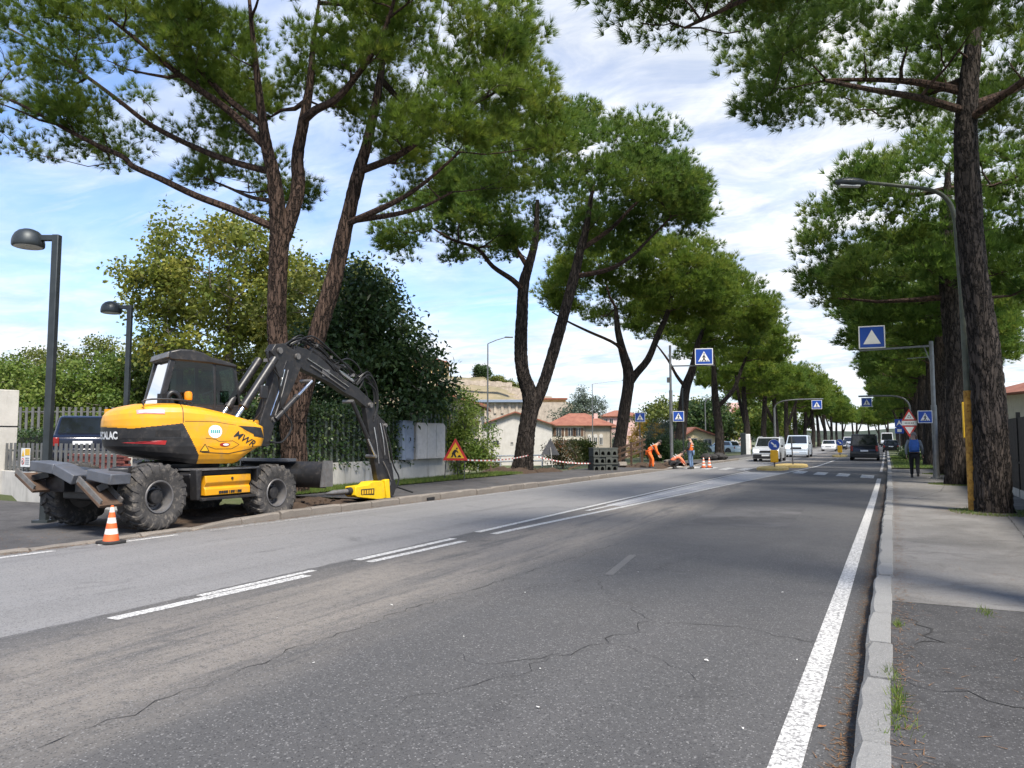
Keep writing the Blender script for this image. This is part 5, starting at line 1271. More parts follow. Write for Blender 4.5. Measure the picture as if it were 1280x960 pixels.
# stacked grey blocks on a pallet
stone_material('block_grey', (0.045, 0.050, 0.045), (0.085, 0.092, 0.082), .3)
MATS['block_grey'].name = 'block_grey'
e = empty('block_stack', (-12.1, 34.4, .13)); tag(e, 'stack of dark grey arched concrete blocks on the pavement edge', 'blocks')
ux = Vector((.80, .60, 0)).normalized(); uy = Vector((-.60, .80, 0)).normalized()
def arch_block(c, w, d, h):
    pts = [(-w / 2, 0), (-w * .30, 0), (-w * .30, h * .35), (-w * .18, h * .58), (0, h * .66), (w * .18, h * .58), (w * .30, h * .35), (w * .30, 0), (w / 2, 0), (w / 2, h), (-w / 2, h)]
    mb = MB(); n = len(pts); cc = Vector(c)
    vs = [cc + ux * a + uy * (-d / 2) + Vector((0, 0, b)) for a, b in pts] + [cc + ux * a + uy * (d / 2) + Vector((0, 0, b)) for a, b in pts]
    q = [[0, 1, 2, 9 + 1 if False else 10]]
    fs = [(0, 1, 2, 10), (2, 3, 10), (3, 4, 10), (4, 9, 10), (4, 5, 9), (5, 6, 9), (6, 7, 8, 9)]
    allf = [tuple(f) for f in fs] + [tuple(i + n for i in f[::-1]) for f in fs] + [(i, (i + 1) % n, n + (i + 1) % n, n + i) for i in range(n)]
    mb.add(vs, allf); return mb
for tier in range(3):
    z0 = .13 + tier * .36
    for j in range(4):
        c = Vector((-12.1, 34.4, z0)) + ux * ((j - 1.5) * .30 + rnd.uniform(-.01, .01)) + uy * rnd.uniform(-.03, .03)
        arch_block(c, .285, .8, .27).build('block', 'block_grey', e)
    MB().box(Vector((-12.1, 34.4, z0 + .31)) + uy * rnd.uniform(-.04, .04), (1.22, .84, .07), M=Matrix((ux, uy, Vector((0, 0, 1)))).transposed()).build('slab', 'block_grey', e, bevel=.01)
e = empty('timber_beam', (-13.2, 35.0, .1)); tag(e, 'leaning dark timber beam left of the stacked blocks', 'beam')
MB().bar((-13.75, 34.0, .16), (-12.75, 34.9, .62), .10, .06).build('plank', 'wood_dark', e); MB().bar((-12.95, 34.72, .1), (-12.93, 34.74, .55), .08, .08).build('prop', 'wood_dark', e)
# traffic islands and bollards
mat('kerb_yellow', (0.50, 0.36, 0.12), 0.8, 0, 0.2, 6, dirt=(0.22, 0.19, 0.14), dirt_amt=0.8)
mat('bollard_yellow', (0.74, 0.40, 0.012), 0.45, 0, 0.08, 5)
def island(x0, x1, y0, y1, label):
    n = 24; cx_, cy_ = (x0 + x1) / 2, (y0 + y1) / 2; mb = MB()
    def ring(s, z): return [(cx_ + (x1 - x0) / 2 * s * math.copysign(abs(math.cos(t)) ** .7, math.cos(t)), cy_ + (y1 - y0) / 2 * s * math.copysign(abs(math.sin(t)) ** .9, math.sin(t)), z) for t in np.linspace(0, 2 * PI, n + 1)[:-1]]
    rs = [ring(1, -.02), ring(.985, .10), ring(.93, .14), ring(.5, .15)]
    vs = [p for r in rs for p in r]; fs = [(i * n + j, i * n + (j + 1) % n, (i + 1) * n + (j + 1) % n, (i + 1) * n + j) for i in range(3) for j in range(n)] + [tuple(range(3 * n, 4 * n))]
    mb.add(vs, fs); o = mb.build('traffic_island', 'kerb_yellow', smooth=True); tag(o, label, 'traffic island', 'yellow traffic islands'); return o
island(-6.1, -4.55, 40.3, 43.6, 'nearer yellow kerbed traffic island under the arrow bollard')
island(-5.8, -4.0, 44.6, 48.6, 'yellow kerbed island just behind the arrow bollard')
island(-4.4, -3.1, 73.5, 80, 'distant yellow traffic island beside the black van')
def bollard(x, y, label, z0=.14):
    e = empty('arrow_bollard', (x, y, z0)); tag(e, label, 'bollard', 'yellow arrow bollards')
    MB().tube([(x, y, z0), (x, y, z0 + .3)], .04, 8).build('stem', 'sign_back', e)
    MB().box((x, y, z0 + .56), (.40, .18, .66)).build('body', 'bollard_yellow', e, bevel=.06, seg=3)
    MB().tube([(x, y + .03, z0 + .85), (x, y + .03, z0 + 1.0)], .03, 8).build('neck', 'sign_back', e)
    bd = Board((x, y - .02, z0 + 1.16), (1, .1, 0), e); n = 22
    disc = lambda r: [(r * math.cos(t), r * math.sin(t)) for t in np.linspace(0, 2 * PI, n + 1)[:-1]]
    d0 = bd.plate('disc', disc(.30), 0, 'white_paint', .015); bd.plate('blue_field', disc(.28), .016, 'sign_blue', .004, d0)
    c, s = math.cos(R(-42)), math.sin(R(-42)); ar = [(-.19, .035), (.04, .035), (.04, .10), (.20, 0), (.04, -.10), (.04, -.035), (-.19, -.035)]
    bd.plate('arrow_mark', [(a * c - b * s, a * s + b * c) for a, b in ar], .022, 'white_paint', .003, d0)
bollard(-5.25, 42.1, 'yellow bollard with blue arrow disc on the nearer island')
bollard(-3.65, 75.2, 'distant yellow bollard with blue arrow disc left of the black van', .14)
e = empty('island_post', (-4.75, 46.2, .14)); tag(e, 'thin dark post on the second island in front of the dark car', 'post')
MB().tube([(-4.75, 46.2, .14), (-4.8, 46.2, 1.75)], .035, 8).build('shaft', 'sign_back', e); MB().box((-4.8, 46.2, 1.45), (.05, .05, .6)).build('plate_edge', 'sign_back', e)
e = empty('info_pillar', (-12.1, 76.2, .1)); tag(e, 'grey and white roadside pillar beyond the far hedge', 'pillar')
MB().box((-12.35, 76.2, 1.15), (.5, .4, 2.1)).build('dark_side', 'lamp_dark', e, bevel=.03); MB().box((-11.9, 76.2, 1.1), (.38, .38, 2.0)).build('pale_side', 'white_paint', e, bevel=.03)
# ---------------------------------------------------------------- houses and hill behind (each in a frame turned to the street behind the pines)
concrete_material('stucco_cream', (0.46, 0.42, 0.34), (0.54, 0.50, 0.41), (0.38, 0.33, 0.26))
concrete_material('stucco_white', (0.43, 0.41, 0.37), (0.50, 0.48, 0.44), (0.36, 0.33, 0.29))
concrete_material('stucco_brown', (0.27, 0.235, 0.185), (0.34, 0.30, 0.24), (0.2, 0.17, 0.13))
concrete_material('stucco_pink', (0.50, 0.33, 0.30), (0.60, 0.41, 0.37), (0.4, 0.26, 0.23))
concrete_material('stucco_yellow', (0.60, 0.50, 0.30), (0.70, 0.60, 0.38), (0.46, 0.37, 0.22))
concrete_material('castle_ochre', (0.55, 0.36, 0.17), (0.66, 0.46, 0.24), (0.42, 0.28, 0.14))
def tile_roof_material():
    m, n, l, b = nt('roof_tiles')
    v = coords(n, l)
    c = mixc(n, l, ramp(n, l, noise(n, l, v, .8, 6, .7), .3, .7), (0.22, 0.075, 0.045), (0.36, 0.15, 0.09))
    wv = n.new('ShaderNodeTexWave'); wv.inputs['Scale'].default_value = 2.2; wv.inputs['Distortion'].default_value = .4; l.new(v, wv.inputs['Vector'])
    c = mixc(n, l, mth(n, l, 'MULTIPLY', wv.outputs['Fac'], .35), c, (0.12, 0.05, 0.035))
    l.new(c, b.inputs['Base Color']); b.inputs['Roughness'].default_value = .85
    bump(n, l, b, wv.outputs['Fac'], .6, .06)
tile_roof_material()
mat('shutter_brown', (0.10, 0.055, 0.03), .6, 0, .2, 5)
mat('pane_dark', (0.03, 0.035, 0.04), .12, 0, .1, 3, spec=.8)
mat('eave_wood', (0.12, 0.075, 0.05), .8, 0, .2, 4)
YAW = yaw
def frame(px_x, Zc, z):
    """root turned so that local x runs across the view axis, y away from it"""
    X = (px_x - 640) / 940 * Zc; p = Vector((math.cos(YAW), math.sin(YAW), 0)) * X + Vector((-math.sin(YAW), math.cos(YAW), 0)) * Zc
    return (p.x, p.y, z)
class House:
    def __init__(s, name, pxx, Zc, z, label, cat='house', turn=0.0):
        s.e = empty(name, (0, 0, 0)); tag(s.e, label, cat); s.loc = frame(pxx, Zc, z); s.turn = turn
    def done(s): s.e.location = s.loc; s.e.rotation_euler = (0, 0, YAW + s.turn); return s.e
    def block(s, nm, x0, x1, y0, y1, z0, z1, mtl): return MB().box(((x0 + x1) / 2, (y0 + y1) / 2, (z0 + z1) / 2), (x1 - x0, y1 - y0, z1 - z0)).build(nm, mtl, s.e)
    def gable_y(s, x0, x1, y0, y1, ze, zr, mtl, xr=None, over=.6, wall=None):
        """ridge runs along y; gable end shows to the front"""
        xr = (x0 + x1) / 2 if xr is None else xr
        if wall: MB().prism([(x0, ze), (x1, ze), (xr, zr)], 'y', y0, y1).build('gable', wall, s.e)
        t = .18; sl = (zr - ze) / (xr - x0); sr = (zr - ze) / (x1 - xr)
        pts = [(x0 - over, ze - over * sl + .02), (xr, zr + .02), (x1 + over, ze - over * sr + .02), (x1 + over, ze - over * sr + t), (xr, zr + t + .05), (x0 - over, ze - over * sl + t)]
        r = MB().prism(pts, 'y', y0 - over, y1 + over).build('roof', 'roof_tiles', s.e)
        MB().prism([(pts[0][0], pts[0][1] - .12), (xr, zr - .1), (pts[2][0], pts[2][1] - .12), (pts[2][0], pts[2][1]), (xr, zr + .01), (pts[0][0], pts[0][1])], 'y', y0 - over + .05, y0 - over + .2).build('barge_board', 'eave_wood', r)
        return r
    def hip(s, x0, x1, y0, y1, ze, zr, over=.6, ridge=.5):
        a, b, c, d = x0 - over, x1 + over, y0 - over, y1 + over; ym = (c + d) / 2; k = min((d - c) / 2, (b - a) / 2) * ridge * 1.6
        k = min(k, (b - a) / 2 - .3)
        vs = [(a, c, ze), (b, c, ze), (b, d, ze), (a, d, ze), (a + k, ym, zr), (b - k, ym, zr), (a, c, ze - .15), (b, c, ze - .15), (b, d, ze - .15), (a, d, ze - .15)]
        return MB().add(vs, [(0, 1, 5, 4), (1, 2, 5), (2, 3, 4, 5), (3, 0, 4), (6, 7, 1, 0), (7, 8, 2, 1), (8, 9, 3, 2), (9, 6, 0, 3), (9, 8, 7, 6)]).build('roof', 'roof_tiles', s.e)
    def window(s, x, z, w, h, y, shutters=None, arch=False):
        f = MB().box((x, y - .03, z), (w + .16, .08, h + .16)).build('window', 'stucco_white', s.e)
        MB().box((x, y - .062, z), (w, .03, h)).build('pane', 'pane_dark', f)
        MB().box((x, y - .082, z), (.06, .02, h)).build('mullion', 'stucco_white', f)
        if shutters:
            for q in (-1, 1): MB().box((x + q * (w / 2 + .26), y - .05, z), (.44, .06, h + .05)).build('shutter', shutters, f)
        if arch: MB().lathe([(w / 2 + .08, 0), (w / 2 + .08, .08)], (x, y - .03, z + h / 2), (0, -1, 0), 16).build('arch', 'stucco_white', f)
    def chimney(s, roof, x, y, z, h=1.0):
        MB().box((x, y, z + h / 2), (.6, .6, h)).build('chimney', 'stucco_pink', roof)
# main house
Zh = 118.; k = 940 / Zh
H = House('farm_house', 640, Zh, 0, 'cream gabled house with red tiled roof behind the forked pine')
X = lambda px_: (px_ - 640) / k
Zz = lambda py: 1.6 + (549 - py) / k
H.block('wall', X(603), X(690), 0, 14, -4, Zz(531), 'stucco_white')
rf = H.gable_y(X(603), X(690), 0, 14, Zz(531), Zz(516), 'roof_tiles', X(644), .7, 'stucco_white'); H.chimney(rf, X(655), 6, Zz(518), 1.2)
H.window(X(620), Zz(554), .9, .8, 0)
H.window(X(640), Zz(554), .35, .35, 0)
H.block('wall', X(690) + .01, X(732), 1.5, 11, -4, Zz(531), 'stucco_cream'); H.block('wall', X(732) + .01, X(766), 1.6, 11, -4, Zz(531), 'stucco_brown')
rf2 = H.hip(X(686), X(766), 1.5, 11, Zz(531), Zz(515)); H.chimney(rf2, X(748), 4, Zz(523), .9)
for wx in (699, 714, 723.5): H.window(X(wx), Zz(540), .75, 1.25, 1.5, 'shutter_brown')
for wx in (702, 714, 723): H.window(X(wx), Zz(555), .7, 1.2, 1.5, 'shutter_brown')
for wx in (738, 745.5, 752.5): H.window(X(wx), Zz(550), .45, 1.3, 1.6, None, True)
for wx in (732, 764.8): MB().tube([(X(wx), 1.44, -3), (X(wx), 1.44, Zz(532))], .07, 6).build('downpipe', 'eave_wood', H.e)
H.done()
# tan house with mono-pitch roofs behind the feathery shrub
Zh = 72.; k = 940 / Zh
H = House('terrace_house', 640, Zh, 0, 'tan house with sloping eaves and balcony behind the feathery shrub')
H.block('wall', X(500), X(600), 0, 12, -4, Zz(512), 'wall_plaster_tan')
r_ = MB().prism([(X(492), Zz(474)), (X(609), Zz(509)), (X(609), Zz(506.5)), (X(492), Zz(471))], 'y', -1.2, 13).build('roof', 'roof_tiles', H.e)
MB().prism([(X(500), Zz(512)), (X(600), Zz(512)), (X(600), Zz(508)), (X(500), Zz(478))], 'y', 0, 12).build('gable', 'wall_plaster_tan', H.e)
MB().prism([(X(492), Zz(475.5)), (X(609), Zz(510.5)), (X(609), Zz(509)), (X(492), Zz(474))], 'y', -1.25, -1.1).build('barge_board', 'eave_wood', H.e)
H.block('balcony', X(578), X(601), -1.2, 0, Zz(526), Zz(522), 'stucco_white'); H.block('balcony_door', X(584), X(590), -.06, .1, Zz(522), Zz(511), 'shutter_brown')
H.block('downstairs_opening', X(588), X(599), -.06, .1, Zz(570), Zz(548), 'pane_dark'); H.block('corner_pillar', X(599), X(602), -.3, .3, -4, Zz(510), 'stucco_cream')
for wx in (550, 566): H.window(X(wx), Zz(520), .8, 1.2, 0, 'shutter_brown')
H.done()
Zh = 105.; k = 940 / Zh
H = House('gable_house', 640, Zh, 0, 'small pinkish gable roof peeking above the tan house eaves')
H.block('wall', X(527), X(582), 0, 9, -4, Zz(497), 'wall_plaster_tan'); H.gable_y(X(527), X(568), 0, 9, Zz(497), Zz(482), 'roof_tiles', X(549), .8, 'stucco_pink'); H.block('annex', X(568), X(592), .5, 8, -4, Zz(500), 'stucco_cream')
H.window(X(562), Zz(499), .8, .8, 0); H.done()
# old retaining wall with a flat bluish roof
Zh = 165.; k = 940 / Zh
H = House('old_wall_building', 640, Zh, 0, 'long weathered wall with grey flat roof below the hillside')
H.block('wall', X(585), X(712), 0, 10, -4, Zz(503), 'old_wall'); H.block('roof_slab', X(583), X(668), -1, 11, Zz(503), Zz(500), 'cabinet_blue')
H.block('parapet', X(583), X(700), 11.2, 12, Zz(503), Zz(496), 'old_wall')
for wx in range(592, 664, 9): MB().box((X(wx), -.12, Zz(510)), (.5, .3, 2.4)).build('buttress', 'old_wall', H.e)
H.block('tower', X(680), X(708), 2, 9, -4, Zz(499), 'castle_ochre'); MB().box((X(694), 5, Zz(498)), (5.6, 8, .35)).build('tower_roof', 'roof_tiles', H.e)
H.done()
# hill
def hill(name, pxx, Zc, prof, depth, mtl):
    """prof: (px, py) skyline; the flank falls towards the viewer"""
    k = 940 / Zc; e = MB(); vs = []; rows = 30; fs = []; r = random.Random(5)
    for j in range(rows):
        t = j / (rows - 1)
        for (a, b) in prof:
            z = 1.6 + (549 - b) / k; zz = -3 + (z + 3) * (1 - (1 - t) ** 1.6) + r.uniform(-.9, .9) * (0 < j < rows - 1) + .35 * math.floor(t * 9) * 0
            X_ = (a - 640) / k; Zd = Zc - depth * (1 - t)
            p = Vector((math.cos(YAW), math.sin(YAW), 0)) * X_ + Vector((-math.sin(YAW), math.cos(YAW), 0)) * Zd
            vs.append((p.x, p.y, zz))
    for a, b in prof:
        X_ = (a - 640) / k; p = Vector((math.cos(YAW), math.sin(YAW), 0)) * X_ * 1.2 + Vector((-math.sin(YAW), math.cos(YAW), 0)) * (Zc + depth * .8); vs.append((p.x, p.y, -3))
    n = len(prof); fs = [(j * n + i, j * n + i + 1, (j + 1) * n + i + 1, (j + 1) * n + i) for j in range(rows) for i in range(n - 1)]
    e.add(vs, fs); o = e.build(name, mtl, smooth=True); return tag(o, kind='structure')
prof = [(200, 520), (300, 500), (380, 488), (440, 480), (490, 475), (530, 472), (560, 471), (585, 472), (605, 474), (625, 478), (645, 484), (665, 490), (685, 497), (705, 504), (730, 514), (760, 526), (800, 540), (850, 552)]
hill('hill', 640, 270, prof, 80, 'hill_terraces')
prof2 = [(-600, 520), (-200, 528), (200, 530), (500, 536), (700, 538), (850, 535), (980, 538), (1060, 540), (1110, 536), (1160, 534), (1250, 530), (1500, 522), (2000, 520)]
mat('far_wood', (0.028, 0.040, 0.024), .95, 0, .35, .05)
hill('far_hills', 640, 900, prof2, 120, 'far_wood')
# terraces: dry-stone banding on the hill as geometry
Zh = 240.; k = 940 / Zh
for i, (x0, x1, y_) in enumerate([(522, 660, 482), (530, 676, 488), (540, 690, 494), (548, 640, 478)]):
    mb = MB(); n = 14
    for j in range(n):
        a, b = x0 + (x1 - x0) * j / n, x0 + (x1 - x0) * (j + 1) / n
        pa = frame(a, Zh + 6 - i * 4, 1.6 + (549 - y_ - j * .35) / k); pb = frame(b, Zh + 6 - i * 4, 1.6 + (549 - y_ - (j + 1) * .35) / k)
        mb.bar(pa, pb, 1.0, 1.2 + .3 * (j % 3))
    tag(mb.build('terrace_wall', 'old_wall'), 'pale dry stone terrace wall on the hillside, %s' % ['upper middle', 'middle', 'lowest', 'topmost'][i], 'wall', 'hillside terrace walls')
Zh = 262.; k = 940 / Zh
H = House('hill_castle', 640, Zh, 0, 'ochre building with pitched roof on top of the hill beside the dark tree', 'building')
H.block('wall', X(512), X(557), 0, 14, 8, Zz(452), 'castle_ochre'); H.hip(X(512), X(557), 0, 14, Zz(452), Zz(444.5), .8)
for wx in (526, 536, 543, 551):
    H.window(X(wx), Zz(466), 1.0, 1.8, 0); H.window(X(wx), Zz(457), .9, 1.2, 0)
H.done()
lc = frame(602, 266, 21.0)
place_tree('hill_tree', broadleaf(131, 8, [(0, 0, 4.2, 3.0, 3.0, 2.9)], 'leaves_hedge', .5, .4, 70, 28, .25), lc, 'round dark tree alone on the hilltop', 'tree')
for i, a in enumerate((622, 634, 648)):
    place_tree('hill_bush', broadleaf(132 + i, 3, [(0, 0, 1.2, 3.2, 2, 1.2)], 'leaves_olive', .5, .4, 24, 22, .1), frame(a, 262, 1.6 + (549 - (478 + i * 4.5)) / 3.55 - .6), ['bush right of the hilltop tree', 'bush halfway down the hill skyline', 'lowest bush on the hill skyline'][i], 'bush', 'hill skyline bushes')
# pink houses
Zh = 165.; k = 940 / Zh
H = House('pink_house', 640, Zh, 0, 'pink house with low red roof behind the leaning pine')
H.block('wall', X(753), X(802), 0, 9, -4, Zz(520), 'stucco_pink'); H.hip(X(753), X(802), 0, 9, Zz(520), Zz(512)); H.block('wing', X(742), X(770), -3, 0, -4, Zz(534), 'stucco_pink'); H.hip(X(742), X(770), -3, .4, Zz(534), Zz(530), .3)
for wx in (757, 764, 796): H.window(X(wx), Zz(527), .7, 1.1, 0)
H.done()
Zh = 185.; k = 940 / Zh
H = House('apartment_block', 640, Zh, 0, 'pink apartment block with red roof and pale balconies right of the slim pine', 'building')
H.block('wall', X(902), X(938), 0, 12, -4, Zz(517), 'stucco_pink'); rf = H.hip(X(902), X(938), 0, 12, Zz(517), Zz(507)); MB().box((X(925), 5, Zz(506)), (3.2, 2, 1.4)).build('dormer', 'stucco_pink', rf); MB().box((X(910), -.2, Zz(514.5)), (1.6, 1.2, 1.5)).build('dormer', 'stucco_pink', rf)
for f in range(4):
    zz = Zz(524 + f * 8.5)
    for wx in (908, 928.5): H.window(X(wx), zz, .9, 1.1, 0)
    MB().box((X(918), -.5, zz - .75), (2.6, 1.0, .18)).build('balcony', 'stucco_white', H.e); MB().box((X(918), -1.0, zz - .3), (2.6, .06, .8)).build('balustrade', 'stucco_white', H.e); MB().box((X(918), -.03, zz), (1.4, .06, 1.3)).build('balcony_door', 'pane_dark', H.e)
H.done()
Zh = 92.; k = 940 / Zh
H = House('yellow_house', 640, Zh, 0, 'small pale yellow house with tiled gable behind the standing worker')
H.block('wall', X(853), X(896), 0, 7, -4, Zz(546), 'stucco_yellow'); H.gable_y(X(853), X(896), 0, 7, Zz(546), Zz(536), 'roof_tiles', X(868), .5, 'stucco_yellow'); H.window(X(866), Zz(553), .8, .9, 0); H.window(X(884), Zz(554), .8, .9, 0); H.done()
# house at the right edge
Zh = 58.; k = 940 / Zh
H = House('cream_house', 640, Zh, 0, 'cream house corner with dark window above the dark fence at the right edge', turn=-.1)
H.block('wall', X(1256), X(1420), 0, 9, -1, Zz(492), 'stucco_cream'); H.hip(X(1256), X(1420), 0, 9, Zz(492), Zz(470), .5); H.window(X(1277), Zz(505), .9, 1.3, 0, 'shutter_brown'); H.window(X(1320), Zz(505), .9, 1.3, 0, 'shutter_brown'); H.done()
# ---------------------------------------------------------------- wheeled excavator
mat('machine_yellow', (0.70, 0.315, 0.008), 0.36, 0, 0.07, 2, dirt=(0.36, 0.22, 0.08), dirt_amt=0.5)
mat('machine_black', (0.017, 0.0165, 0.0175), 0.40, 0, 0.2, 3, dirt=(0.10, 0.085, 0.07), dirt_amt=0.4)
mat('machine_grey', (0.026, 0.025, 0.0255), 0.38, 0.2, 0.25, 4, dirt=(0.10, 0.085, 0.07), dirt_amt=0.5)
mat('steel_worn', (0.22, 0.21, 0.20), 0.42, 0.6, 0.2, 6, dirt=(0.20, 0.14, 0.09), dirt_amt=0.6)
mat('steel_blue', (0.105, 0.112, 0.128), 0.5, 0.3, 0.15, 4, dirt=(0.16, 0.13, 0.10), dirt_amt=0.4)
mat('rust_brown', (0.085, 0.052, 0.033), 0.8, 0.1, 0.3, 5, dirt=(0.12, 0.06, 0.03), dirt_amt=0.6)
mat('tyre_rubber', (0.045, 0.042, 0.040), 0.85, 0, 0.25, 5, dirt=(0.21, 0.185, 0.155), dirt_amt=0.95, bs=.3, bsc=40)
mat('chrome_rod', (0.72, 0.72, 0.72), 0.15, 1.0, 0.05)
mat('rim_grey', (0.15, 0.145, 0.145), 0.5, 0.4, 0.15, 5, dirt=(0.15, 0.125, 0.10), dirt_amt=0.6)
mat('hose_black', (0.012, 0.012, 0.012), 0.45)
mat('beacon_orange', (0.9, 0.28, 0.01), 0.2)
mat('stripe_red', (0.30, 0.015, 0.015), 0.35)
mat('decal_pink', (0.62, 0.28, 0.30), 0.4)
mat('decal_teal', (0.06, 0.30, 0.30), 0.4)
mat('hammer_yellow', (0.72, 0.47, 0.01), 0.38, 0, 0.06, 5, dirt=(0.35, 0.25, 0.06), dirt_amt=0.45)
def tinted_glass(name, tint, k=0.12):
    m, n, l, b = nt(name)
    tr = n.new('ShaderNodeBsdfTransparent'); tr.inputs[0].default_value = c4(tint)
    gl = n.new('ShaderNodeBsdfGlossy'); gl.inputs['Roughness'].default_value = 0.03; gl.inputs['Color'].default_value = (1, 1, 1, 1)
    fr = n.new('ShaderNodeFresnel'); fr.inputs['IOR'].default_value = 1.5
    f = mth(n, l, 'ADD', fr.outputs[0], k, True)
    mx = n.new('ShaderNodeMixShader'); l.new(f, mx.inputs[0]); l.new(tr.outputs[0], mx.inputs[1]); l.new(gl.outputs[0], mx.inputs[2])
    l.new(mx.outputs[0], n['Material Output'].inputs['Surface'])
tinted_glass('cab_glass', (0.28, 0.40, 0.35), 0.0)
EX = empty('wheeled_excavator', (-12.35, 10.35, 0.03)); tag(EX, 'yellow and black wheeled excavator with folded boom and breaker beside the kerb', 'excavator')
def wheel(xo, y, z, side, rad=.575):
    """xo: outer face, side +1 faces the road"""
    wh = empty('wheel', (0, 0, 0), parent=EX); wh.location = Vector((xo - side * .24, y, z)) - EX.location
    c = Vector((xo - side * .24, y, z)); ax = Vector((side, 0, 0)); k = rad / .575
    prof = [(.26, -.17), (.40, -.225), (.50, -.222), (.535, -.205), (.545, -.10), (.548, 0), (.545, .10), (.535, .205), (.50, .222), (.40, .225), (.26, .17)]
    mb = MB(); mb.lathe([(r * k, h) for r, h in prof], c, ax, 48, True)
    ny = Vector((0, 1, 0)); nz = Vector((0, 0, 1))
    def at(r, th, h): return c + ax * h + (ny * math.cos(th) + nz * math.sin(th)) * r * k
    NL_ = 20
    for s in (-1, 1):
        for i in range(NL_):
            t0 = 2 * PI * (i + (.5 if s > 0 else 0)) / NL_; w = .052
            ring = []
            for (h, dt, ro, ri) in ((.0, 0, .578, .53), (.10, .07, .580, .53), (.19, .15, .572, .52), (.232, .20, .52, .47), (.236, .22, .455, .42)):
                a = t0 + dt
                ring.append([at(ro, a - w, s * h), at(ro, a + w, s * h), at(ri, a + w * 1.25, s * (h - .015)), at(ri, a - w * 1.25, s * (h - .015))])
            vs = [p for q in ring for p in q]; m = len(ring)
            fs = [(j * 4 + e, j * 4 + (e + 1) % 4, (j + 1) * 4 + (e + 1) % 4, (j + 1) * 4 + e) for j in range(m - 1) for e in range(4)] + [(0, 1, 2, 3), (m * 4 - 4, m * 4 - 3, m * 4 - 2, m * 4 - 1)]
            mb.add(vs, fs)
    mb.build('tyre', 'tyre_rubber', wh, smooth=True)
    rm = MB(); rm.lathe([(.265 * k, .165), (.285 * k, .185), (.275 * k, .20), (.255 * k, .195), (.245 * k, .15), (.235 * k, .02), (.225 * k, -.02), (.18 * k, -.02), (.16 * k, .02), (.12 * k, .03), (.02, .03), (.02, -.15), (.26 * k, -.16)], c, ax, 40, True); r_ = rm.build('rim', 'rim_grey', wh, smooth=True)
    hb = MB(); hb.lathe([(.13, .0), (.13, .10), (.115, .125), (.07, .13), (.01, .135)], c, ax, 24); hb.build('hub', 'machine_grey', wh, smooth=True)
    bt = MB()
    for i in range(10):
        a = 2 * PI * i / 10; bt.lathe([(.016, .0), (.016, .045), (.01, .05)], c + (ny * math.cos(a) + nz * math.sin(a)) * .165 * k, ax, 6)
    bt.build('wheel_nuts', 'machine_grey', wh)['kind'] = 'stuff'
wheel(-11.10, 8.97, .615, 1); wheel(-11.05, 11.70, .515, 1); wheel(-13.60, 8.97, .615, -1); wheel(-13.60, 11.70, .515, -1)
# undercarriage
b = MB(); b.box((-12.35, 10.3, .78), (.95, 3.9, .42)); b.box((-12.35, 8.97, .62), (1.9, .26, .26)); b.box((-12.35, 11.7, .52), (1.9, .26, .26)); b.build('chassis', 'machine_black', EX, bevel=.03)
b = MB(); b.lathe([(.72, 0), (.74, .05), (.74, .12), (.66, .15)], (-12.35, 10.35, 1.02), (0, 0, 1), 40); b.build('slew_ring', 'machine_black', EX, smooth=True)
for s, xa in ((1, -11.32), (-1, -13.38)):
    b = MB(); b.prism([(9.84, 1.02), (9.72, .96), (9.86, .55), (9.98, .50), (11.12, .50), (11.24, .60), (11.30, 1.0), (11.2, 1.03)], 'x', xa - .34 * s, xa); b.build('side_box', 'machine_black', EX, bevel=.02)
    b = MB(); b.box((xa + .06 * s, 10.52, .505), (.30, 1.36, .05)); b.build('step_tread', 'machine_grey', EX, bevel=.008)
    b = MB(); b.box((xa - .10 * s, 10.52, 1.045), (.5, 1.5, .035)); b.build('deck_plate', 'steel_worn', EX)
    for yy in (9.80, 11.26): MB().prism([(yy - .035, .5), (yy + .035, .5), (yy + .06, 1.04), (yy - .06, 1.04)], 'x', xa - .02 * s, xa + .16 * s).build('cheek_plate', 'machine_grey', EX, bevel=.01)
b = MB(); b.prism([(-11.318, .56), (-11.20, .56), (-11.205, .68), (-11.24, .72), (-11.19, .80), (-11.20, .92), (-11.318, .93)], 'y', 9.98, 11.08)
tbx = b.build('tool_box', 'machine_yellow', EX, bevel=.012); tbx['label'] = 'yellow tool box lid between the wheels'
MB().lathe([(.025, 0), (.025, .02)], (-11.195, 10.60, .86), (1, 0, 0), 12).build('lock', 'machine_black', tbx)
lm_ = MB()
for i, (w_) in enumerate([.05, .045, .05, .05, .02, .05, .045, .02, .05, .05]): lm_.box((-11.196, 10.32 + i * .056, .61), (.006, w_, .05))
lm_.build('print', 'machine_black', tbx)['kind'] = 'stuff'
# stabiliser legs at the tail end
def stab(pts_top, pad_a, pad_b, nm):
    st = empty('stabiliser', (0, 0, 0), parent=EX)
    P = [Vector(p) for p in pts_top]
    for a, q in zip(P, P[1:]): MB().bar(a, q, .36, .17, (0, 0, 1)).build('leg_beam', 'steel_blue', st, bevel=.015)  # bluish beam colour carries the sky light on the leg tops
    pa, pb = Vector(pad_a), Vector(pad_b); d = (pb - pa).normalized(); n = Vector((d.z, 0, -d.x)); n = n if n.z < 0 else -n
    MB().bar(pa, pb, .40, .05, (0, 0, 1)).build('pad', 'rust_brown', st, bevel=.006)
    for q in (-.18, .18): MB().bar(pa + Vector((0, q, .06)), pb + Vector((0, q, .05)), .03, .11, (0, 0, 1)).build('pad_flange', 'steel_worn', st)
    MB().bar((P[0] + P[1]) / 2 + Vector((0, 0, -.12)), pa + (pb - pa) * .45 + Vector((0, 0, .06)), .12, .10).build('pad_link', 'machine_grey', st)
    return st
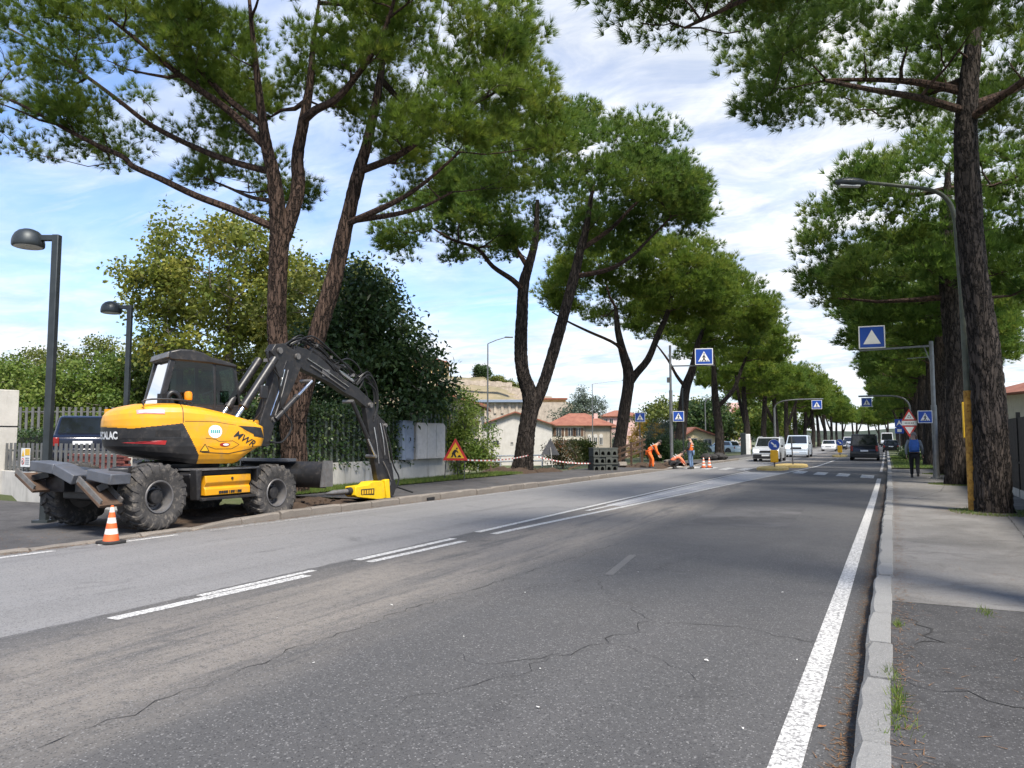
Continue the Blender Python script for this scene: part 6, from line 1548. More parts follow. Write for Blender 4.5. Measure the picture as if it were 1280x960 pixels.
stab([(-13.10, 8.12, 1.15), (-12.48, 8.12, 1.10), (-12.02, 8.15, .93)], (-13.38, 8.06, 1.00), (-12.86, 8.06, .72), 'l')
stab([(-10.98, 8.10, .96), (-11.60, 8.12, 1.03)], (-11.66, 8.02, .90), (-11.08, 8.02, .54), 'r')
for xx in (-12.75, -11.95): MB().bar((xx, 8.15, .85), (xx, 8.7, .85), .5, .3).build('stabiliser_mount', 'machine_black', EX, bevel=.02)
b = MB(); b.bar((-13.2, 8.35, 1.12), (-12.5, 8.75, 1.02), .5, .08); b.bar((-11.25, 8.25, 1.08), (-11.95, 8.9, 1.05), .3, .1); b.build('mudguard', 'machine_black', EX, bevel=.02)
# dozer blade at the front
bl = [(13.18, .52), (13.10, .62), (13.08, .80), (13.12, .98), (13.22, 1.10), (13.28, 1.10), (13.18, .97), (13.14, .80), (13.16, .62), (13.24, .52)]
b = MB(); b.prism(bl, 'x', -13.55, -11.12); db = b.build('dozer_blade', 'machine_grey', EX, smooth=True)
b = MB(); b.prism([(13.02, .55), (13.42, .55), (13.40, 1.12), (13.10, 1.13)], 'x', -11.12, -11.085); b.build('end_plate', 'steel_worn', db)
b = MB(); b.prism([(13.02, .55), (13.42, .55), (13.40, 1.12), (13.10, 1.13)], 'x', -13.585, -13.55); b.build('end_plate', 'steel_worn', db)
b = MB(); b.box((-12.75, 13.05, 1.13), (1.6, .28, .07)); b.build('top_beam', 'steel_blue', db, bevel=.01)
for xx in (-12.75, -11.95): MB().bar((xx, 12.1, .72), (xx, 13.15, .74), .16, .18).build('push_arm', 'machine_black', db, bevel=.015)
# ---- upper structure, turned 24 degrees towards the road
AL = R(24.); US = Vector((-12.35, 10.35, 0)); UR = Vector((math.cos(AL), -math.sin(AL), 0)); UF = Vector((math.sin(AL), math.cos(AL), 0)); UZ = Vector((0, 0, 1))
def U(u, v, z): return US + UR * u + UF * v + UZ * z
LZ = [1.14, 1.22, 1.32, 1.47, 1.62, 1.84, 1.98, 2.10, 2.19, 2.25, 2.28]
WS = [1.02, 1.09, 1.14, 1.17, 1.175, 1.165, 1.155, 1.135, 1.08, .95, .6]
VF = [.78, .92, 1.08, 1.28, 1.32, 1.30, 1.26, 1.18, 1.02, .70, .2]
RR = [1.12, 1.22, 1.28, 1.32, 1.35, 1.37, 1.365, 1.345, 1.29, 1.16, .75]
ZT = [(-1.45, 2.12), (-1.2, 2.20), (-.9, 2.265), (-.29, 2.27), (.13, 2.21), (.57, 2.11), (1.03, 1.99), (1.3, 1.88)]
def body_r(phi, z):
    g = lambda A: interp(z, list(zip(LZ, A)))
    s, c = abs(math.sin(phi)), math.cos(phi); p = 9.0; acc = 0
    acc += (s / g(WS)) ** p
    if c > 0: acc += (c / g(VF)) ** p
    else: acc += (1 / g(RR)) ** p * min(1, (-c) * 2.5)
    return acc ** (-1 / p)
def body_pt(phi, z, off=0.0):
    r = body_r(phi, z) + off; u, v = r * math.sin(phi), r * math.cos(phi)
    zz = z if z <= 1.84 else 1.84 + (z - 1.84) * (interp(v, ZT) - 1.84) / .44
    if z < 1.47:
        zb = interp(v, [(-1.4, 1.40), (-.72, 1.25), (-.06, 1.15), (.8, 1.14), (1.3, 1.40)]); zz = zb + (z - 1.14) * (1.47 - zb) / .33
    return u, v, zz
NA, NZ = 420, 110
zs = [LZ[0] + (LZ[-1] - LZ[0]) * (j / NZ) ** .9 for j in range(NZ + 1)]
grid = [[body_pt(2 * PI * i / NA, z) for i in range(NA)] for z in zs]
groups = {'y': MB(), 'k': MB()}
for mbx in groups.values(): mbx.v = [U(*p) for row in grid for p in row]
for j in range(NZ):
    for i in range(NA):
        q = [j * NA + i, j * NA + (i + 1) % NA, (j + 1) * NA + (i + 1) % NA, (j + 1) * NA + i]
        ps = [grid[j][i], grid[j][(i + 1) % NA], grid[j + 1][(i + 1) % NA], grid[j + 1][i]]
        u, v, z = [sum(p[t] for p in ps) / 4 for t in range(3)]
        if u < 0.02 and v > -.38 and z > 1.5: continue
        black = (v < -.28 and z < interp(v, [(-1.6, 1.84), (-1.07, 1.79), (-.28, 1.89)])) or (-.28 <= v <= .02 and z < 1.89 - (v + .28) * 1.96) or (v > .62 and z < 1.14 + (v - .72) * .62 - .02) or (u < .1 and z < 1.5) or (u < -.6 and z < 1.7)
        groups['k' if black else 'y'].f.append(q)
def compact(mbx):
    used = sorted({i for f in mbx.f for i in f}); mp = {a: b_ for b_, a in enumerate(used)}
    mbx.v = [mbx.v[i] for i in used]; mbx.f = [[mp[i] for i in f] for f in mbx.f]
for mbx in groups.values(): compact(mbx)
cw = groups['k'].build('counterweight', 'machine_black', EX, smooth=True); hood = groups['y'].build('engine_hood', 'machine_yellow', EX, smooth=True)
b = MB(); b.add([U(*body_pt(2 * PI * i / NA, LZ[0])) for i in range(0, NA, 4)], [list(range(NA // 4))]); b.build('floor_plate', 'machine_black', EX)
def side_pt(v, z, off=.006):
    """point on the road-side flank at distance v along the machine"""
    phi = math.atan2(1.1, v)
    for _ in range(8):
        u, vv, zz = body_pt(phi, z); phi = math.atan2(u, v)
    u, vv, zz = body_pt(phi, z, off); return U(u, v, z if z <= 1.84 else zz)
def decal(nm, pts, mtl, parent, off=.006):
    b = MB()
    if len(pts) == 4:
        K = 8; P4 = [Vector((v, z, 0)) for v, z in pts]
        g_ = [[(P4[0] * (1 - i / K) + P4[1] * (i / K)) * (1 - j / 3) + (P4[3] * (1 - i / K) + P4[2] * (i / K)) * (j / 3) for i in range(K + 1)] for j in range(4)]
        b.add([side_pt(p.x, p.y, off) for r_ in g_ for p in r_], [(j * (K + 1) + i, j * (K + 1) + i + 1, (j + 1) * (K + 1) + i + 1, (j + 1) * (K + 1) + i) for j in range(3) for i in range(K)])
    else: b.add([side_pt(v, z, off) for v, z in pts], [list(range(len(pts)))])
    me = bpy.data.meshes.new(nm); o_ = wloc(parent); me.from_pydata([tuple(p - o_) for p in b.v], [], b.f); me.materials.append(MATS[mtl])
    ob = bpy.data.objects.new(nm, me); col.objects.link(ob); ob.parent = parent; return ob
def decal_text(txt, size, v0, z0, ang, mtl, parent, bold=.0, shear=0.0, off=.012):
    vs, fs = text_mesh(txt, size, bold, shear); c, s = math.cos(ang), math.sin(ang)
    b = MB(); b.add([side_pt(v0 + p.x * c - p.y * s, z0 + p.x * s + p.y * c, off) for p in vs], fs)
    me = bpy.data.meshes.new('lettering'); o_ = wloc(parent); me.from_pydata([tuple(p - o_) for p in b.v], [], b.f); me.materials.append(MATS[mtl])
    ob = bpy.data.objects.new('lettering', me); col.objects.link(ob); ob.parent = parent
circ = lambda v, z, r, n=20, sz=1.0: [(v + r * math.cos(t), z + r * sz * math.sin(t)) for t in np.linspace(0, 2 * PI, n + 1)[:-1]]
decal('sticker', circ(.29, 1.745, .125), 'white_paint', hood); [decal('sticker_print', [(.29 - .085 + i * .036, 1.715), (.29 - .06 + i * .036, 1.715), (.29 - .06 + i * .036, 1.775), (.29 - .085 + i * .036, 1.775)], 'decal_teal', hood, .012) for i in range(5)]
decal_text('MWR', .185, .84, 1.605, -.50, 'machine_black', hood, .002, .25)
decal('air_intake', [(.70, 1.875), (1.0, 1.845), (1.02, 1.70), (.86, 1.775)], 'machine_black', hood, .012); decal('air_intake', [(1.0, 1.845), (1.18, 1.82), (1.27, 1.62), (1.02, 1.66)], 'machine_black', hood, .012)
decal('oval_badge', circ(.47, 1.50, .095, 18, .38), 'stripe_red', hood); decal('oval_badge', circ(.49, 1.50, .055, 14, .38), 'white_paint', hood, .010)
decal('warning_triangle', [(.02, 1.37), (.20, 1.37), (.11, 1.52)], 'machine_black', hood); decal('warning_triangle', [(.045, 1.385), (.175, 1.385), (.11, 1.495)], 'sign_yellow', hood, .010)
decal('side_stripe', [(-1.18, 1.535), (-.56, 1.50), (-.54, 1.575), (-.62, 1.58)], 'stripe_red', cw, .012)
decal('name_plate', [(-1.00, 2.07), (-.58, 2.06), (-.58, 2.14), (-1.00, 2.15)], 'decal_pink', hood, .012); decal('name_plate_print', [(-.97, 2.09), (-.61, 2.08), (-.61, 2.12), (-.97, 2.13)], 'white_paint', hood, .018)
b = MB()
for i in range(9):
    v = -.70 + i * .045; p = side_pt(v, 1.70, .0)
    b.add([side_pt(v - .024, 1.645, .005), side_pt(v + .024, 1.645, .005), side_pt(v + .024, 1.76, .03), side_pt(v - .024, 1.76, .03)], [(0, 1, 2, 3)])
b.build('flank_bulge', 'machine_grey', cw, smooth=True)
# maker's name on the tail
def tail_pt(a, z, off): u, v, zz = body_pt(a, z, off); return U(u, v, zz)
vs, fs = text_mesh('MECALAC', .185, .008); b = MB(); b.add([tail_pt(PI - .13 - p.x / 1.36 * 1.02, 1.66 + p.y, .012) for p in vs], fs)
me = bpy.data.meshes.new('lettering'); o_ = wloc(cw); me.from_pydata([tuple(p - o_) for p in b.v], [], b.f); me.materials.append(MATS['white_paint']); ob = bpy.data.objects.new('lettering', me); col.objects.link(ob); ob.parent = cw
# seam between tail hood and side hood
b = MB()
for i in range(12):
    z0_, z1_ = 1.90 + .35 * i / 12, 1.90 + .35 * (i + 1) / 12
    b.add([side_pt(-.285, z0_, .003), side_pt(-.27, z0_, .003), side_pt(-.27, z1_, .003), side_pt(-.285, z1_, .003)], [(0, 1, 2, 3)])
b.build('hood_seam', 'machine_black', hood)
b = MB(); b.bar(U(-.42, -1.20, 1.98), U(-.42, -1.20, 2.17), .09, .07); b.build('tail_bracket', 'machine_yellow', hood)
def seam(pts, parent, w=.007):
    b = MB()
    for (v0, z0), (v1, z1) in zip(pts, pts[1:]):
        for i in range(10):
            a0, a1 = i / 10, (i + 1) / 10; q = [(v0 + (v1 - v0) * t, z0 + (z1 - z0) * t) for t in (a0, a1)]; dv, dz = v1 - v0, z1 - z0; n_ = math.hypot(dv, dz); ov, oz = -dz / n_ * w, dv / n_ * w
            b.add([side_pt(q[0][0] - ov, q[0][1] - oz, .0035), side_pt(q[1][0] - ov, q[1][1] - oz, .0035), side_pt(q[1][0] + ov, q[1][1] + oz, .0035), side_pt(q[0][0] + ov, q[0][1] + oz, .0035)], [(0, 1, 2, 3)])
    b.build('panel_gap', 'machine_black', parent)
seam([(.06, 1.36), (.55, 1.33), (1.0, 1.42)], hood); seam([(-.25, 1.93), (.3, 1.95), (.68, 1.89)], hood, .005); seam([(.12, 1.62), (.3, 1.60), (.36, 1.56), (.62, 1.57), (.74, 1.50), (.60, 1.42), (.30, 1.42), (.16, 1.47)], hood, .004)
seam([(-1.2, 1.62), (-.75, 1.60), (-.30, 1.62)], cw, .005)
for i in range(7): decal('intake_slat', [(.80 + i * .055, 1.795 - i * .022), (.815 + i * .055, 1.785 - i * .022), (.90 + i * .052, 1.70 - i * .012), (.885 + i * .052, 1.71 - i * .012)], 'machine_grey', hood, .014)
MB().tube([U(.95, -.9, 2.20), U(.95, -.9, 2.30), U(.95, -.45, 2.33), U(.95, -.1, 2.29), U(.95, -.1, 2.18)], .016, 8, 3).build('grab_rail', 'machine_black', hood, smooth=True)
MB().tube([U(.9, 1.1, 1.95), U(1.05, 1.2, 2.15), U(1.08, 1.22, 2.42)], .016, 8, 3).build('mirror_arm', 'machine_black', hood, smooth=True)
MB().box(U(1.1, 1.22, 2.52), (.07, .18, .26)).build('wing_mirror', 'machine_black', hood, bevel=.02)
# cab
cab = empty('cab', (0, 0, 0), parent=EX)
def ubox(mbx, u0, u1, v0, v1, z0, z1): mbx.box(U((u0 + u1) / 2, (v0 + v1) / 2, (z0 + z1) / 2), (u1 - u0, v1 - v0, z1 - z0), M=Matrix((UR, UF, UZ)).transposed()); return mbx
def uprism(mbx, pts, u0, u1):
    n = len(pts); vs = [U(u0, a, c) for a, c in pts] + [U(u1, a, c) for a, c in pts]
    return mbx.add(vs, [list(range(n))[::-1], list(range(n, 2 * n))] + [(i, (i + 1) % n, n + (i + 1) % n, n + i) for i in range(n)])
ubox(MB(), -1.2, -.02, -.40, 1.18, 1.30, 2.28).build('lower_shell', 'machine_black', cab, bevel=.04)
uprism(MB(), [(-.24, 3.32), (-.26, 3.18), (-.20, 3.14), (-.06, 3.14), (.55, 3.12), (1.06, 3.06), (1.08, 3.12), (.85, 3.19), (.55, 3.25), (.40, 3.33), (.18, 3.375), (-.05, 3.375)], -1.24, .03).build('roof', 'machine_grey', cab, bevel=.03)
uprism(MB(), [(-.27, 3.30), (-.30, 3.19), (-.24, 3.19), (-.22, 3.30)], -1.2, 0).build('visor', 'rim_grey', cab, bevel=.01)
def pillar(p, q, w=.09, d=.10): MB().bar(p, q, w, d).build('pillar', 'machine_black', cab, bevel=.015)
for u in (-.05, -1.17):
    pillar(U(u, -.37, 2.22), U(u, -.17, 3.17), .10, .11); pillar(U(u, .66, 2.2), U(u, .62, 3.15), .07, .07); pillar(U(u, 1.17, 2.2), U(u, 1.03, 3.1), .07, .07)
    pillar(U(u, -.37, 2.30), U(u, 1.17, 2.28), .06, .08)
def glass(nm, pts): MB().add(pts, [list(range(len(pts)))]).build(nm, 'cab_glass', cab)
for u in (-.015, -1.205):
    glass('side_window', [U(u, -.33, 2.30), U(u, .64, 2.30), U(u, .60, 3.13), U(u, -.15, 3.15)]); glass('door_window', [U(u, .69, 2.30), U(u, 1.16, 2.30), U(u, 1.03, 3.08), U(u, .65, 3.13)])
glass('rear_window', [U(-1.12, -.395, 2.30), U(-.10, -.395, 2.30), U(-.10, -.20, 3.12), U(-1.12, -.20, 3.12)]); glass('windscreen', [U(-1.13, 1.19, 2.28), U(-.09, 1.19, 2.28), U(-.09, 1.05, 3.08), U(-1.13, 1.05, 3.08)])
st = MB(); ubox(st, -.85, -.35, .05, .5, 2.25, 2.42); ubox(st, -.85, -.35, .0, .14, 2.4, 3.0); ubox(st, -.72, -.48, .02, .12, 3.0, 3.12); st.build('seat', 'hose_black', cab, bevel=.04)
st = MB(); st.bar(U(-.6, .85, 2.2), U(-.6, .75, 2.55), .06, .06); st.lathe([(.17, 0), (.18, .015), (.17, .03)], U(-.6, .74, 2.56), (UF * -.5 + UZ).normalized(), 18); st.build('steering_wheel', 'hose_black', cab)
MB().lathe([(.055, 0), (.06, .03), (.03, .05), (.03, .14)], U(.18, .08, 2.22), n=14).build('beacon_base', 'machine_black', EX)
MB().lathe([(.07, 0), (.075, .02), (.075, .12), (.06, .16), (.02, .175)], U(.18, .08, 2.36), n=18).build('beacon', 'beacon_orange', EX, smooth=True)
b = MB(); b.tube([U(.1, -.28, 2.2), U(.1, -.28, 2.40), U(.1, -.2, 2.50), U(.1, -.08, 2.44), U(.1, -.02, 2.28)], .055, 10, 4); b.box(U(.1, -.36, 2.34), (.13, .16, .26)); b.build('exhaust_pipe', 'hose_black', EX, smooth=True)
ubox(MB(), .3, .72, 1.02, 1.30, 1.86, 1.98).build('work_lamp', 'machine_yellow', EX, bevel=.03)
# ---- boom, arm, cylinders (in the boom's own upright plane)
def bx(y): return -11.8 + (y - 11.2) * .4 / 4.2
def bprism(pts, hw, nm, mtl, parent=None, dx=0.0, bev=.012):
    b = MB(); n = len(pts); vs = [(bx(y) - hw + dx, y, z) for y, z in pts] + [(bx(y) + hw + dx, y, z) for y, z in pts]
    b.add(vs, [list(range(n))[::-1], list(range(n, 2 * n))] + [(i, (i + 1) % n, n + (i + 1) % n, n + i) for i in range(n)])
    return b.build(nm, mtl, parent or EX, bevel=bev)
def bp(y, z, dx=0.0): return Vector((bx(y) + dx, y, z))
bm1 = bprism([(11.62, 1.45), (11.76, 2.01), (12.05, 2.80), (12.10, 3.25), (12.00, 3.48), (12.10, 3.63), (12.32, 3.67), (12.78, 3.50), (12.82, 3.18), (12.64, 2.80), (12.41, 2.39), (12.12, 1.9), (12.0, 1.45)], .105, 'boom', 'machine_grey')
bprism([(12.22, 2.72), (12.45, 2.72), (12.62, 3.15), (12.58, 3.32), (12.40, 3.30), (12.30, 3.05)], .110, 'recess', 'machine_black', bm1, 0, .004)
bm2 = bprism([(12.62, 3.66), (13.0, 3.62), (13.35, 3.50), (13.72, 3.29), (14.2, 3.02), (14.62, 2.86), (14.95, 2.66), (15.18, 2.52), (15.14, 2.38), (14.98, 2.36), (14.55, 2.58), (14.15, 2.71), (13.7, 2.91), (13.26, 3.04), (12.9, 3.14), (12.66, 3.34)], .09, 'upper_boom', 'machine_black')
MB().box(bp(13.62, 3.12, .094), (.008, .34, .17)).build('data_plate', 'rim_grey', bm2)
arm = bprism([(14.93, 2.42), (15.08, 2.56), (15.26, 2.42), (15.40, 2.20), (15.62, 2.06), (15.72, 1.98), (15.74, 1.6), (15.86, 1.15), (15.98, .80), (16.04, .46), (15.80, .38), (15.52, .42), (15.40, .62), (15.26, 1.15), (15.08, 1.75)], .075, 'arm', 'machine_black')
bprism([(15.36, 2.12), (15.60, 2.02), (15.70, 1.92), (15.72, 1.55), (15.80, 1.1), (15.62, 1.1), (15.46, 1.5)], .085, 'arm_plate', 'machine_grey', arm, 0, .006)
for (y, z, r_) in ((12.2, 3.5, .09), (12.70, 3.42, .09), (15.06, 2.44, .085), (15.62, 1.95, .06), (15.25, 1.18, .06), (15.75, .48, .08), (13.08, 2.9, .06), (12.08, 2.02, .07), (14.42, 2.5, .06)):
    MB().lathe([(r_ * .75, -.15), (r_ * .75, .15)], bp(y, z), (1, 0, 0), 16).build('pivot_pin', 'steel_worn', EX)
def cyl(nm, a, c, r, rod=.45, dx=0.0, flip=False):
    a, c = bp(*a, dx), bp(*c, dx)
    if flip: a, c = c, a
    m = a + (c - a) * (1 - rod); o_ = MB().tube([a, m], r, 14).build(nm, 'machine_black', EX, smooth=True)
    MB().tube([m, c], r * .55, 12).build('piston_rod', 'chrome_rod', o_, smooth=True); MB().tube([m - (c - a).normalized() * .06, m + (c - a).normalized() * .02], r * 1.12, 14).build('gland', 'machine_grey', o_)
cyl('boom_cylinder', (11.98, 3.30), (11.05, 2.03), .085, .18, .22); cyl('boom_cylinder', (11.98, 3.30), (11.05, 2.03), .085, .18, -.22)
cyl('knuckle_cylinder', (12.08, 2.02), (13.08, 2.9), .06, .42, .17)
cyl('arm_cylinder', (13.20, 3.62), (14.60, 2.98), .085, .42, .0); cyl('crowd_cylinder', (14.42, 2.5), (15.25, 1.18), .05, .35, .12)
for i, (pts, dx) in enumerate([([(12.0, 3.2), (12.5, 3.72), (13.0, 3.85), (13.5, 3.68), (13.9, 3.4), (14.4, 3.25), (14.8, 3.05)], .05), ([(12.3, 3.6), (12.8, 3.80), (13.2, 3.80), (13.7, 3.55), (14.1, 3.38)], -.03), ([(13.9, 3.35), (14.3, 3.52), (14.65, 3.38), (14.85, 3.05), (14.7, 2.8)], .06), ([(14.5, 2.95), (14.85, 3.12), (15.15, 2.98), (15.28, 2.65), (15.26, 2.35)], .04), ([(14.6, 2.9), (15.0, 3.18), (15.28, 2.95), (15.36, 2.55), (15.30, 2.2)], .09), ([(14.4, 2.95), (14.75, 3.02), (15.05, 2.86), (15.18, 2.55)], -.06),
                               ([(15.6, 1.9), (15.82, 1.5), (15.98, .95), (16.2, .62), (16.1, .35)], .08), ([(11.9, 3.3), (12.12, 2.9), (12.2, 2.3), (12.5, 1.9), (12.25, 1.55), (11.9, 1.55)], .20), ([(11.95, 3.35), (11.78, 3.45), (11.82, 3.2), (12.1, 2.9)], .24), ([(12.55, 3.66), (13.1, 3.92), (13.6, 3.72), (14.0, 3.48), (14.5, 3.2)], .1), ([(15.9, .45), (16.15, .38), (16.5, .28), (16.8, .2)], .05)]):
    MB().tube([bp(y, z, dx) for y, z in pts], .020, 8, 5).build('hose', 'hose_black', EX, smooth=True)
hr = random.Random(77)
for i in range(9):
    y0_, z0_ = 12.5 + hr.uniform(0, .5), 3.62 + hr.uniform(0, .05); y1_, z1_ = 14.3 + hr.uniform(-.3, .4), 3.12 + hr.uniform(-.08, .08)
    MB().tube([bp(y0_, z0_, hr.uniform(-.1, .12)), bp(y0_ + .35, z0_ + hr.uniform(.1, .25), hr.uniform(-.1, .12)), bp((y0_ + y1_) / 2, 3.55 + hr.uniform(-.04, .14), hr.uniform(-.1, .12)), bp(y1_ - .25, z1_ + hr.uniform(.05, .22), hr.uniform(-.1, .12)), bp(y1_, z1_ - .1, hr.uniform(-.08, .1))], .016, 7, 4).build('hose', 'hose_black', EX, smooth=True)
for i in range(6):
    q_ = hr.uniform(.05, .32)
    MB().tube([bp(14.5 + hr.uniform(-.1, .1), 2.92, hr.uniform(-.08, .1)), bp(14.85 + q_ * .3, 3.0 + q_, hr.uniform(-.08, .12)), bp(15.2 + q_ * .5, 2.8 + q_ * .6, hr.uniform(-.06, .12)), bp(15.3 + q_ * .3, 2.4, .08), bp(15.22, 2.1 + hr.uniform(-.2, .1), .085)], .015, 7, 4).build('hose', 'hose_black', EX, smooth=True)
for i, (a_, c_) in enumerate([((15.42, 2.0), (15.62, 1.2)), ((15.5, 2.0), (15.82, 1.0)), ((15.2, 1.9), (15.40, 1.0)), ((15.55, 1.05), (15.86, .55)), ((12.35, 3.1), (12.0, 2.1)), ((12.45, 3.1), (12.12, 2.1)), ((13.0, 3.4), (14.3, 2.85)), ((13.1, 3.25), (14.2, 2.78))]):
    MB().tube([bp(*a_, .115), bp((a_[0] + c_[0]) / 2 + .02, (a_[1] + c_[1]) / 2, .12), bp(*c_, .115)], .013, 6).build('steel_pipe', 'steel_worn' if i % 2 else 'chrome_rod', EX, smooth=True)
cl = MB()
for y, z in ((12.75, 3.74), (13.3, 3.72), (13.75, 3.5), (14.2, 3.34), (14.5, 3.14), (12.0, 3.28)): cl.box(bp(y, z), (.2, .05, .07))
cl.build('hose_clamps', 'steel_worn', EX)['kind'] = 'stuff'
# hydraulic breaker tucked under the arm
br = empty('hydraulic_breaker', (0, 0, 0), parent=EX); br['label'] = 'yellow hydraulic breaker lying on the dug soil'
def brp(pts, hw, nm, mtl, bev=.012, dx=0.0):
    b = MB(); n = len(pts); vs = [(bx(y) - hw + dx, y, z) for y, z in pts] + [(bx(y) + hw + dx, y, z) for y, z in pts]
    b.add(vs, [list(range(n))[::-1], list(range(n, 2 * n))] + [(i, (i + 1) % n, n + (i + 1) % n, n + i) for i in range(n)]); return b.build(nm, mtl, br, bevel=bev)
brp([(14.52, .27), (14.54, .47), (14.98, .49), (15.08, .56), (15.46, .57), (15.55, .50), (15.60, .14), (15.45, .10), (14.6, .22)], .16, 'housing', 'hammer_yellow')
brp([(15.54, .58), (15.70, .60), (15.76, .08), (15.62, .06)], .19, 'flange', 'hammer_yellow'); brp([(15.74, .50), (15.98, .58), (16.06, .40), (15.95, .18), (15.76, .14)], .13, 'bracket', 'machine_black')
brp([(14.72, .27), (15.18, .24), (15.18, .40), (14.72, .40)], .166, 'name_panel', 'machine_black', .0)
lmk = MB()
for i in range(5): lmk.box(bp(14.77 + i * .085, .325, .170), (.006, .055, .09 if i % 2 else .10))
lmk.build('print', 'sign_yellow', br)['kind'] = 'stuff'
MB().tube([bp(14.56, .36), bp(14.42, .36)], [.10, .085], 14).build('collar', 'machine_black', br, smooth=True); MB().tube([bp(14.48, .36), bp(13.98, .355), bp(13.72, .35)], [.062, .062, .012], 14).build('chisel', 'steel_worn', br, smooth=True)
# ---------------------------------------------------------------- vehicles
def car_paint(name, c, rough=.22, metal=.2):
    m, n, l, b = nt(name); v = coords(n, l)
    cc = mixc(n, l, ramp(n, l, noise(n, l, v, 1.5, 5, .6), .35, .75, 0, .25), c, tuple(x * .7 + .02 for x in c))
    l.new(cc, b.inputs['Base Color']); b.inputs['Roughness'].default_value = rough; b.inputs['Metallic'].default_value = metal
    b.inputs['Coat Weight'].default_value = .35; b.inputs['Coat Roughness'].default_value = .06
for nm, c in (('paint_silver', (.50, .52, .54)), ('paint_white', (.72, .73, .74)), ('paint_icy', (.55, .62, .70)), ('paint_black', (.006, .006, .007)), ('paint_navy', (.006, .009, .022)), ('paint_red', (.25, .02, .02)), ('paint_paleblue', (.45, .58, .66))): car_paint(nm, c)
mat('auto_glass', (0.012, 0.015, 0.017), .06, 0, .1, 2, spec=.9)
mat('trim_black', (0.011, 0.011, 0.012), .55, 0, .2, 6)
mat('plate_white', (.70, .71, .72), .4, 0, .05, 3)
mat('tail_red', (.22, .012, .01), .25, 0, .1, 3)
mat('alloy', (.42, .43, .44), .35, .7, .1, 6)
emit_mat('headlamp_on', (1.0, .96, .88), 2.2)
mat('headlamp_off', (.55, .57, .58), .15, .3, .1, 5)
def car(loc, rz, L, W, H, belt, hood, bonnet, wst, rst, rsb, paint, label, cat, group=None, lights=False, lower=None, tire=.32, ground=.20, name='parked_car', roof_rails=False, bev=.05):
    """front is +y. bonnet: length ahead of the windscreen foot; wst/rst: inset of the roof ends behind the glass feet"""
    e = empty(name, (0, 0, 0)); tag(e, label, cat, group)
    yf, yr = L / 2, -L / 2; yb = yf - bonnet; yrb = yr + rsb
    low = [(yr + .05, ground), (yr, ground + .25), (yr + .02, belt - .08), (yrb, belt), (yb, belt), (yf - .28, hood), (yf - .06, hood - .18), (yf, hood - .38), (yf - .04, ground)]
    bd = MB().prism(low, 'x', -W / 2, W / 2).build('body', paint, e, bevel=.09, seg=3)
    # wheel arches and wheels
    for y in (yf - .88, yr + .80):
        for s in (-1, 1):
            MB().lathe([(tire + .07, 0), (tire + .07, .02)], (s * (W / 2 - .012), y, tire), (s, 0, 0), 24).build('wheel_arch', 'trim_black', bd)
            wh = empty('wheel', (0, 0, 0), parent=e)
            MB().lathe([(tire * .62, -.1), (tire * .96, -.1), (tire, -.06), (tire, .06), (tire * .96, .1), (tire * .62, .1)], (s * (W / 2 - .075), y, tire), (s, 0, 0), 24, True).build('tyre', 'rubber_dark', wh, smooth=True)
            MB().lathe([(tire * .64, .06), (tire * .60, .085), (tire * .25, .06), (.02, .09)], (s * (W / 2 - .075), y, tire), (s, 0, 0), 20).build('rim', 'alloy', wh)
    # greenhouse
    ti = .13 * W / 1.8; zt = H
    B = [(-W / 2 + .03, yrb - .02), (W / 2 - .03, yrb - .02), (W / 2 - .03, yb + .02), (-W / 2 + .03, yb + .02)]
    T = [(-W / 2 + ti, yrb + rst), (W / 2 - ti, yrb + rst), (W / 2 - ti, yb - wst), (-W / 2 + ti, yb - wst)]
    vs = [(x, y, belt - .04) for x, y in B] + [(x, y, zt) for x, y in T]
    gh = MB().add(vs, [(0, 1, 5, 4), (1, 2, 6, 5), (2, 3, 7, 6), (3, 0, 4, 7), (4, 5, 6, 7)]).build('cabin', paint, e, bevel=bev, seg=4)
    def face(i, j, m0, m1, t0, t1, nm, off):
        a, b_, c, d = Vector(vs[i]), Vector(vs[j]), Vector(vs[4 + j]), Vector(vs[4 + i])
        q = lambda s, t: (a + (b_ - a) * s) * (1 - t) + (d + (c - d) * s) * t
        n = (b_ - a).cross(d - a).normalized(); n = n if n.dot(Vector(((a + b_).x, (a + b_).y, 0))) > 0 else -n
        pts = [q(m0, t0), q(m1, t0), q(m1, t1), q(m0, t1)]
        MB().plate([p + n * .004 for p in pts], n, .006 + off).build(nm, 'auto_glass', gh)
    face(2, 3, .05, .95, .10, .90, 'windscreen', 0); face(0, 1, .07, .93, .12, .88, 'rear_window', 0)
    for (i, j) in ((1, 2), (3, 0)):
        for a, b_ in (((.06, .32), (.35, .62), (.65, .92)) if L > 4.4 else ((.08, .46), (.50, .92))): face(i, j, a, b_, .14, .86, 'side_window', 0)
    # front details
    lm = 'headlamp_on' if lights else 'headlamp_off'
    for s in (-1, 1):
        MB().box((s * (W / 2 - .27), yf - .08, hood - .27), (.34, .14, .17)).build('headlamp', lm, e, bevel=.03)
        MB().box((s * (W / 2 - .13), yr + .03, belt - .22), (.16, .10, .42 if H > 1.7 else .26)).build('tail_lamp', 'tail_red', e, bevel=.02)
        MB().box((s * (W / 2 + .09), yb - .12, belt + .06), (.18, .10, .14)).build('door_mirror', 'trim_black', e, bevel=.03)
    MB().box((0, yf - .02, hood - .30), (W - 1.05, .08, .15)).build('grille', 'trim_black', e, bevel=.01)
    bl_ = MB().box((0, yf - .035, ground + .19), (W - .12, .14, .30)).build('front_bumper', lower or 'trim_black', e, bevel=.04)
    MB().box((0, yf + .04, ground + .26), (.52, .02, .11)).build('number_plate', 'plate_white', bl_)
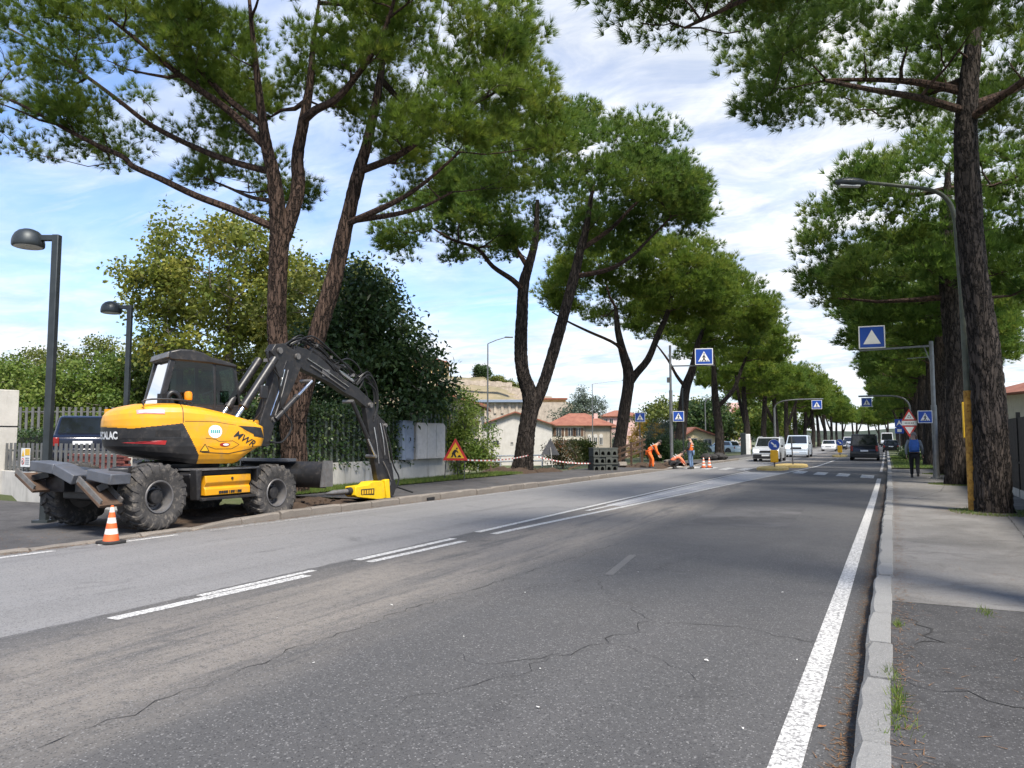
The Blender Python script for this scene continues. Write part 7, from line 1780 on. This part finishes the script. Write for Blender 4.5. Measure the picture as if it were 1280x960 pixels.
    rb = MB().box((0, yr + .03, ground + .18), (W - .10, .14, .30)).build('rear_bumper', lower or paint, e, bevel=.04)
    MB().box((0, yr - .008, belt - .38 if H > 1.7 else belt - .25), (.52, .02, .11)).build('number_plate', 'plate_white', rb)
    if roof_rails:
        for s in (-1, 1): MB().bar((s * (W / 2 - ti - .06), yrb + rst + .2, zt + .05), (s * (W / 2 - ti - .06), yb - wst - .2, zt + .05), .04, .05).build('roof_rail', 'alloy', gh)
    e.location = loc; e.rotation_euler = (0, 0, rz); return e
GT = 'vehicles on the road'
car((-7.55, 58.0, 0), PI, 4.35, 1.82, 1.74, 1.05, 1.02, 1.0, .85, .25, .12, 'paint_silver', 'silver people carrier with lit headlamps coming past the arrow bollard', 'car', GT, True, 'trim_black', .33, name='oncoming_car', roof_rails=True)
car((-6.95, 72.8, 0), PI, 4.9, 1.92, 1.95, 1.18, 1.12, .95, .75, .15, .10, 'paint_icy', 'pale silver blue van following the silver people carrier', 'van', GT, True, 'paint_icy', .34, name='oncoming_van')
car((-6.75, 112, 0), PI, 4.3, 1.80, 1.48, .95, .88, 1.1, .75, .35, .25, 'paint_white', 'white car third in the oncoming queue', 'car', GT, False, 'paint_white', name='oncoming_car')
car((-6.1, 128, 0), PI, 4.2, 1.78, 1.47, .95, .88, 1.1, .75, .35, .25, 'paint_navy', 'dark blue car behind the white car in the queue', 'car', GT, False, 'paint_navy', name='oncoming_car')
car((-5.3, 141, 0), PI, 4.9, 1.95, 2.0, 1.18, 1.12, .95, .75, .15, .1, 'paint_white', 'white van last in the oncoming queue behind the arrow disc', 'van', GT, False, 'paint_white', .34, name='oncoming_van')
car((-1.35, 64.6, 0), 0, 4.95, 1.96, 1.97, 1.12, 1.10, .9, .75, .10, .06, 'paint_black', 'black van seen from behind driving away in the near lane', 'van', GT, False, 'trim_black', .34, name='black_van')
car((.75, 106, 0), 0, 4.2, 1.78, 1.48, .95, .88, 1.1, .7, .35, .25, 'paint_black', 'dark parked car just right of the black van', 'car', 'cars parked along the near kerb', name='parked_car')
car((.9, 122, 0), 0, 4.2, 1.78, 1.48, .95, .88, 1.1, .7, .35, .25, 'paint_white', 'white parked car farther along the near kerb', 'car', 'cars parked along the near kerb', name='parked_car')
car((.6, 185, 0), PI, 8.5, 2.45, 3.0, 1.3, 1.25, .4, .12, .1, .05, 'paint_white', 'white and blue bus far down the near side of the road', 'bus', GT, name='distant_bus')
car((-17.0, 90, -.1), 1.2, 4.2, 1.75, 1.46, .95, .88, 1.1, .7, .35, .25, 'paint_paleblue', 'pale blue parked car behind the far hedge', 'car', name='parked_car')
hx = math.atan2(.50, -.84) - PI / 2
car((-23.0, 15.7, LOT), hx - .12, 3.6, 1.64, 1.52, .94, .86, .85, .62, .50, .16, 'paint_navy', 'dark navy hatchback parked behind the fences, tail to the viewer', 'car', None, False, 'paint_navy', .29, name='parked_hatchback', bev=.14)
mat('brick_red', (.16, .045, .035), .8, 0, .25, 6)
e = empty('brick_planter', (-19.4, 13.6, LOT)); tag(e, 'low dark red brick planter behind the short fence', 'planter')
me_b = MB().box((0, 0, 0), (.25, .12, .065)).mesh('brick', 'brick_red')
for rw in range(5):
    for i in range(12):
        o = bpy.data.objects.new('brick', me_b); col.objects.link(o); o.parent = e; o.location = (-1.55 + i * .262 + (.13 if rw % 2 else 0), .27 - i * .045, .04 + rw * .078); o.rotation_euler = (0, 0, -.17)
MB().bar((-21.0, 14.0, LOT + .2), (-17.9, 13.47, LOT + .2), .09, .40).build('mortar_core', 'wall_concrete', e)

# ---------------------------------------------------------------- traffic cone
def cone(x, y, z, s, label, name='traffic_cone'):
    e = empty(name, (x, y, z)); tag(e, label, 'cone')
    MB().prism([(-.19 * s, -.13 * s), (-.13 * s, -.19 * s), (.13 * s, -.19 * s), (.19 * s, -.13 * s), (.19 * s, .13 * s), (.13 * s, .19 * s), (-.13 * s, .19 * s), (-.19 * s, .13 * s)], 'z', 0, .045 * s)
    b = MB(); pts = [(-.19, -.13), (-.13, -.19), (.13, -.19), (.19, -.13), (.19, .13), (.13, .19), (-.13, .19), (-.19, .13)]
    b.prism([(x + a * s, y + c * s) for a, c in pts], 'z', z + .004, z + .05 * s); b.build('base', 'rubber_dark', e, bevel=.01)
    rr = lambda h: (.135 - .11 * h / .62) * s
    hs = [.05, .16, .25, .34, .43, .52, .60]
    for i, (a, c) in enumerate(zip(hs, hs[1:])):
        nm = 'white_band' if i % 2 else 'orange_band'
        MB().lathe([(rr(a) , a * s), (rr(c), c * s)], (x, y, z), n=24).build(nm, 'white_band' if i % 2 else 'orange_plastic', e, smooth=True)
    MB().lathe([(rr(.60), .60 * s), (rr(.62) * .9, .625 * s), (.012 * s, .63 * s)], (x, y, z), n=20).build('tip', 'orange_plastic', e, smooth=True)
cone(-10.72, 7.78, 0.0, .92, 'orange and white striped cone on the road edge by the excavator')
# striped barriers near the workers
for i, (x, y) in enumerate(((-9.0, 42.2), (-8.75, 42.5))): cone(x, y, 0, .95, ['striped cone right of the standing worker', 'striped cone farthest right behind the standing worker'][i])
# black sacks and tools beyond the workers
e = empty('black_sacks', (-11.2, 53.5, .1)); tag(e, 'heap of black sacks and tools on the kerb right of the workers', 'sacks')
for i, (dx, dy, s) in enumerate(((0, 0, .34), (.35, .5, .30), (.6, 1.3, .36), (.1, .9, .25), (.8, 1.9, .28))):
    b = MB(); n, m = 10, 7; r = random.Random(300 + i); vs = []
    for j in range(m):
        t = PI * (j + .5) / m
        for q in range(n): k = 1 + r.uniform(-.14, .14); vs.append((-11.2 + dx + s * 1.25 * math.sin(t) * math.cos(2 * PI * q / n) * k, 53.5 + dy + s * math.sin(t) * math.sin(2 * PI * q / n) * k, .1 + s * .8 * (1 - math.cos(t)) * .95 * (1 + r.uniform(-.05, .05))))
    b.add(vs, [(j * n + q, j * n + (q + 1) % n, (j + 1) * n + (q + 1) % n, (j + 1) * n + q) for j in range(m - 1) for q in range(n)] + [tuple(range(n))[::-1], tuple(range((m - 1) * n, m * n))]); b.build('sack', 'rubber_dark', e, smooth=True)
# rubble stones and paving pieces at the dig
for i, (x, y, s) in enumerate(((-11.5, 40.6, .3), (-11.0, 43.6, .26), (-10.2, 40.4, .2), (-12.4, 38.2, .34), (-11.9, 45.5, .3))):
    b = MB(); M = Matrix.Rotation(rnd.uniform(0, 3), 3, 'Z') @ Matrix.Rotation(rnd.uniform(-.5, .5), 3, 'X'); b.box((x, y, .15 + s * .3), (s * 1.3, s, s * .7), M=M); tag(b.build('rubble_stone', 'kerb_tan', bevel=.03), ['broken kerb stone beside the bending worker', 'rubble stone behind the crouching worker', 'small stone on the road edge at the dig', 'large pale stone by the stair railing', 'pale stone at the foot of the sign pole'][i], 'stone', 'loose stones at the dig')
# fallen leaves and scraps on the near asphalt
mat('dry_leaf', (.36, .15, .05), .8, 0, .2, 20)
mat('paper_scrap', (.62, .61, .57), .8, 0, .1, 20)
def scrap(x, y, z, s, mtl, nm, label, cat, grp):
    r = random.Random(int(x * 1000 + y * 77)); n = 8; a0 = r.uniform(0, 6)
    vs = [(x + s * math.cos(a0 + t) * (1 if i % 2 else .75) * (1.5 if abs(math.cos(t)) > .8 else .8), y + s * math.sin(a0 + t) * .6, z + .004 + r.uniform(0, .012)) for i, t in enumerate(np.linspace(0, 2 * PI, n + 1)[:-1])]
    b = MB(); b.add([(x, y, z + .012)] + vs, [(0, i + 1, (i + 1) % n + 1) for i in range(n)]); tag(b.build(nm, mtl), label, cat, grp)
scrap(-.36, 4.62, .004, .035, 'dry_leaf', 'fallen_leaf', 'single orange fallen leaf lying on the near white edge line', 'leaf', None)
for i, (x, y) in enumerate(((-3.1, 5.4), (-2.2, 4.9), (-1.2, 5.6), (-4.3, 6.1), (-.62, 5.9), (-3.4, 7.2), (-1.9, 4.2), (-4.9, 5.2), (-1.0, 8.4), (-2.7, 8.9), (-.75, 4.4), (-3.7, 4.3))):
    scrap(x, y, 0.002, rnd.uniform(.008, .016), 'paper_scrap', 'pale_scrap', 'tiny pale scrap stuck to the near asphalt', 'scrap', 'pale scraps on the asphalt')
# ---------------------------------------------------------------- people
mat('skin', (.42, .26, .19), .6, 0, .08, 8)
mat('hair_dark', (.03, .022, .018), .7, 0, .3, 20)
mat('hair_grey', (.22, .19, .17), .7, 0, .3, 20)
mat('hivis_orange', (.85, .16, .025), .7, 0, .10, 8)
mat('hivis_coral', (.78, .20, .10), .7, 0, .10, 8)
mat('jeans', (.10, .16, .27), .85, 0, .2, 10)
mat('trousers_dark', (.018, .018, .022), .85, 0, .25, 10)
mat('jacket_grey', (.20, .22, .23), .8, 0, .15, 10)
mat('jacket_dark', (.045, .04, .045), .8, 0, .2, 10)
mat('backpack_blue', (.025, .10, .36), .7, 0, .12, 10)
mat('shoe_dark', (.03, .028, .026), .7, 0, .2, 10)
mat('reflective', (.62, .62, .58), .35, .2, .1, 10)
def skin_mesh(name, joints, edges, mtl, parent, root=0, sub=2):
    """joints: (pos, radius or (rx, ry)); continuous tapered surface grown along edges"""
    me = bpy.data.meshes.new(name); me.from_pydata([tuple(p) for p, _ in joints], edges, [])
    ob = bpy.data.objects.new(name, me); col.objects.link(ob)
    md = ob.modifiers.new('skin', 'SKIN'); md.use_smooth_shade = True
    if not me.skin_vertices:
        bpy.context.view_layer.objects.active = ob
    sv = me.skin_vertices[0].data if me.skin_vertices else None
    for i, (_, r) in enumerate(joints):
        sv[i].radius = (r, r) if isinstance(r, (int, float)) else r
        sv[i].use_root = (i == root)
    s = ob.modifiers.new('round', 'SUBSURF'); s.levels = sub; s.render_levels = sub
    dg = bpy.context.evaluated_depsgraph_get(); dg.update()
    m2 = bpy.data.meshes.new_from_object(ob.evaluated_get(dg)); m2.name = name
    bpy.data.objects.remove(ob); bpy.data.meshes.remove(me)
    m2.materials.clear(); m2.materials.append(MATS[mtl])
    m2.polygons.foreach_set('use_smooth', [True] * len(m2.polygons))
    o = bpy.data.objects.new(name, m2); col.objects.link(o); o.parent = parent
    return o
def hand_tubes(mb, wrist, d, side, s=1.0):
    """palm with four curled fingers and a thumb leaving its side; d points along the hand, side towards the thumb"""
    d = Vector(d).normalized(); sd = Vector(side); sd = (sd - d * sd.dot(d)).normalized(); n = d.cross(sd)
    w = Vector(wrist); M = Matrix((sd, d, n)).transposed()
    mb.box(w + d * .045 * s, (.080 * s, .095 * s, .030 * s), M=M)
    for i, (o_, ln) in enumerate(((.030, .072), (.010, .082), (-.010, .076), (-.030, .060))):
        a = w + d * .088 * s + sd * o_ * s; mb.tube([a, a + d * ln * .5 * s + n * .012 * s, a + d * ln * .85 * s + n * .040 * s], [.0095 * s, .0088 * s, .007 * s], 6)
    a = w + d * .025 * s + sd * .036 * s; mb.tube([a, a + (d * .5 + sd * .8).normalized() * .035 * s, a + (d * .9 + sd * .45).normalized() * .066 * s], [.011 * s, .010 * s, .008 * s], 6)
def person(loc, rz, J, label, top, legs_m, hair, extra=None, vest=None, sleeves=None, hood=None):
    """J: joint dictionary in local metres, facing +y"""
    e = empty('person', (0, 0, 0)); tag(e, label, 'person')
    N = lambda k: Vector(J[k])
    nd = ['pelvis', 'waist', 'chest', 'neck', 'head0', 'head1', 'hipL', 'kneeL', 'ankL', 'hipR', 'kneeR', 'ankR', 'shL', 'elL', 'wrL', 'shR', 'elR', 'wrR']
    rad = dict(pelvis=(.135, .115), waist=(.125, .10), chest=(.15, .115), neck=.058, head0=(.078, .092), head1=(.082, .095), hipL=.092, kneeL=.062, ankL=.042, hipR=.092, kneeR=.062, ankR=.042, shL=.060, elL=.044, wrL=.030, shR=.060, elR=.044, wrR=.030)
    ed = [('pelvis', 'waist'), ('waist', 'chest'), ('chest', 'neck'), ('neck', 'head0'), ('head0', 'head1'), ('pelvis', 'hipL'), ('hipL', 'kneeL'), ('kneeL', 'ankL'), ('pelvis', 'hipR'), ('hipR', 'kneeR'), ('kneeR', 'ankR'), ('chest', 'shL'), ('shL', 'elL'), ('elL', 'wrL'), ('chest', 'shR'), ('shR', 'elR'), ('elR', 'wrR')]
    ix = {k: i for i, k in enumerate(nd)}
    body = skin_mesh('body', [(N(k), rad[k]) for k in nd], [(ix[a], ix[b]) for a, b in ed], 'skin', e)
    def sub(name, keys, grow, mtl, over=None):
        kk = [k for k in nd if k in keys]; i2 = {k: i for i, k in enumerate(kk)}; js = []
        for k in kk:
            r = rad[k]; r = (r, r) if isinstance(r, (int, float)) else r; js.append((N(k), (r[0] * grow + .012, r[1] * grow + .012)))
        return skin_mesh(name, js, [(i2[a], i2[b]) for a, b in ed if a in i2 and b in i2], mtl, e)
    sub('trousers', {'pelvis', 'hipL', 'kneeL', 'ankL', 'hipR', 'kneeR', 'ankR'}, 1.10, legs_m)
    sub('jacket', {'pelvis', 'waist', 'chest', 'shL', 'elL', 'wrL', 'shR', 'elR', 'wrR'}, 1.16, sleeves or top)
    if top.startswith('hivis'):
        ax_ = (N('chest') - N('waist')).normalized(); c_ = N('waist') + (N('chest') - N('waist')) * .35
        for dd in (0, .13): MB().lathe([(.176, 0), (.176, .03)], c_ + ax_ * dd, ax_, 20).build('reflective_band', 'reflective', e, smooth=True)
    if vest: sub('vest', {'pelvis', 'waist', 'chest', 'shL', 'shR'}, 1.28, vest)
    # head details
    h0, h1 = N('head0'), N('head1'); up_ = (h1 - h0).normalized(); f = Vector(J.get('face', (0, 1, 0))); f = (f - up_ * f.dot(up_)).normalized(); rt_ = f.cross(up_)
    hc = (h0 + h1) / 2
    hm = MB(); n, m = 14, 8; vs = []
    for j in range(m):
        t = PI * .56 * j / (m - 1)
        for q in range(n):
            a = 2 * PI * q / n; dv = up_ * math.cos(t) * .122 + (rt_ * math.cos(a) * .094 + f * math.sin(a) * .108) * math.sin(t)
            if math.sin(a) > .5 and t > .9: dv = dv * .82
            vs.append(hc + up_ * .035 - f * .012 + dv)
    hm.add(vs, [(j * n + q, j * n + (q + 1) % n, (j + 1) * n + (q + 1) % n, (j + 1) * n + q) for j in range(m - 1) for q in range(n)]); hm.build('hair', hair, e, smooth=True)
    fc = MB(); fc.tube([hc + f * .090 + up_ * .02, hc + f * .118 - up_ * .02, hc + f * .092 - up_ * .03], [.010, .016, .012], 6); fc.build('nose', 'skin', body)
    ey = MB(); [ey.lathe([(.012, 0), (.008, .006), (.002, .008)], hc + f * .088 + rt_ * s * .034 + up_ * .018, f, 8) for s in (-1, 1)]; ey.build('eyes', 'hair_dark', body)
    mo = MB(); mo.bar(hc + f * .090 - up_ * .058 - rt_ * .022, hc + f * .090 - up_ * .058 + rt_ * .022, .008, .008); mo.build('mouth', 'tail_red', body)
    er = MB(); [er.lathe([(.026, -.006), (.030, 0), (.022, .008)], hc + rt_ * s * .094, rt_ * s, 10) for s in (-1, 1)]; er.build('ears', 'skin', body)
    for s, k in (('L', -1), ('R', 1)):
        hd = MB(); dv = N('wr' + s) - N('el' + s); hand_tubes(hd, N('wr' + s), dv, Vector(J.get('thumb' + s, (0, 1, 0))), 1.05); hd.build('hand', 'skin', body, smooth=True)
        a = N('ank' + s); kd = (N('ank' + s) - N('knee' + s)); ft = Vector(J.get('foot' + s, (0, 1, 0))).normalized()
        sh = MB(); z0 = a.z - .085; P = [a + ft * t + Vector((0, 0, 0)) for t in (-.085, .0, .09, .16, .20)]
        ws_, hs_ = [.034, .045, .050, .044, .02], [.10, .115, .075, .055, .035]; vs = []; sx = Vector((-ft.y, ft.x, 0)).normalized()
        for p, w_, h_ in zip(P, ws_, hs_):
            b0 = Vector((p.x, p.y, z0)); vs += [b0 - sx * w_, b0 + sx * w_, b0 + sx * w_ * .8 + Vector((0, 0, h_)), b0 - sx * w_ * .8 + Vector((0, 0, h_))]
        sh.add(vs, [(j * 4 + q, j * 4 + (q + 1) % 4, (j + 1) * 4 + (q + 1) % 4, (j + 1) * 4 + q) for j in range(4) for q in range(4)] + [(0, 1, 2, 3), (16, 17, 18, 19)]); sh.build('shoe', 'shoe_dark', e, bevel=.012)
    if extra: extra(e, N)
    e.location = loc; e.rotation_euler = (0, 0, rz); return e
STAND = dict(pelvis=(0, 0, .93), waist=(0, .01, 1.10), chest=(0, 0, 1.34), neck=(0, .0, 1.50), head0=(0, .015, 1.58), head1=(0, .02, 1.66), hipL=(-.10, 0, .88), kneeL=(-.11, .05, .50), ankL=(-.11, -.02, .09), hipR=(.10, 0, .88), kneeR=(.11, .0, .50), ankR=(.11, -.05, .09), shL=(-.20, 0, 1.40), elL=(-.27, -.02, 1.12), wrL=(-.28, .06, .88), shR=(.20, 0, 1.40), elR=(.27, -.02, 1.12), wrR=(.28, .06, .88))
WALK = dict(STAND, kneeL=(-.10, .16, .52), ankL=(-.10, .22, .10), kneeR=(.10, .02, .50), ankR=(.10, -.24, .15), elL=(-.27, -.06, 1.12), wrL=(-.27, -.10, .88), wrR=(.28, .14, .90))
walker = person((1.03, 33.1, .112), 0.0, WALK, 'person in grey jacket and dark trousers walking away with a backpack', 'jacket_grey', 'trousers_dark', 'hair_grey')
bp_ = empty('backpack', (0, 0, 0)); tag(bp_, 'blue backpack on the back of the walking person', 'backpack')
b = MB(); n, m = 16, 9; vs = []
for j in range(m):
    t = j / (m - 1); z = 1.0 + .47 * t; w_ = .185 * (1 - .25 * max(0, t - .7) / .3) * (.92 + .08 * math.sin(t * PI)); d_ = .075 + .06 * math.sin(min(1, t * 1.2 + .1) * PI * .8)
    for q in range(n): a = 2 * PI * q / n; c_, s_ = math.cos(a), math.sin(a); vs.append((w_ * math.copysign(abs(c_) ** .6, c_), -.20 + d_ * math.copysign(abs(s_) ** .7, s_), z))
b.add(vs, [(j * n + q, j * n + (q + 1) % n, (j + 1) * n + (q + 1) % n, (j + 1) * n + q) for j in range(m - 1) for q in range(n)] + [tuple(range(n))[::-1], tuple(range((m - 1) * n, m * n))]); b.build('pack', 'backpack_blue', bp_, smooth=True)
MB().box((0, -.33, 1.14), (.24, .05, .20)).build('pocket', 'backpack_blue', bp_, bevel=.03)
for s in (-1, 1): MB().tube([(s * .11, -.14, 1.42), (s * .13, .02, 1.475), (s * .13, .14, 1.36), (s * .14, .12, 1.18), (s * .15, -.1, 1.06)], .022, 6, 4).build('strap', 'backpack_blue', bp_)
bp_.location = (1.03, 33.1, .112)
# bending worker in full orange
BEND = dict(pelvis=(0, -.16, .92), waist=(0, -.02, 1.06), chest=(0, .18, 1.20), neck=(0, .32, 1.29), head0=(0, .39, 1.34), head1=(0, .45, 1.39), face=(0, .6, -.8), hipL=(-.10, -.14, .86), kneeL=(-.13, -.02, .48), ankL=(-.13, -.10, .09), hipR=(.10, -.14, .86), kneeR=(.13, .06, .49), ankR=(.13, .06, .09), shL=(-.20, .20, 1.20), elL=(-.24, .26, .92), wrL=(-.18, .38, .70), shR=(.20, .20, 1.20), elR=(.24, .26, .92), wrR=(.18, .40, .72))
person((-10.95, 38.7, .06), -1.25, BEND, 'worker in full orange work clothes bending over the dug pavement', 'hivis_orange', 'hivis_orange', 'hair_dark')
# standing worker, orange jacket and jeans
LOOKD = dict(STAND, head0=(0, .05, 1.57), head1=(0, .09, 1.64), face=(0, .85, -.5), elL=(-.25, .02, 1.12), wrL=(-.14, .22, .98), elR=(.25, .02, 1.12), wrR=(.14, .22, .98))
person((-9.35, 40.7, .01), 1.5, LOOKD, 'worker in orange vest, dark sleeves and blue jeans standing by the crossing sign', 'hivis_coral', 'jeans', 'hair_dark', None, 'hivis_orange', 'jacket_dark')
# crouching worker
CROUCH = dict(pelvis=(0, -.20, .34), waist=(0, -.10, .50), chest=(0, .12, .64), neck=(0, .28, .72), head0=(0, .34, .76), head1=(0, .40, .81), face=(0, .8, -.7), hipL=(-.11, -.18, .32), kneeL=(-.17, .22, .42), ankL=(-.15, -.02, .09), hipR=(.11, -.18, .32), kneeR=(.17, .20, .40), ankR=(.15, -.04, .09), shL=(-.20, .16, .64), elL=(-.26, .34, .44), wrL=(-.16, .48, .26), shR=(.20, .16, .64), elR=(.26, .34, .44), wrR=(.16, .48, .26))
person((-10.1, 40.3, .03), -1.1, CROUCH, 'crouching worker in orange top with dark trousers beside the standing one', 'hivis_coral', 'trousers_dark', 'hair_dark')
